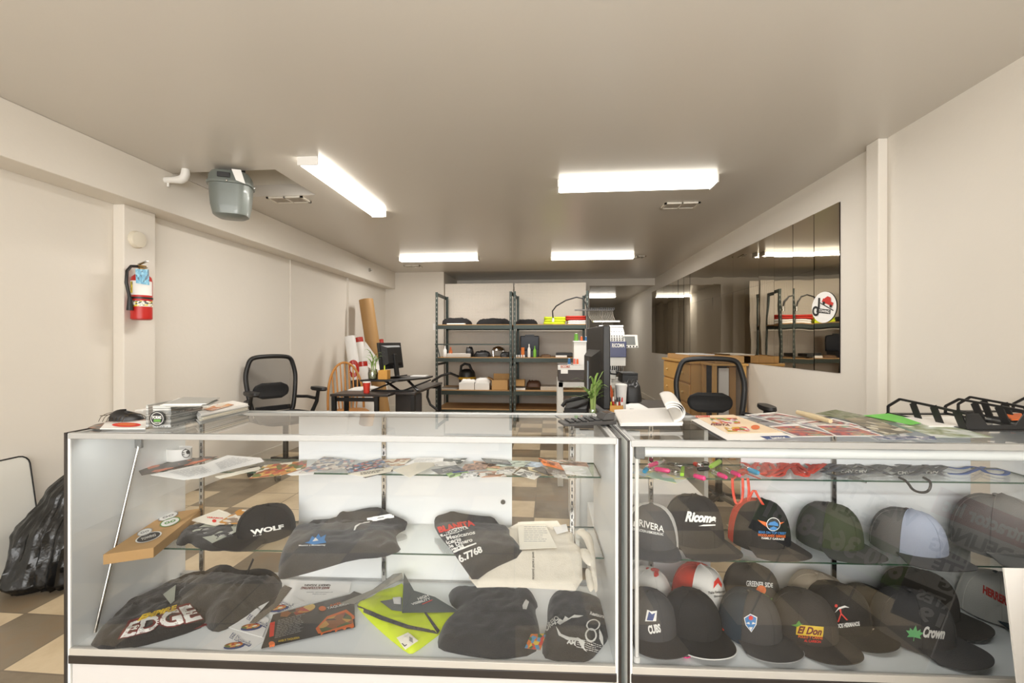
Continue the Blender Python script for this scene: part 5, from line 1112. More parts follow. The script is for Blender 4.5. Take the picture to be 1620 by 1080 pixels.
# caps ---------------------------------------------------------
def cap(label, px, py, z, yaw, crown, brim, back=None, s=1.0, tall=.125, tilt=0, logo=None, brimline=None, w=.185, fa=62, name='baseball_cap', button=None):
    back = back or crown
    t = thing(name, label, 'cap', (0, 0, 0), 'caps in the display cases')
    W, D = w/2, w*.52
    def cr(a, e, off=0):   # a=0 front (-y)
        fr = max(0, cos(a)); rr = cos(e)**.62 if e < pi/2-1e-4 else 0
        hz = tall*(sin(e)**.92)*(1+.10*fr*(1-rr*.6)) ; push = .012*fr*sin(min(pi/2, e*1.2))
        return V3(((W*rr+off)*sin(a), -((D*rr+push+off))*cos(a)+.01, hz+.004+off*.3))
    nu, nv = 36, 12; vs = []; fs = []; mi = []
    for j in range(nv+1):
        e = pi/2*j/nv
        for i in range(nu): vs.append(cr(2*pi*i/nu, e))
    for j in range(nv):
        for i in range(nu):
            fs.append((j*nu+i, j*nu+(i+1) % nu, (j+1)*nu+(i+1) % nu, (j+1)*nu+i)); a = (i+.5)*360/nu; a = a-360 if a > 180 else a
            mi.append(0 if abs(a) < fa else 1)
    mb = MB().add(vs, fs, mi); mb.f = [f[::-1] for f in mb.f]
    co = mb.obj('crown', [crown, back], t, smooth=60)
    co.data.update()
    for k in range(6):
        a = 2*pi*(k/6)
        MB().tube([cr(a, pi/2*j/8, .0008) for j in range(9)], .0011, 5).obj('seam', crown if k in (0, 1, 5) else back, co, smooth=40) if s > .9 else None
    MB().sph((0, .01, tall*1.04+.004), (.008, .008, .004), 10, 6).obj('button', button or brim, t)
    A = R(66)
    def bf(u, v, th=0):
        a = -A+2*A*u; p0 = cr(a, 0.02); L_ = .070*(cos(a*1.0)**.55 if abs(a) < pi/2 else 0)+.004
        q = p0+V3((sin(a)*.25*L_*v, -L_*v, 0)); q.z = .006+.010*v*.0-1.55*(q.x)**2*(.25+.9*v)+.012*(v)*0+th
        q.z = max(q.z+.012, .0012+th) if th else max(q.z+.012, .0012); return q
    mb = MB(); k0 = 0; nu2, nv2 = 24, 8
    mb.grid(lambda u, v: bf(u, v, .003), nu2, nv2); mb.grid(lambda u, v: bf(1-u, v, 0), nu2, nv2)
    e1 = [bf(i/nu2, 1, .003) for i in range(nu2+1)]; e0 = [bf(i/nu2, 1, 0) for i in range(nu2+1)]
    kk = len(mb.v); mb.add(e1+e0, [(i, i+1, nu2+2+i, nu2+1+i) for i in range(nu2)])
    bo = mb.obj('brim', brim, t, smooth=60)
    if brimline: MB().tube([p+V3((0, -.0005, -.0015)) for p in e1], .0018, 6).obj('edge_piping', brimline, bo)
    p = onZ(px, py, z)
    t.location = (p.x, p.y, z+.001); t.rotation_euler = (R(tilt), 0, R(yaw)); t.scale = (s, s, s)
    bpy.context.view_layer.update()
    vv_ = [uv_of(o_.matrix_world @ q.co)[1] for o_ in (co, bo) for q in o_.data.vertices]
    if max(vv_) > .458: t.location += CV*(.458-max(vv_))
    if min(vv_) < .014: t.location += CV*(.014-min(vv_))
    bpy.context.view_layer.update()
    if logo:
        d = decal('embroidered_logo', logo, bvh_t(co, t), co, off=.0022*1)
    return t, co, bo
def bvh_t(o, t):
    return BVHTree.FromPolygons([o.matrix_world @ v.co for v in o.data.vertices], [list(p.vertices) for p in o.data.polygons])
def wdecal_fix(): pass
# decal() builds world-space vertices, so give rotated/scaled parents a full inverse
_old = MB.obj
def _obj(s, name, mats, parent=None, **k):
    o = _old(s, name, mats, parent, **k)
    if parent is not None and (parent.get('_w') or (parent.parent and parent.parent.rotation_euler.z != 0) or parent.rotation_euler.z != 0):
        bpy.context.view_layer.update(); o.matrix_parent_inverse = parent.matrix_world.inverted()
    return o
MB.obj = _obj
CG = mat('cap_charcoal', rgb(68, 66, 65), .85, var=.12, bump=.3, bscale=400); CGL = mat('cap_grey', rgb(108, 106, 103), .85, var=.1, bump=.3, bscale=400); CK = mat('cap_black', rgb(20, 20, 21), .85, var=.2, bump=.3, bscale=400)
CW = mat('cap_white', rgb(228, 225, 218), .8, var=.05, bump=.2, bscale=400); CR = mat('cap_red', rgb(198, 58, 38), .8, var=.08, bump=.2, bscale=400); CNV = mat('cap_navy', rgb(40, 56, 68), .85, var=.1, bump=.3, bscale=400)
CB = mat('cap_beige', rgb(176, 164, 146), .85, var=.08, bump=.2, bscale=400); CLV = mat('cap_pale_blue', rgb(160, 166, 182), .85, var=.06, bump=.2, bscale=400); COL_ = mat('cap_green_reflection', rgb(62, 66, 48), .85, var=.2, bump=.2, bscale=400)
MSH = mat('cap_white_mesh', rgb(206, 204, 198), .8, var=.1, bump=.4, bscale=500); CDG = mat('cap_grey_brown', rgb(62, 57, 52), .85, var=.1, bump=.3, bscale=400)
T = text2d
cap('black knit-look cap lettered WOLF on the left case middle shelf', 418, 847, S2, -30, CK, CK, s=1.12, tall=.10, logo=[(T('WOLF', .05), [(396, 838), (448, 829), (449, 836), (398, 846)], INKW), (T('TEAM' if 0 else 'K-9', .0), [(401, 846), (414, 844), (414, 846), (401, 848)], INKW)])
Z2 = S2
cap('grey cap with white mesh back lettered RIVERA', 1030, 862, Z2, -12, CG, CG, MSH, s=1.12, tall=.13, logo=[(T('RIVERA', .01), [(1012, 821), (1050, 832), (1050, 842), (1012, 832)], INKW), (T('CONSTRUCTION & REMODELING INC', .02), [(1000, 834), (1049, 843), (1049, 847), (1000, 838)], INKW), (SQ, rq(1006, 829, 6, 8, 10), INKW)], brimline=None)
cap('black cap with white Ricoma script on the middle shelf', 1092, 850, Z2, 22, CK, CDG, s=1.2, tall=.145, logo=[(T('Ricoma', .05, .35), [(1084, 808), (1132, 813), (1132, 827), (1084, 825)], INKW), (poly2d([(0, .3), (.3, .9), (1, 1), (1, .5), (.4, .3)]), rq(1118, 831, 26, 4, 0), INKW)])  # black brim gets a greyer material to carry the light on it
cap('black cap with blue car emblem and orange-red back', 1200, 857, Z2, 22, CK, CDG, CR, s=1.15, tall=.14, fa=100, logo=[(poly2d([(0, 1), (.36, .7), (.36, .1), (.5, 0), (.64, .1), (.64, .7), (1, .9), (.75, .3), (.5, .1), (.2, .45)]), rq(1219, 829, 42, 12, 3), INKO), (disc2d(28), rq(1223, 829, 21, 21), INKW), (disc2d(28), rq(1223, 829, 19, 19), INKK), (poly2d([(0, .2), (.15, .7), (.6, 1), (.95, .6), (1, .1)]), rq(1223, 828, 16, 8, 5), INKB), (poly2d([(0, .4), (.5, 1), (1, .6), (.8, 0), (.2, 0)]), rq(1223, 835, 13, 6, 5), INKB),
    (T('WASH ON THIS STREET' if 0 else 'BEAR ON TOP CREST', .03), rq(1221, 842, 42, 4, 3), INKB), (T('WOODLANDS RESORT' if 0 else 'WOODLANDS GARAGE', .03), rq(1220, 846.5, 42, 4, 3), INKO), (T('FAMILY GARAGE', .03), rq(1222, 851, 34, 3.4, 3), INKW)])
cap('dark cap coloured with a green reflection on the middle shelf beside the emblem cap', 1300, 852, Z2, 18, COL_, CG, CG, s=1.15, tall=.13)  # green glass reflection is put into the crown colour of this dark cap
cap('grey cap with pale blue front panel on the middle shelf', 1440, 872, Z2, 12, CLV, CG, CGL, s=1.2, tall=.12)
cap('plain grey cap at the right end of the middle shelf', 1560, 862, Z2, 10, CGL, CGL, s=1.35, tall=.145)
Z3 = DECK
cap('white cap with red brim and small red mascot outline', 1022, 944, Z3, 12, CW, CR, CW, s=1.0, tall=0.125, logo=[(T('LOS 7 HERMANOS', .02), rq(1034, 893, 24, 5, 8), INKR), (disc2d(12), rq(1036, 902, 14, 6, 10), INKR), (poly2d([(.2, 0), (0, .6), (.4, 1), (.8, .9), (1, .3), (.6, 0)]), rq(1038, 908, 8, 10, 10), INKR)])
cap('white-fronted red trucker cap with red arrow mark', 1108, 960, Z3, 26, CW, CR, CR, s=1.08, tall=0.14, logo=[(poly2d([(0, 0), (.05, .6), (.5, 1), (1, .4), (.95, .1), (.5, .5)]), rq(1135, 922, 13, 18, 2), INKR), (T('Thalias Restaurant', .02), rq(1133, 936, 26, 4, -6), INKK), (T('Elmwood Park' if 0 else 'Elmwood', .02), rq(1137, 942, 16, 3.2, -6), INKK)])
cap('charcoal cap lettered GREENER SIDE LAWN CARE', 1190, 960, Z3, 20, CDG, CDG, s=1.12, tall=0.142, logo=[(T('GREENER SIDE', .02), [(1181, 918), (1222, 922), (1222, 929), (1181, 927)], INKW), (disc2d(20), rq(1204, 933, 15, 15), INKO), (poly2d([(0, 0), (.2, .8), (.4, .3), (.6, 1), (.8, .4), (1, 0)]), rq(1204, 940, 24, 6), INKG), (T('LAWN CARE', .02), rq(1205, 946.5, 32, 4, 3), INKG)])
cap('plain beige cap behind the black and charcoal caps', 1278, 946, Z3, 25, CB, CB, s=1.1, tall=0.115)
cap('small black cap tucked behind, right of the two-brothers cap', 1368, 955, Z3, 30, CK, CK, s=0.75, tall=0.09)
cap('big dark brown cap behind the maple leaf cap', 1440, 958, Z3, 40, CDG, CDG, s=1.2, tall=0.125)
cap('white cap with red HERRERO lettering and navy brim', 1580, 972, Z3, 25, CW, CNV, CW, s=1.15, tall=0.13, logo=[(T('HERRERO', .05), [(1556, 925), (1600, 948), (1600, 962), (1555, 938)], INKR)])
Z3b = DECK
cap('charcoal cap with blue and white CUBS badge, front row', 1030, 1003, Z3b, 16, CG, CDG, CG, s=1.05, tall=0.125, logo=[(poly2d([(0, 0), (.1, 1), (.5, .9), (1, 1), (1, .1)]), rq(1030, 974, 17, 18, 5), INKW), (poly2d([(0, 0), (.2, 1), (.6, .7), (1, .9), (.8, 0)]), rq(1030, 974, 12, 14, 5), INKN), (T('CUBS', .05), rq(1035, 994, 19, 14, -10), INKW)])
cap('plain black cap with white edged brim in the front row', 1096, 998, Z3b, 12, CK, CK, s=1.08, tall=0.118, brimline=INKW)
cap('dark grey cap with a blue and white mask badge', 1190, 1004, Z3b, 22, CG, CG, CNV, s=1.08, tall=0.128, brimline=INKGR, logo=[(poly2d([(.5, 0), (.1, .4), (0, .8), (.5, 1), (1, .8), (.9, .4)]), rq(1188, 985, 21, 29, -3), INKW), (poly2d([(.5, 0), (.1, .4), (0, .8), (.5, 1), (1, .8), (.9, .4)]), rq(1188, 985, 18, 26, -3), INKB), (disc2d(16), rq(1188, 977, 7, 7), INKR), (poly2d([(0, .4), (1, 0), (.8, 1)]), rq(1183.5, 985, 6, 4), INKW), (poly2d([(0, 0), (1, .4), (.2, 1)]), rq(1192.5, 985, 6, 4), INKW), (poly2d([(0, 1), (1, 1), (.5, 0)]), rq(1188, 994, 6, 6), INKW)])
cap('brown-grey cap with yellow El Don patch', 1276, 1006, Z3b, 22, CDG, CDG, s=1.1, tall=0.128, logo=[(SQ, rq(1281, 997, 42, 16, 5), INKY), (T('El Don', .04, .3), rq(1281, 997, 38, 12, 5), INKM), (T('POLLO Y CARNE', .03), rq(1282, 1007, 38, 4.5, 4), INKO), (T('AL CARBON', .03), rq(1285, 1013, 26, 4, 4), INKR), (poly2d([(0, .2), (.4, .4), (.6, 1), (.8, .5), (1, .6), (.5, 0)]), rq(1262, 986, 19, 10, 5), INKG)])
cap('black cap lettered LOS DOS HERMANOS with red figure', 1328, 990, Z3b, 34, CK, CK, s=1.08, tall=0.13, brimline=None, logo=[(poly2d([(0, 0), (.45, .62), (.4, 1), (.6, 1), (.55, .62), (1, 0), (.85, 0), (.5, .5), (.15, 0)]), rq(1331, 972, 17, 20, -12), INKR), (poly2d([(0, 0), (.3, .8), (.7, 1), (1, .6), (.7, .7), (.3, .5)]), rq(1332, 963, 24, 10, -5), INKW), (disc2d(10), rq(1323, 958, 5, 5), INKR), (T('LOS DOS HERMANOS', .04), rq(1337, 988, 44, 7, -7), INKW)])
cap('grey cap with green maple leaf and white script', 1452, 1012, Z3b, 38, CG, CG, s=1.2, tall=0.125, logo=[(poly2d([(.48, 0), (.48, .25), (.1, .2), (.2, .38), (0, .6), (.2, .62), (.2, .8), (.38, .65), (.5, 1), (.62, .65), (.8, .8), (.8, .62), (1, .6), (.8, .38), (.9, .2), (.52, .25), (.52, 0)]), rq(1447, 1001, 28, 25, 8), pm('leaf_print', 110, 190, 120, .6)), (T('Crown', .05, .3), rq(1477, 1000, 34, 18, 5), INKW)])
MB.obj = _old
# --- keychain lights, lanyards on the upper shelf of the right case
PINK = pm('clear_pink', 222, 40, 120, .25); TEALK = pm('clear_blue', 40, 150, 190, .25); LIMEK = pm('clear_lime', 150, 200, 60, .25); CLR = glass('clear_plastic', (.9, .92, .94, 1), .15, 1.2)
def keylight(label, p0, p1, z, r, m, m2=None):
    a = onZ(*p0, z+r); b_ = onZ(*p1, z+r); t = thing('keychain_light', label, 'keychain', a, 'keychain lights on the upper shelf'); d = b_-a
    MB().tube([a, a+d*.1, a+d*.5], [r*.7, r, r], 12).obj('body', m, t); MB().tube([a+d*.5, a+d*.9, b_], [r*1.02, r, r*.5], 12).obj('clear_end', m2 or CLR, t)
    return t
zk = S1+.001
for args in (('pink keychain light at far left with clear end', (1025, 737), (1052, 728), .009, PINK), ('blue tipped keychain light left of the pink one', (1019, 746), (1026, 738), .009, TEALK), ('pink keychain light lying flat left of compass disc', (1036, 741), (1060, 745), .009, PINK, PINK), ('pink keychain light pointing right, beside green clip', (1098, 752), (1116, 757), .009, PINK, PINK), ('clear bodied keychain light with a pink tip at centre', (1149, 755), (1126, 745), .009, PINK), ('pink keychain light nearest the red lanyards', (1170, 752), (1148, 742), .009, PINK), ('blue and clear torch keychain before red lanyards', (1200, 748), (1172, 738), .010, TEALK), ('lime keychain light standing out at the back', (1124, 738), (1140, 729), .010, LIMEK, LIMEK), ('black keychain light behind the compass disc', (1056, 733), (1080, 737), .008, BLACK, CLR), ('orange-red keychain at the shelf back', (1098, 733), (1112, 738), .009, CR, CLR), ('black keychain light between lime and pink ones', (1104, 742), (1122, 741), .008, BLACK, BLACK)):
    keylight(args[0], args[1], args[2], zk, args[3], args[4], args[5] if len(args) > 5 else None)
def ring(label, px, py, z, r, m, cat='keychain', name='key_ring'):
    p = onZ(px, py, z); return MB().tube([(p.x+r*cos(a), p.y+r*sin(a), z+.003) for a in [2*pi*i/20 for i in range(20)]], .0022, 6, closed=True).obj(name, m, label=label, cat=cat)
p = onZ(1068, 746, zk); t = thing('compass_keychain', 'round silver compass keychain between the pink lights', 'keychain', p); MB().lathe([(.017, 0), (.017, .006), (.014, .007)], p, 24).obj('case', CHROME, t); MB().lathe([(.0135, .0072), (0, .0074)], p, 24).obj('dial', pm('dial_dark', 60, 60, 58), t)
slab('green_clip', [(1076, 753), (1082, 753), (1083, 742), (1078, 742)], zk, .012, LIMEK, label='small lime green striped clip beside the compass', cat='clip')
slab('leaflet', [(998, 748), (1012, 741), (1087, 757), (1070, 765)], zk, .001, art('leaflet_art', [rgb(206, 214, 206), rgb(220, 222, 212), rgb(150, 190, 170), rgb(190, 206, 220), rgb(222, 216, 150)], 5, seed=3), label='pale green leaflet under the pink keychains, over shelf edge', cat='leaflet')
ring('small dark ring of keychain near shelf back', 1116, 733, zk, .014, BLACKM); ring('steel split ring beside the lime light', 1092, 741, zk, .010, CHROME)
def lanyard(label, strips, z, m, w=.010, cat='lanyard', hang=None, group='lanyards on the upper shelf'):
    t = thing('lanyard', label, cat, onZ(*strips[0][0], z), group)
    for i, st_ in enumerate(strips):
        pts = chaikin_open([onZ(x, y, z+.004+.0022*((i*5+j) % 4)) for j, (x, y) in enumerate(st_)], 2)
        rib(pts, w, m, t)
    if hang:
        for hs_ in hang: rib(chaikin_open([C(*q) for q in hs_], 2), w, m, t, side=CU)
    return t
def chaikin_open(p, k):
    for _ in range(k):
        q = [p[0]]
        for a, b_ in zip(p, p[1:]): q += [a*.75+b_*.25, a*.25+b_*.75]
        q.append(p[-1]); p = q
    return p
def rib(pts, w, m, t, side=None, name='strap'):
    mb = MB(); vs = []
    for i, p in enumerate(pts):
        d = (pts[min(i+1, len(pts)-1)]-pts[max(0, i-1)]).normalized(); s = side if side is not None else d.cross(V3((0, 0, 1))).normalized()
        vs += [p-s*w/2, p+s*w/2]
    mb.add(vs, [(2*i, 2*i+1, 2*i+3, 2*i+2) for i in range(len(pts)-1)]); return mb.obj(name, m, t, smooth=60, solid=.0012)
LR = mat('lanyard_red', rgb(206, 70, 52), .7, var=.1); LG = mat('lanyard_grey', rgb(92, 94, 98), .7, var=.1); LB = mat('lanyard_blue', rgb(52, 86, 148), .65, var=.1)
for k, (x0, x1, s) in enumerate(((1172, 1240, 1), (1205, 1272, 2), (1240, 1302, 3))):
    rr = random.Random(s); st_ = []
    for j in range(5): ph = rr.uniform(0, 6); st_.append([(x0+(x1-x0)*i/9+4*cos(i*1.9+ph), 740+9*sin(i*.9+ph)+(j-2)*2.5) for i in range(10)])
    lanyard(['coral red lanyards coiled nearest the blue torch', 'coral red lanyards at the middle of the heap', 'coral red lanyards against the dark grey lanyards'][k], st_, zk, LR, .017)
u_, _z = uv_of(onZ(1178, 758, S1)); 
hu = [uv_of(onZ(x, 758, S1))[0] for x in (1160, 1176, 1184, 1202)]
lanyard('coral red lanyard hanging in loops below the upper shelf', [[(1160, 757), (1170, 745), (1180, 748), (1202, 757)]], zk, LR, .010,
    hang=[[(hu[0], .272, S1+.004), (hu[0], .268, S1-.05), (hu[0]+.012, .268, S1-.10), (hu[1]-.004, .268, S1-.085), (hu[1], .268, S1-.04), (hu[1], .272, S1+.003)], [(hu[2], .272, S1+.004), (hu[2]+.004, .268, S1-.05), (hu[2]-.004, .268, S1-.095), (hu[2]+.02, .268, S1-.03), (hu[3]-.01, .268, S1-.06), (hu[3]+.012, .268, S1-.095)]])
st_ = [[(1298+i*11+j*3, 741+8*sin(i*.75+j*1.7)+(j-2)*2) for i in range(10)] for j in range(5)]
lg1 = lanyard('dark grey lanyards with white letters left of black cord', st_, zk, LG, .022)
lg2 = lanyard('dark grey lettered lanyards just left of the blue one', [[(1410+i*10+j*2, 741+8*sin(i*.7+j*2.1)+(j-2)*2) for i in range(9)] for j in range(5)], zk, LG, .024)
for lg, xs in ((lg1, (1340, 1362)), (lg2, (1430, 1475))):
    s_ = [o for o in lg.children]; tr = bvh(s_)
    for x in xs: decal('lettering', [(T('CMV', .03), rq(x, 748 if lg is lg2 else 746, 20, 5, -2), INKW)], tr, lg)
lanyard('bright blue lanyard curling at the right end of shelf', [[(1498, 738), (1520, 742), (1535, 737), (1552, 740), (1560, 748), (1590, 752), (1596, 745), (1575, 742), (1560, 742)], [(1500, 749), (1525, 750), (1540, 744), (1556, 738)]], zk, LB, .016)
t = thing('charging_cable', 'black cable loop dropping beneath the grey lanyards', 'cable', onZ(1448, 758, S1)); hu = [uv_of(onZ(x, 758, S1))[0] for x in (1425, 1462)]
MB().tube(chaikin_open([C(hu[0], .30, S1+.005), C(hu[0]+.0, .265, S1+.002), C(hu[0]+.02, .262, S1-.035), C(hu[1]-.015, .262, S1-.04), C(hu[1], .265, S1), C(hu[1], .30, S1+.006)], 3), .0045, 8).obj('cord', BLACK, t)
pk = onZ(1086, 1040, DECK); ring('pink keychain ring lying on the deck below the caps', 1084, 1036, DECK+.001, .016, PINK); 
# --- upper shelf, left case: papers and cards
zp = S1+.001
p = onZ(283, 727, zp); t = thing('tape_roll', 'wide white roll with round black stamp at the shelf end', 'tape roll', p)
MB().lathe([(.052, .001), (.052, .052), (.046, .052), (.046, .001), (.052, .001)], p, 36, sx=1.0, sy=.8).obj('roll', PAPER, t); tr = bvh(list(t.children)); decal('stamp', [(disc2d(24, .85), rq(294, 717, 13, 14), INKK), (disc2d(20), rq(297, 715, 6, 6), INKK), (lines2d(2, .5, 3), rq(290, 718, 4, 6), INKK)], tr, t)
n_ = [0]
def sheet(label, poly, m, cat='flyer', name='flyer', z=None, items=None, t_=.0009, group=None, lift=0):
    n_[0] += 1; z0 = (zp+.0011*n_[0]*.5 if z is None else z)+lift
    o = slab(name, poly, (lambda v: z0+max(0, v-.44)*2.5), t_, m, label=label, cat=cat, group=group)
    if items: prints(o, 'print', items, off=.0006)
    return o
sheet('dark brochure with orange edge, furthest left on the upper shelf', [(217, 741), (224, 752), (300, 737), (345, 722), (325, 722)], art('dark_brochure', [rgb(52, 46, 44), rgb(70, 62, 58), rgb(60, 52, 48), rgb(196, 110, 80)], 6, seed=4), z=zp)
sheet('dense white price list sheet, largest of upper shelf papers', [(238, 751), (300, 738), (352, 729), (385, 737), (318, 756), (290, 759)], PAPER, z=zp+.004, name='printed_sheet', cat='paper', items=[(lines2d(10, .7, 5, .1), [(268, 747), (350, 731), (368, 738), (300, 755)], pm('faint_ink', 176, 176, 176))])
sheet('white price list sheet overlapping the largest one', [(318, 736), (360, 720), (412, 724), (418, 730), (340, 749)], PAPER, z=zp+.0055, name='printed_sheet', cat='paper', items=[(lines2d(8, .7, 6, .1), [(340, 733), (372, 722), (404, 727), (350, 743)], pm('faint_ink', 176, 176, 176))])
sheet('white folded strip of paper under the price lists', [(340, 754), (410, 738), (414, 742), (348, 757)], CREAM, z=zp+.002, name='printed_sheet', cat='paper')
sheet('food menu flyer in orange and yellow, at the shelf edge', [(394, 757), (418, 736), (486, 728), (484, 740), (445, 752)], FOOD, z=zp+.004)
sheet('white rounded card right of the orange food flyer', [(448, 748), (475, 740), (500, 742), (496, 750), (460, 752)], PAPER, z=zp+.0022)
sheet('grey catalogue flyer with blue and pink corner', [(472, 748), (512, 722), (562, 728), (545, 741)], art('catalogue', [rgb(170, 160, 152), rgb(206, 196, 186), rgb(120, 116, 116), rgb(130, 140, 156), rgb(196, 160, 154), rgb(220, 214, 204)], 8, seed=6), z=zp+.005)
sheet('navy grid flyer with red and blue pictures', [(544, 738), (602, 725), (617, 737), (552, 748)], art('navygrid', [rgb(58, 60, 70), rgb(80, 120, 160), rgb(180, 80, 70), rgb(200, 190, 180), rgb(50, 50, 56)], 12, seed=8), z=zp+.006)
sheet('pale card with black text under the navy flyer', [(550, 750), (580, 744), (622, 739), (618, 746), (578, 754)], CREAM, z=zp+.003, items=[(lines2d(2, .5, 4), rq(590, 747, 40, 4, -8), INKK)])
sheet('thin black-backed card poking below the navy flyer', [(574, 755), (620, 742), (622, 745), (578, 756)], INKK, z=zp+.001)
sheet('cream flyer with brown photo beside the upright', [(600, 727), (650, 725), (640, 735), (620, 738)], art('creamphoto', [rgb(226, 218, 200), rgb(210, 190, 160), rgb(160, 110, 80), rgb(232, 226, 214)], 6, seed=12), z=zp+.003)
sheet('white handwritten note at the middle of upper shelf', [(621, 744), (668, 728), (694, 733), (648, 755)], CREAM, z=zp+.005, name='note_sheet', cat='paper', items=[(lines2d(4, .8, 9), [(640, 741), (668, 732), (682, 735), (650, 748)], INKGR)])
sheet('white lined sheet behind the handwritten note', [(640, 735), (660, 724), (702, 724), (700, 733)], PAPER, z=zp+.003, name='note_sheet', cat='paper', items=[(lines2d(5, .8, 10), rq(675, 729, 40, 6, 0), INKGR)])
cards = [
 ('dark green and grey card at the start of the card heap', (714, 730), 40, 8, -3, rgb(96, 100, 96)), ('white card with red logo, start of the card heap', (704, 733), 34, 7, -4, rgb(230, 226, 218)),
 ('slate grey card fanned at the front of heap', (708, 743), 40, 9, -10, rgb(96, 98, 100)), ('card with purple-blue band above the green one', (732, 743), 36, 6, -7, rgb(96, 104, 168)),
 ('light green and white card at heap front left', (724, 749), 32, 8, -12, rgb(176, 208, 140)), ('white card with dark line of text at heap front', (742, 752), 28, 8, -4, rgb(228, 226, 222)),
 ('brown speckled food card, front of the card heap', (776, 750), 40, 9, -3, rgb(180, 130, 100)), ('brown photo card in the upper left of heap', (752, 738), 40, 10, -4, rgb(176, 132, 100)),
 ('pale orange card behind the brown photo card', (770, 735), 40, 8, 6, rgb(210, 160, 120)), ('yellow-green edged white card mid heap', (786, 741), 34, 9, 12, rgb(222, 226, 186)),
 ('grey photo card behind the mid heap', (786, 730), 42, 7, 4, rgb(120, 122, 120)), ('white and mint card across the top of heap', (812, 733), 44, 9, 2, rgb(206, 220, 206)),
 ('tan card under the mint card', (806, 741), 36, 8, -8, rgb(196, 178, 150)), ('light blue striped card right of the mint card', (846, 735), 38, 9, 6, rgb(176, 196, 214)),
 ('orange card, brightest of the card heap', (872, 734), 34, 9, 14, rgb(226, 120, 40)), ('dark olive card behind the orange one', (880, 730), 40, 5, 2, rgb(104, 96, 66)),
 ('white card printed with black lines at shelf edge', (835, 750), 34, 11, 16, rgb(234, 230, 220)), ('black and silver card right of the ruled card', (862, 745), 28, 9, 22, rgb(70, 68, 66)),
 ('yellow-cream card beneath the black and silver card', (852, 742), 34, 8, 8, rgb(222, 206, 160)), ('grey small-print card hanging over the shelf edge', (886, 753), 24, 6, 8, rgb(170, 168, 160)),
 ('dark brown card near the right end of shelf', (880, 747), 30, 8, 8, rgb(90, 70, 56)), ('white sketch card at the right end of heap', (912, 744), 42, 14, 4, rgb(232, 234, 224)),
 ('rose brown card behind the white sketch card', (908, 733), 44, 7, 6, rgb(176, 140, 120)), ('long white card overlapping lower middle of heap', (800, 746), 30, 6, -4, rgb(226, 222, 214))]
for i, (lab, c_, w_, h_, a_, col) in enumerate(cards):
    rr = random.Random(i); dk_ = tuple(x*.35 for x in col[:3])+(1,)
    mm = art('card_art_%d' % i, [col, col, tuple(min(1, x*1.25+.04) for x in col[:3])+(1,), dk_ if i % 3 else (.8, .78, .72, 1), col], 4+i % 4, seed=i+20)
    sheet(lab, rq(c_[0], c_[1], w_, h_, a_, rr.choice((-1.2, -.6, .8, 1.4))), mm, cat='business card', name='business_card', z=zp+.0012*(1+(i*7) % 9)+i*.0002, group='business cards heaped on the upper shelf', items=[(lines2d(3, .6, i), rq(c_[0]+w_*.05, c_[1], w_*.5, h_*.5, a_), INKK if sum(col[:3]) > .7 else INKW)] if i % 2 == 0 else None)
# --- deck, left case
zd = DECK+.001
blk1 = soft('black_shirt', [(142, 1022), (150, 1008), (172, 986), (190, 962), (205, 956), (240, 940), (268, 920), (300, 905), (330, 902), (345, 930), (338, 965), (326, 990), (285, 1006), (215, 1025), (160, 1030)], zd, .035, CLOTHK, seed=21, wr=.010, label='black shirt with large white and maroon EDGE print, deck left corner', cat='shirt')
prints(blk1, 'printed_lettering', [(T('EDGE', .09, .1), [(200, 984), (300, 954), (326, 980), (186, 1013)], INKM), (T('EDGE', .04, .1), [(203, 987), (301, 957), (323, 979), (190, 1011)], INKW), (T('EMPIRE', .05, .3), [(222, 975), (280, 958), (282, 966), (218, 984)], INKY),
    (T('WINDOWS + DOORS' if 0 else 'EXTERIOR SYSTEMS', .02), [(208, 1008), (282, 992), (284, 995), (210, 1013)], INKK)], off=.005)
sheet('white panel of the printed banner strip, red T 360 text', [(190, 1020), (276, 1004), (330, 988), (320, 980), (316, 977), (212, 1006)], PAPER, name='banner_strip', cat='banner', z=zd+.004, items=[(SQ, [(215, 1014), (284, 1000), (286, 1005), (216, 1020)], INKK), (SQ, [(284, 1000), (330, 984), (331, 987), (286, 1006)], INKM), (T('T 360', .04), [(288, 991), (316, 986), (317, 991), (290, 997)], INKR)])
blk2 = soft('black_shirt', [(272, 985), (270, 950), (284, 928), (305, 915), (330, 900), (345, 893), (362, 893), (375, 901), (392, 902), (404, 899), (425, 900), (440, 910), (448, 926), (440, 945), (410, 960), (385, 980), (350, 1000), (332, 998), (322, 985), (300, 978)], zd, .075, CLOTHC, seed=24, wr=.014, label='rumpled charcoal shirt heaped at the deck centre-left, black tag upright', cat='shirt', step=.012)
q = onZ(390, 908, zd+.07); MB().bar(q, q+V3((.016, .02, .055)), .014, .002).obj('hang_tag', BLACK, blk2)
tag1 = slab('garment_tag', [(258, 940), (278, 925), (276, 950), (270, 955)], zd+.05, .001, pm('sage_paper', 178, 182, 168), label='pale green garment tag between the two black shirts', cat='tag')
def dflyer(x, y, w, h, a, k): return rq(x, y, w, h, a, k)
BLUEF = PAPER
fl = [('white taco flyer with blue lettering nearest the case front', [(318, 1026), (368, 990), (424, 1010), (388, 1032)], (390, 1000)), ('white taco flyer with blue lettering in the middle of the three', [(360, 992), (405, 960), (426, 980), (415, 1008)], None), ('white taco flyer with blue lettering furthest back', [(408, 960), (452, 938), (482, 952), (430, 972)], None)]
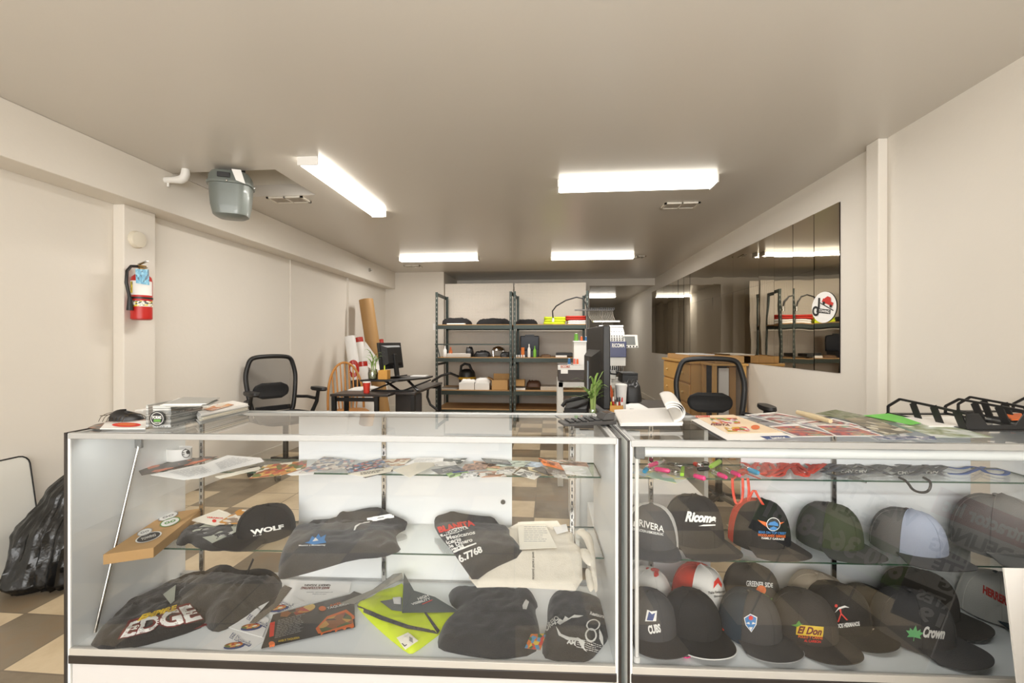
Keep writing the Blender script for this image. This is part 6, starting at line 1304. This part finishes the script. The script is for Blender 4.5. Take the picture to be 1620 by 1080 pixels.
for i, (lab, poly, _) in enumerate(fl):
    cx = sum(p[0] for p in poly)/4; cy = sum(p[1] for p in poly)/4
    sheet(lab, poly, PAPER, z=zd+.001+.001*i, items=[(T('La Obrador' if 0 else 'El Dorado', .07), [(cx-6, cy-14), (cx+26, cy+2), (cx+20, cy+9), (cx-12, cy-6)], INKN), (T('El Dorado', .02), [(cx-5, cy-13), (cx+25, cy+2), (cx+20, cy+7), (cx-11, cy-6)], INKW), (disc2d(20), rq(cx-4, cy+8, 34, 9, -8), INKN), (disc2d(18), rq(cx-5, cy+6, 30, 8, -8), FOOD)])
sheet('accounting flyer lying upside down at the deck back', [(428, 960), (462, 918), (556, 920), (552, 938), (470, 960)], PAPER, z=zd, items=[(T('GREAT AGAIN', .04, .2), [(524, 927), (482, 927), (481, 924), (522, 924)], INKK), (T('MAKE ACCOUNTING', .04, .2), [(521, 932), (475, 932), (477, 928), (522, 928)], INKM), (T('professional taxes', .02), [(526, 938), (485, 938), (485, 936), (526, 936)], INKGR), (T('call us today', .02), [(516, 941), (494, 941), (494, 939), (516, 939)], INKGR)])
PL = glass('clear_sleeve', (.94, .94, .93, 1), .1, 1.5)
sheet('loose clear plastic sleeve behind the taco flyers', [(395, 985), (450, 925), (462, 930), (440, 958), (405, 985)], PL, name='plastic_sleeve', cat='sleeve', z=zd+.006)
MENU = pm('menu_black', 40, 36, 35, .3)
mn = sheet('black laminated taqueria menu with taco pictures', [(413, 1026), (432, 972), (560, 938), (562, 992)], MENU, name='menu', cat='menu', z=zd+.005, items=[
  (poly2d([(0, .3), (.1, .8), (.5, 1), (.9, .75), (1, .2), (.5, 0)]), rq(462, 968, 40, 16, -12), DFOOD), (disc2d(20), rq(483, 962, 32, 14, -12), FOOD), (T('AXEL', .02), [(521, 957), (540, 952), (541, 955), (522, 960)], INKO), (T("TAQUERIA", .03), [(517, 961), (552, 953), (553, 957), (518, 965)], INKW), (disc2d(12), rq(510, 963, 12, 8), INKO),
  (lines2d(11, .65, 4, .25), [(440, 982), (486, 970), (480, 1000), (434, 1012)], INKGR), (SQ, [(427, 986), (435, 984), (433, 1007), (426, 1009)], INKR), (poly2d([(.05, 0), (0, .45), (.35, .9), (.85, 1), (1, .6), (1, .1)]), rq(530, 986, 64, 32, -14), INKO), (poly2d([(.05, 0), (0, .45), (.35, .9), (.85, 1), (1, .6), (1, .1)]), rq(530, 985, 54, 22, -14), DFOOD), (T("AXEL'S TAQUERIA", .02), [(440, 1014), (474, 1008), (474, 1012), (440, 1018)], INKY), (disc2d(12), rq(430, 1020, 10, 8), INKO)])
sheet('printed brown booklet tucked under the vest packet', [(540, 950), (560, 935), (580, 942), (562, 955)], CLOTHC, z=zd+.006)
# hi-vis vest in its packet
HV = mat('hi_vis_fabric', rgb(208, 226, 30), .6, var=.06, emit=0)
vest = thing('safety_vest', 'neon yellow high visibility vest in a clear packet', 'vest', onZ(650, 990, zd))
vf = soft('vest_fabric', [(562, 957), (580, 950), (606, 934), (634, 920), (642, 932), (662, 945), (700, 965), (730, 971), (732, 973), (700, 1000), (655, 1034), (645, 1034), (610, 1006), (580, 978)], zd, .022, HV, parent=vest, seed=31, wr=.004)
tr = bvh(vf)
decal('grey_trim', [(poly2d([(0, 1), (.3, .62), (.62, .3), (.93, .12), (.97, 0), (.6, .18), (.28, .48), (.0, .85)]), [(566, 957), (696, 957), (696, 1003), (566, 1003)], CLOTHC), (poly2d([(0, 1), (.1, 1), (.85, .15), (.75, 0)]), [(668, 965), (700, 965), (700, 1003), (668, 1003)], CLOTHC)], tr, vest, off=.002)
decal('size_label', [(SQ, [(628, 1009), (646, 1001), (661, 1014), (642, 1028)], CREAM), (T('L', .03), [(636, 1018), (640, 1015), (645, 1020), (641, 1023)], INKK), (lines2d(5, .5, 2, .05), [(648, 1008), (653, 1011), (654, 1019), (648, 1015)], INKK)], tr, vest, off=.003)
decal('chest_label', [(SQ, [(601, 952), (636, 946), (636, 968), (620, 966)], pm('smoke', 110, 112, 108)), (SQ, [(621, 946), (634, 945), (634, 957), (623, 956)], PAPER)], tr, vest, off=.003)
hp_ = [drop(*q_, zd) for q_ in ((636, 969), (640, 906), (655, 934), (690, 944), (728, 968))]
card = thing('backing_card', 'dark grey folded header card reading HIGH VISIBILITY', 'card', hp_[0])
hm = MB(); z_ = [.03, .075, .045, .04, .028]; hv = [drop(px_, py_, zd+zz_) for (px_, py_), zz_ in zip(((636, 969), (639, 906), (655, 934), (688, 944), (728, 968)), z_)]
hm.add(hv, [(0, 4, 3, 2), (0, 2, 1)]); hc = hm.obj('card_face', pm('header_card', 74, 80, 78, .35), card, smooth=0, solid=.001)
decal('lettering', [(T('HIGH', .03), [(660, 946), (676, 940), (679, 944), (662, 950)], INKW), (T('VISIBILITY', .03), [(650, 955), (680, 945), (682, 949), (652, 958)], INKW), (SQ, [(668, 956), (684, 949), (684.5, 950), (668, 957)], INKR)], bvh(hc), card, off=.002)
lf_ = [drop(px_, py_, zd+zz_) for (px_, py_), zz_ in zip(((538, 954), (560, 955), (600, 935), (638, 914), (636, 906), (622, 908), (590, 932)), (.01, .01, .035, .06, .078, .06, .04))]
MB().add(lf_, [tuple(range(7))]).obj('packet_flap', pm('packet_grey', 128, 126, 118, .3), card, smooth=0, solid=.001)
b3 = soft('black_shirt', [(694, 1028), (692, 1012), (700, 990), (722, 968), (724, 965), (712, 955), (709, 938), (720, 932), (735, 927), (765, 928), (830, 936), (842, 938), (852, 958), (846, 966), (852, 988), (855, 1010), (846, 1036), (790, 1044), (735, 1037)], zd, .04, CLOTHC, seed=41, wr=.006, label='charcoal folded shirt with neck facing back, deck centre-right', cat='shirt')
prints(b3, 'dark_line', [(SQ, [(722, 966), (848, 966), (848, 967.5), (722, 967.5)], CLOTHK)], off=.001)  # thin black line drawn level across the charcoal shirt
prints(b3, 'neck_tag', [(poly2d([(0, .3), (.4, 1), (1, .8), (.8, 0), (.2, 0)]), rq(831, 957, 9, 16, 10), PAPER)], off=.004)
b4 = soft('black_shirt', [(858, 1040), (858, 1010), (866, 990), (866, 962), (871, 944), (885, 940), (920, 943), (940, 947), (956, 956), (960, 985), (963, 1010), (948, 1030), (935, 1044), (915, 1050), (880, 1046)], zd, .04, CLOTHK, seed=43, wr=.006, label='black shirt with white line drawing of a bird, deck right end', cat='shirt')
prints(b4, 'printed_drawing', [(T('OREJO', .04), [(862, 990), (880, 974), (887, 980), (866, 1004)], INKW), (T('tampant' if 0 else 'Restaurant', .03), [(934, 968), (960, 974), (960, 980), (933, 973)], INKW),
   (poly2d([(0, .6), (.1, .9), (.2, .7), (.3, 1), (.4, .8), (.6, 1), (.9, .85), (.75, .75), (.5, .8), (.35, .65), (.2, .5), (.1, .4)]), rq(905, 985, 48, 22, -8), INKW),
   (poly2d([(0, 1), (.2, .55), (.5, .35), (.8, .3), (1, .1), (.8, .1), (.45, .18), (.1, .45)]), rq(900, 1005, 40, 26, 0), INKW), (disc2d(24, .8), rq(938, 990, 22, 18, -15), INKW), (disc2d(20, .72), rq(934, 1006, 18, 22, 10), INKW), (poly2d([(0, 1), (.4, .6), (.2, .3), (.6, 0), (.5, .35), (.8, .6), (.2, 1)]), rq(922, 1020, 12, 24, -20), INKW), (poly2d([(0, 1), (.3, .4), (1, 0), (.6, .6)]), rq(950, 1010, 14, 24, 20), INKW), (lines2d(5, .7, 7), rq(932, 1024, 40, 14, 15), INKW), (T('AM', .04), rq(904, 1018, 14, 7, 10), INKW)])
sheet('small multicoloured card between the two deck shirts', [(830, 1025), (840, 1003), (864, 1002), (855, 1028)], art('rainbow_card', [rgb(90, 160, 200), rgb(230, 120, 30), rgb(240, 200, 60), rgb(190, 90, 170), rgb(60, 110, 60), rgb(220, 60, 40)], 5, seed=9), z=zd+.042, cat='card', name='small_card')
# ============================================================= things lying on the counter tops
zt_ = TOPZ+.0005
t = thing('acrylic_card_box', 'clear acrylic box of cards with a round black sticker', 'card box', onZ(265, 680, zt_))
fa, fb, bb_, ba = [onZ(*q, zt_) for q in ((231, 679), (266, 678), (327, 664), (296, 664))]
fb = onZ(267, 679, zt_); ba = fa+(bb_-fb)
hz = V3((0, 0, onD(231, 640, (fa-EYE).dot(FW)).z-zt_)); HH = hz.z
mb = MB()
for a_, b_ in ((fa, fb), (fb, bb_), (bb_, ba), (ba, fa)): mb.add([a_, b_, b_+hz, a_+hz], [(0, 1, 2, 3)])
mb.add([fa, fb, bb_, ba], [(0, 1, 2, 3)]); mb.obj('acrylic_shell', ACR, t, smooth=0, solid=0)
mid = lambda a_, b_, k: a_+(b_-a_)*k
st1 = MB()
def pile(p, q, r_, s_, z0, h, n, seed, mats, name, parent, j=.006):
    """a pile of sheets whose corners wander slightly"""
    rr = random.Random(seed); mb = MB(); c_ = (p+q+r_+s_)/4
    for i in range(n):
        an = rr.uniform(-.04, .04)*j/.006; dx, dy = rr.uniform(-j, j), rr.uniform(-j, j); zz = z0+h*i/n; M = Matrix.Rotation(an, 3, 'Z')
        k = [M @ (v-c_)+c_+V3((dx, dy, 0)) for v in (p, q, r_, s_)]; k = [V3((v.x, v.y, zz)) for v in k]
        mb.add(k+[v+V3((0, 0, h/n*.92)) for v in k], [(3,2,1,0), (4,5,6,7), (0,1,5,4), (1,2,6,5), (2,3,7,6), (3,0,4,7)], rr.randrange(len(mats)))
    return mb.obj(name, mats, parent, smooth=0)
i0, i1, i2, i3 = mid(fa, bb_, .10), mid(fb, ba, .10), mid(bb_, fa, .08), mid(ba, fb, .08)
KARD = art('card_side', [rgb(232, 230, 226), rgb(150, 150, 148), rgb(216, 214, 210), rgb(226, 224, 220)], 20, seed=2)
pile(i0, i1, i2, i3, zt_+.004, HH*.9, 18, 2, [KARD, PAPER, pm('grey_card', 176, 176, 172)], 'cards', t, .001)
ft = MB(); sc = onD(248.5, 662, (fa-EYE).dot(FW)-.004)
rr_ = 12.0/700*(fa-EYE).dot(FW)
nrm = (fb-fa).normalized(); cc = [sc+nrm*rr_*cos(2*pi*i/36)+V3((0, 0, rr_*sin(2*pi*i/36))) for i in range(36)]
stk = ft.add(cc, [tuple(range(36))]).obj('round_sticker', INKK, t, smooth=0, label='round black sticker')
decal('print', [(disc2d(32, .93), rq(248.5, 662, 20, 20), INKW), (T('TOMMY' if 0 else 'FORMS', .03), rq(248.5, 660, 14, 5), INKW), (SQ, rq(249, 665, 11, 3.4), INKG), (T('CONSTRUCTION', .02), rq(248.5, 668.5, 12, 2), INKW)], bvh(stk), stk, off=.0004)
ph = [onZ(*q, zt_+HH+.004) for q in ((258, 642), (325, 641), (345, 632), (285, 631))]
o = pile(*ph, zt_+HH+.001, .010, 5, 6, [PAPER, pm('grey_card', 176, 176, 172)], 'leaflet_stack', None, .01); tag(o, 'fan of leaflets resting on top of the acrylic card box', 'leaflets')
ph = [onZ(*q, zt_) for q in ((318, 672), (392, 653), (368, 648), (306, 661))]
o = pile(*ph, zt_+.001, .040, 16, 9, [PAPER, CREAM, pm('grey_card', 176, 176, 172)], 'magazine_stack', None, .006); tag(o, 'tall pile of white magazines behind the acrylic box', 'magazines')
c_ = onZ(345, 660, TOPZ+.043)
slab('flyer', [(322, 647), (352, 637), (370, 640), (335, 650)], TOPZ+.044, .001, art('orange_food', [rgb(224, 160, 90), rgb(232, 220, 204), rgb(200, 110, 60), rgb(236, 232, 224)], 7, seed=4), label='orange food flyer topping the white magazine pile', cat='flyer')
fz = slab('flyer', [(158, 679), (168, 668), (232, 665), (230, 679)], zt_, .003, PAPER, label='white flyer with red and orange oval in front of mouse', cat='flyer')
prints(fz, 'print', [(disc2d(24), rq(200, 672, 46, 7, 0), INKR), (disc2d(20), rq(200, 671.6, 30, 4, 0), INKO)], off=.0008)
slab('flyer', [(139, 677), (150, 672), (165, 669), (160, 679)], zt_, .002, art('brown_grey', [rgb(90, 84, 80), rgb(130, 120, 112), rgb(160, 110, 80)], 5, seed=1), label='dark brown flyer corner at the far left counter end', cat='flyer')
slab('flyer', [(166, 668), (180, 663), (226, 661), (232, 665)], zt_+.003, .003, art('brown_grey2', [rgb(110, 100, 96), rgb(150, 140, 132), rgb(180, 150, 130)], 5, seed=3), label='brown leaflet lying under the black mouse', cat='flyer')
pm_ = onZ(200, 664, zt_+.006); mb = MB(); mb.M = Matrix.Translation(pm_+V3((0, .0, 0))) @ Matrix.Rotation(R(-75), 4, 'Z')
mb.grid(lambda u, v: V3((.032*cos(2*pi*u)*cos(v*pi/2)**.6, .058*sin(2*pi*u)*cos(v*pi/2)**.6, .034*sin(v*pi/2)*(1-.25*sin(2*pi*u)))), 28, 8)
ms_ = mb.obj('computer_mouse', BLACK, label='black computer mouse lying on the leaflets', cat='mouse', smooth=70)
t = thing('wire_basket', 'small tangled wire basket left of the black mouse', 'basket', onZ(170, 666, zt_)); q = onZ(175, 668, zt_+.004)
WIRE = pm('wire_dark', 96, 86, 70, .35, metal=.7)
for k in range(7):
    a0 = -.05+k*.016; MB().tube(chaikin_open([q+V3((a0, 0, .002)), q+V3((a0-.006, .015, .02)), q+V3((a0+.004, .04, .032)), q+V3((a0+.015, .07, .02)), q+V3((a0+.02, .085, .002))], 2), .0011, 5).obj('wire', WIRE, t)
MB().tube(chaikin_open([q+V3((-.06, .015, .021)), q+V3((0, .03, .03)), q+V3((.055, .018, .021))], 2), .0013, 5).obj('rim', WIRE, t)
pp = onZ(219, 662, zt_); MB().box((pp.x-.018, pp.y, zt_), (pp.x+.018, pp.y+.05, zt_+.035)).obj('small_carton', WHITE, label='little white carton between mouse and acrylic box', cat='box', bevel=.003)
# calculator
t = thing('calculator', 'dark grey desk calculator with raised display', 'calculator', onZ(930, 670, zt_))
cf = [onZ(*q, zt_) for q in ((893, 676), (976, 673), (968, 655), (893, 662))]
A0, A1, A2, A3 = cf[0], cf[1], None, None
ux = (A1-A0).normalized(); uy = V3((-ux.y, ux.x, 0)); wd_ = (A1-A0).length; dp = .085
MC = Matrix(((ux.x, uy.x, 0, A0.x), (ux.y, uy.y, 0, A0.y), (0, 0, 1, zt_), (0, 0, 0, 1)))
mb = MB(); mb.M = MC; n = 6; vs = [(0, 0, .003), (wd_, 0, .003), (wd_, dp, .003), (0, dp, .003), (0, 0, .012), (wd_, 0, .02), (wd_, dp, .02), (0, dp, .012)]
DG = pm('calc_grey', 58, 56, 54, .45)
mb.add(vs, [(3,2,1,0), (4,5,6,7), (0,1,5,4), (1,2,6,5), (2,3,7,6), (3,0,4,7)]).obj('calculator_body', DG, t, bevel=.003)
mb = MB(); mb.M = MC; mb.add([(wd_*.74, .006, .02), (wd_*.97, .006, .02), (wd_*.97, dp-.006, .02), (wd_*.74, dp-.006, .02), (wd_*.80, .01, .042), (wd_*.99, .01, .046), (wd_*.99, dp-.01, .046), (wd_*.80, dp-.01, .042)], [(3,2,1,0), (4,5,6,7), (0,1,5,4), (1,2,6,5), (2,3,7,6), (3,0,4,7)]).obj('display_head', DG, t, bevel=.002)
mb = MB(); mb.M = MC; mb.add([(wd_*.83, .02, .0435), (wd_*.95, .02, .0455), (wd_*.95, dp-.02, .0455), (wd_*.83, dp-.02, .0435)], [(0, 1, 2, 3)]).obj('screen', pm('lcd_brown', 110, 84, 64, .2), t, smooth=0)
mb = MB(); mb.M = MC
for i in range(5):
    for j in range(4): x = wd_*(.12+.125*i); y = .012+j*.018; z = .013+.008*x/wd_; mb.box((x, y, z), (x+wd_*.09, y+.012, z+.005))
mb.obj('keys', pm('calc_keys', 40, 39, 38, .4), t, bevel=.001)
# notepad with rolled pages
z = zt_
np_ = thing('notepad', 'open white notepad with pages rolled back, beside calculator', 'notepad', onZ(1035, 675, z))
pa, pb, pc, pd = [onZ(*q, z) for q in ((980, 676), (1085, 674), (1078, 655), (976, 653))]
pa, pb, pc, pd = onZ(982, 674, z), onZ(1080, 673, z), onZ(1066, 648, z), onZ(972, 652, z)
pile(pa, pb, pc, pd, z, .012, 8, 3, [PAPER], 'page_block', np_, .002)
ln = MB(); lt_ = pm('ruled_line', 196, 196, 204)
for i in range(9): a_ = mid(pa, pd, .1+i*.09)+V3((0, 0, .0125)); b_ = mid(pb, pc, .1+i*.09)+V3((0, 0, .0125)); ln.bar(mid(a_, b_, .06), mid(a_, b_, .8), .0008, .0002)
ln.obj('ruled_lines', lt_, np_, smooth=0)
e0 = pb-pa; eu = e0.normalized(); ev = (pd-pa)
def scroll(s, v, k=0):  # curls from the right edge back over to the left
    R0 = .036-k*.004; cxx = mid(pb, pc, v); a = -pi/2+s*1.25*pi; return cxx-eu*.035+eu*R0*cos(a)*1.25+V3((0, 0, .012+R0+R0*sin(a)))
for k in range(3):
    mb = MB(); mb.grid(lambda u, v: scroll(u, v, k), 22, 6); mb.obj('rolled_page', PAPER, np_, solid=.0006)
mb = MB(); pq_ = [onZ(*q, z) for q in ((1060, 690), (1110, 682), (1092, 660), (1078, 665))]
# flyers on the right counter
z = TOP2+.0006
def top(label, poly, m, k, cat='flyer', name='flyer', items=None, t_=.001): 
    o = slab(name, poly, z+.0012*k, t_, m, label=label, cat=cat)
    if items: prints(o, 'print', items, off=.0006)
    return o
top('white sheet with blue panel at the counter front edge', [(1093, 664), (1125, 660), (1265, 691), (1200, 696), (1150, 696)], PAPER, 0, items=[(SQ, [(1202, 690), (1245, 689), (1262, 696), (1218, 697)], INKN), (T('Juntos', .02), [(1216, 691), (1240, 690), (1246, 695), (1222, 695)], INKW)])
FLW = art('floral', [rgb(226, 180, 60), rgb(214, 70, 60), rgb(200, 80, 150), rgb(240, 230, 220), rgb(120, 150, 70), rgb(240, 226, 214)], 13, seed=5)
top('floral fiesta flyer in pink and yellow beside the notepad', [(1098, 658), (1160, 656), (1240, 684), (1152, 686)], pm('peach_paper', 240, 216, 184), 1, items=[(SQ, [(1122, 661), (1165, 661), (1172, 670), (1128, 670)], FLW), (SQ, [(1146, 676), (1180, 675), (1188, 682), (1152, 683)], FLW), (disc2d(16), rq(1195, 676, 14, 7), INKO), (T('FIESTA', .03), rq(1140, 672, 30, 3, 2), INKM), (T('LION' if 0 else 'CLOWN', .04), rq(1112, 659, 22, 3, 0), INKR)])
ABS = art('abstract1', [rgb(60, 110, 100), rgb(196, 70, 60), rgb(60, 90, 130), rgb(230, 226, 220), rgb(80, 60, 70), rgb(206, 110, 110), rgb(60, 110, 90)], 2.2, kind='n', seed=3, stretch=(1, 2.2, 1))
ABS2 = art('abstract2', [rgb(120, 60, 130), rgb(200, 80, 60), rgb(40, 60, 100), rgb(220, 120, 80), rgb(70, 150, 130), rgb(226, 200, 210)], 2.4, kind='n', seed=8, stretch=(1, 2.4, 1))
def framed(label, poly, m, k):
    cx = sum(p[0] for p in poly)/len(poly); cy = sum(p[1] for p in poly)/len(poly); q = [(cx+(x-cx)*.9, cy+(y-cy)*.86) for x, y in poly][:4]
    bo = top(label, poly, PAPER, k, name='art_print', cat='art print'); prints(bo, 'printed_picture', [(SQ, [q[3], q[2], q[1], q[0]], m)], off=.0006)
framed('red and blue striped art print at the counter back', [(1178, 656), (1240, 672), (1322, 670), (1225, 652)], ABS, 2)
framed('red and purple striped art print at counter centre', [(1216, 674), (1270, 692), (1310, 690), (1340, 683), (1260, 672)][0:1]+[(1262, 691), (1330, 690), (1262, 672)], ABS2, 3)
framed('orange and green striped art print behind the pale stick', [(1258, 668), (1330, 685), (1390, 680), (1318, 662)], ABS, 4)
framed('violet swirl art print with white border', [(1286, 672), (1322, 690), (1400, 690), (1345, 672)], ABS2, 5)
top('green woodland photo flyer at the counter back', [(1290, 654), (1322, 648), (1420, 668), (1360, 668)], art('woodland', [rgb(52, 66, 38), rgb(96, 108, 60), rgb(146, 150, 130), rgb(70, 60, 44)], 6, kind='n', seed=3), 6)
top('plain bright green sheet of paper on the counter', [(1366, 657), (1406, 654), (1468, 668), (1440, 672)], pm('bright_green', 112, 200, 84, .6), 9, name='green_sheet', cat='paper')
top('real estate leaflet with brown trees beneath green sheet', [(1335, 662), (1372, 660), (1445, 684), (1400, 688)], art('trees', [rgb(110, 100, 76), rgb(150, 140, 110), rgb(200, 196, 180), rgb(70, 66, 50)], 8, seed=2), 7)
top('white landscape leaflet below the letter tray', [(1420, 672), (1500, 672), (1572, 692), (1480, 692)], art('landscape', [rgb(226, 228, 226), rgb(200, 210, 206), rgb(120, 136, 84), rgb(232, 232, 228)], 3, kind='n', seed=6), 6)
top('navy striped booklet at the very front edge', [(1380, 690), (1390, 695), (1482, 695), (1478, 690)], art('navystripe', [rgb(30, 50, 96), rgb(40, 66, 120), rgb(226, 226, 226), rgb(40, 60, 100)], 9, seed=6), 8)
a_ = onZ(1262, 652, z+.02); b_ = onZ(1314, 666, z+.02)
t = thing('wooden_stick', 'pale wooden stick lying across the art prints', 'stick', a_); MB().tube([a_, mid(a_, b_, .4), b_], [.009, .012, .008], 12).obj('stick', mat('pale_wood', rgb(206, 188, 150), .6, var=.1), t)
# black letter trays
def letter_tray(label, pl, z0, group='black letter trays'):
    """pl: front-left, front-right, back-left on the counter"""
    fl_, fr_, bl_ = [onZ(*q, z0) for q in pl]; ex_ = (fr_-fl_); ey_ = (bl_-fl_); t = thing('letter_tray', label, 'letter tray', fl_, group); M = lambda u, v, h: fl_+ex_*u+ey_*v+V3((0, 0, h)); tk = .004
    MB().bar(M(0, .0, .003), M(0, 1, .003), .02, .005).bar(M(1, 0, .003), M(1, 1, .003), .02, .005).bar(M(0, .98, .003), M(1, .98, .003), .03, .005).bar(M(0, .5, .003), M(1, .5, .003), .03, .005).bar(M(0, .02, .003), M(1, .02, .003), .03, .005).obj('tray_floor', BLACK, t, smooth=0)
    k = .30
    MB().add([M(0, 0, .0), M(1, 0, 0), M(1, 0, .062), M(1-k*.6, 0, .062), M(1-k, 0, .022), M(k, 0, .022), M(k*.6, 0, .062), M(0, 0, .062)], [(0, 1, 5, 6, 7), (1, 2, 3, 4), (1, 4, 5)]).obj('front_lip', BLACK, t, solid=.003, smooth=0)
    for u in (0, 1):
        s_ = MB()
        pts = [(0, .062), (.35, .068), (.82, .074), (1, .035)]
        for (v0, h0_), (v1, h1_) in zip(pts, pts[1:]): s_.bar(M(u, v0, h0_), M(u, v1, h1_), .006, .009)
        for v in (.015, .28, .55): s_.bar(M(u, v, .004), M(u, v+.09, .068), .004, .030, up=ey_.normalized())
        s_.bar(M(u, 1, .004), M(u, 1, .036), .006, .01, up=ey_.normalized()); s_.bar(M(u, 0, .005), M(u, 1, .005), .006, .008)
        s_.obj('side_lattice', BLACK, t)
    return t
letter_tray('black slatted letter tray nearer the art prints', ((1528, 682), (1640, 682), (1405, 655)), z+.001)
letter_tray('black slatted letter tray at the right frame edge', ((1640, 674), (1745, 674), (1516, 651)), z)
slab('loose_papers', [(1430, 662), (1520, 660), (1530, 676), (1470, 676)], z+.006, .006, PAPER, label='white papers held in the nearer letter tray', cat='papers')
slab('folder', [(1590, 656), (1630, 655), (1650, 664), (1600, 665)], z+.022, .005, INKO, label='orange folder inside the far letter tray', cat='folder')
# white yard sign leaning on the case front, seen from its back
P1 = onD(1587, 898, 1.325); P2 = onD(1634, 1299, 1.19); P2.z = .002
t = thing('yard_sign', 'white sign panel leaning on the case front at the right frame edge', 'sign', P2)
a = CU*.55; MB().add([P2, P2+a, P1+a, P1], [(0, 1, 2, 3)]).obj('panel', PAPER, t, smooth=0, solid=.005)
# two yard signs standing right of the photographer, facing the cases
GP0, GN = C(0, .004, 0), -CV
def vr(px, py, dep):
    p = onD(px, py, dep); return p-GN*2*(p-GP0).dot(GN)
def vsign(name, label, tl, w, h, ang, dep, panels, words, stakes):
    t = None; c, s_ = cos(R(ang)), sin(R(ang)); P = lambda x, y: vr(tl[0]+(x*w)*c-(y*h)*s_, tl[1]+(x*w)*s_+(y*h)*c, dep)
    t = thing(name, label, 'sign', P(.5, 1)); n_o = (P(0, 0)-P(1, 0)).cross(P(0, 0)-P(0, 1)).normalized()
    if n_o.y < 0: n_o = -n_o
    for (x0, y0, x1, y1), m in panels:
        q = [P(x0, y0), P(x1, y0), P(x1, y1), P(x0, y1)]; MB().add(q+[v-n_o*.004 for v in q], [(0,1,2,3), (7,6,5,4), (0,4,5,1), (1,5,6,2), (2,6,7,3), (3,7,4,0)]).obj('panel', m, t, smooth=0)
    for txt, (x0, y0, x1, y1), m in words:
        sv, sf = text2d(txt, .04); MB().add([P(x1-(x1-x0)*a_, y1-(y1-y0)*b_)+n_o*.0015 for a_, b_ in sv], sf).obj('lettering', m, t, smooth=0)
    for x in stakes:
        a_ = P(x, 1); d_ = (P(x, 1)-P(x, 0)).normalized(); b_ = a_+d_*(a_.z/-d_.z) if d_.z < -.1 else V3((a_.x, a_.y, 0)); MB().cyl(P(x, .6)-n_o*.008, b_-n_o*.008, .004, n=8).obj('stake', CHROME, t)
SGW = pm('sign_white', 238, 238, 234, .5); SGG = pm('sign_green', 110, 160, 56, .5); SGB = pm('sign_black', 24, 24, 24, .5); SGR = pm('sign_red', 196, 50, 36, .5)
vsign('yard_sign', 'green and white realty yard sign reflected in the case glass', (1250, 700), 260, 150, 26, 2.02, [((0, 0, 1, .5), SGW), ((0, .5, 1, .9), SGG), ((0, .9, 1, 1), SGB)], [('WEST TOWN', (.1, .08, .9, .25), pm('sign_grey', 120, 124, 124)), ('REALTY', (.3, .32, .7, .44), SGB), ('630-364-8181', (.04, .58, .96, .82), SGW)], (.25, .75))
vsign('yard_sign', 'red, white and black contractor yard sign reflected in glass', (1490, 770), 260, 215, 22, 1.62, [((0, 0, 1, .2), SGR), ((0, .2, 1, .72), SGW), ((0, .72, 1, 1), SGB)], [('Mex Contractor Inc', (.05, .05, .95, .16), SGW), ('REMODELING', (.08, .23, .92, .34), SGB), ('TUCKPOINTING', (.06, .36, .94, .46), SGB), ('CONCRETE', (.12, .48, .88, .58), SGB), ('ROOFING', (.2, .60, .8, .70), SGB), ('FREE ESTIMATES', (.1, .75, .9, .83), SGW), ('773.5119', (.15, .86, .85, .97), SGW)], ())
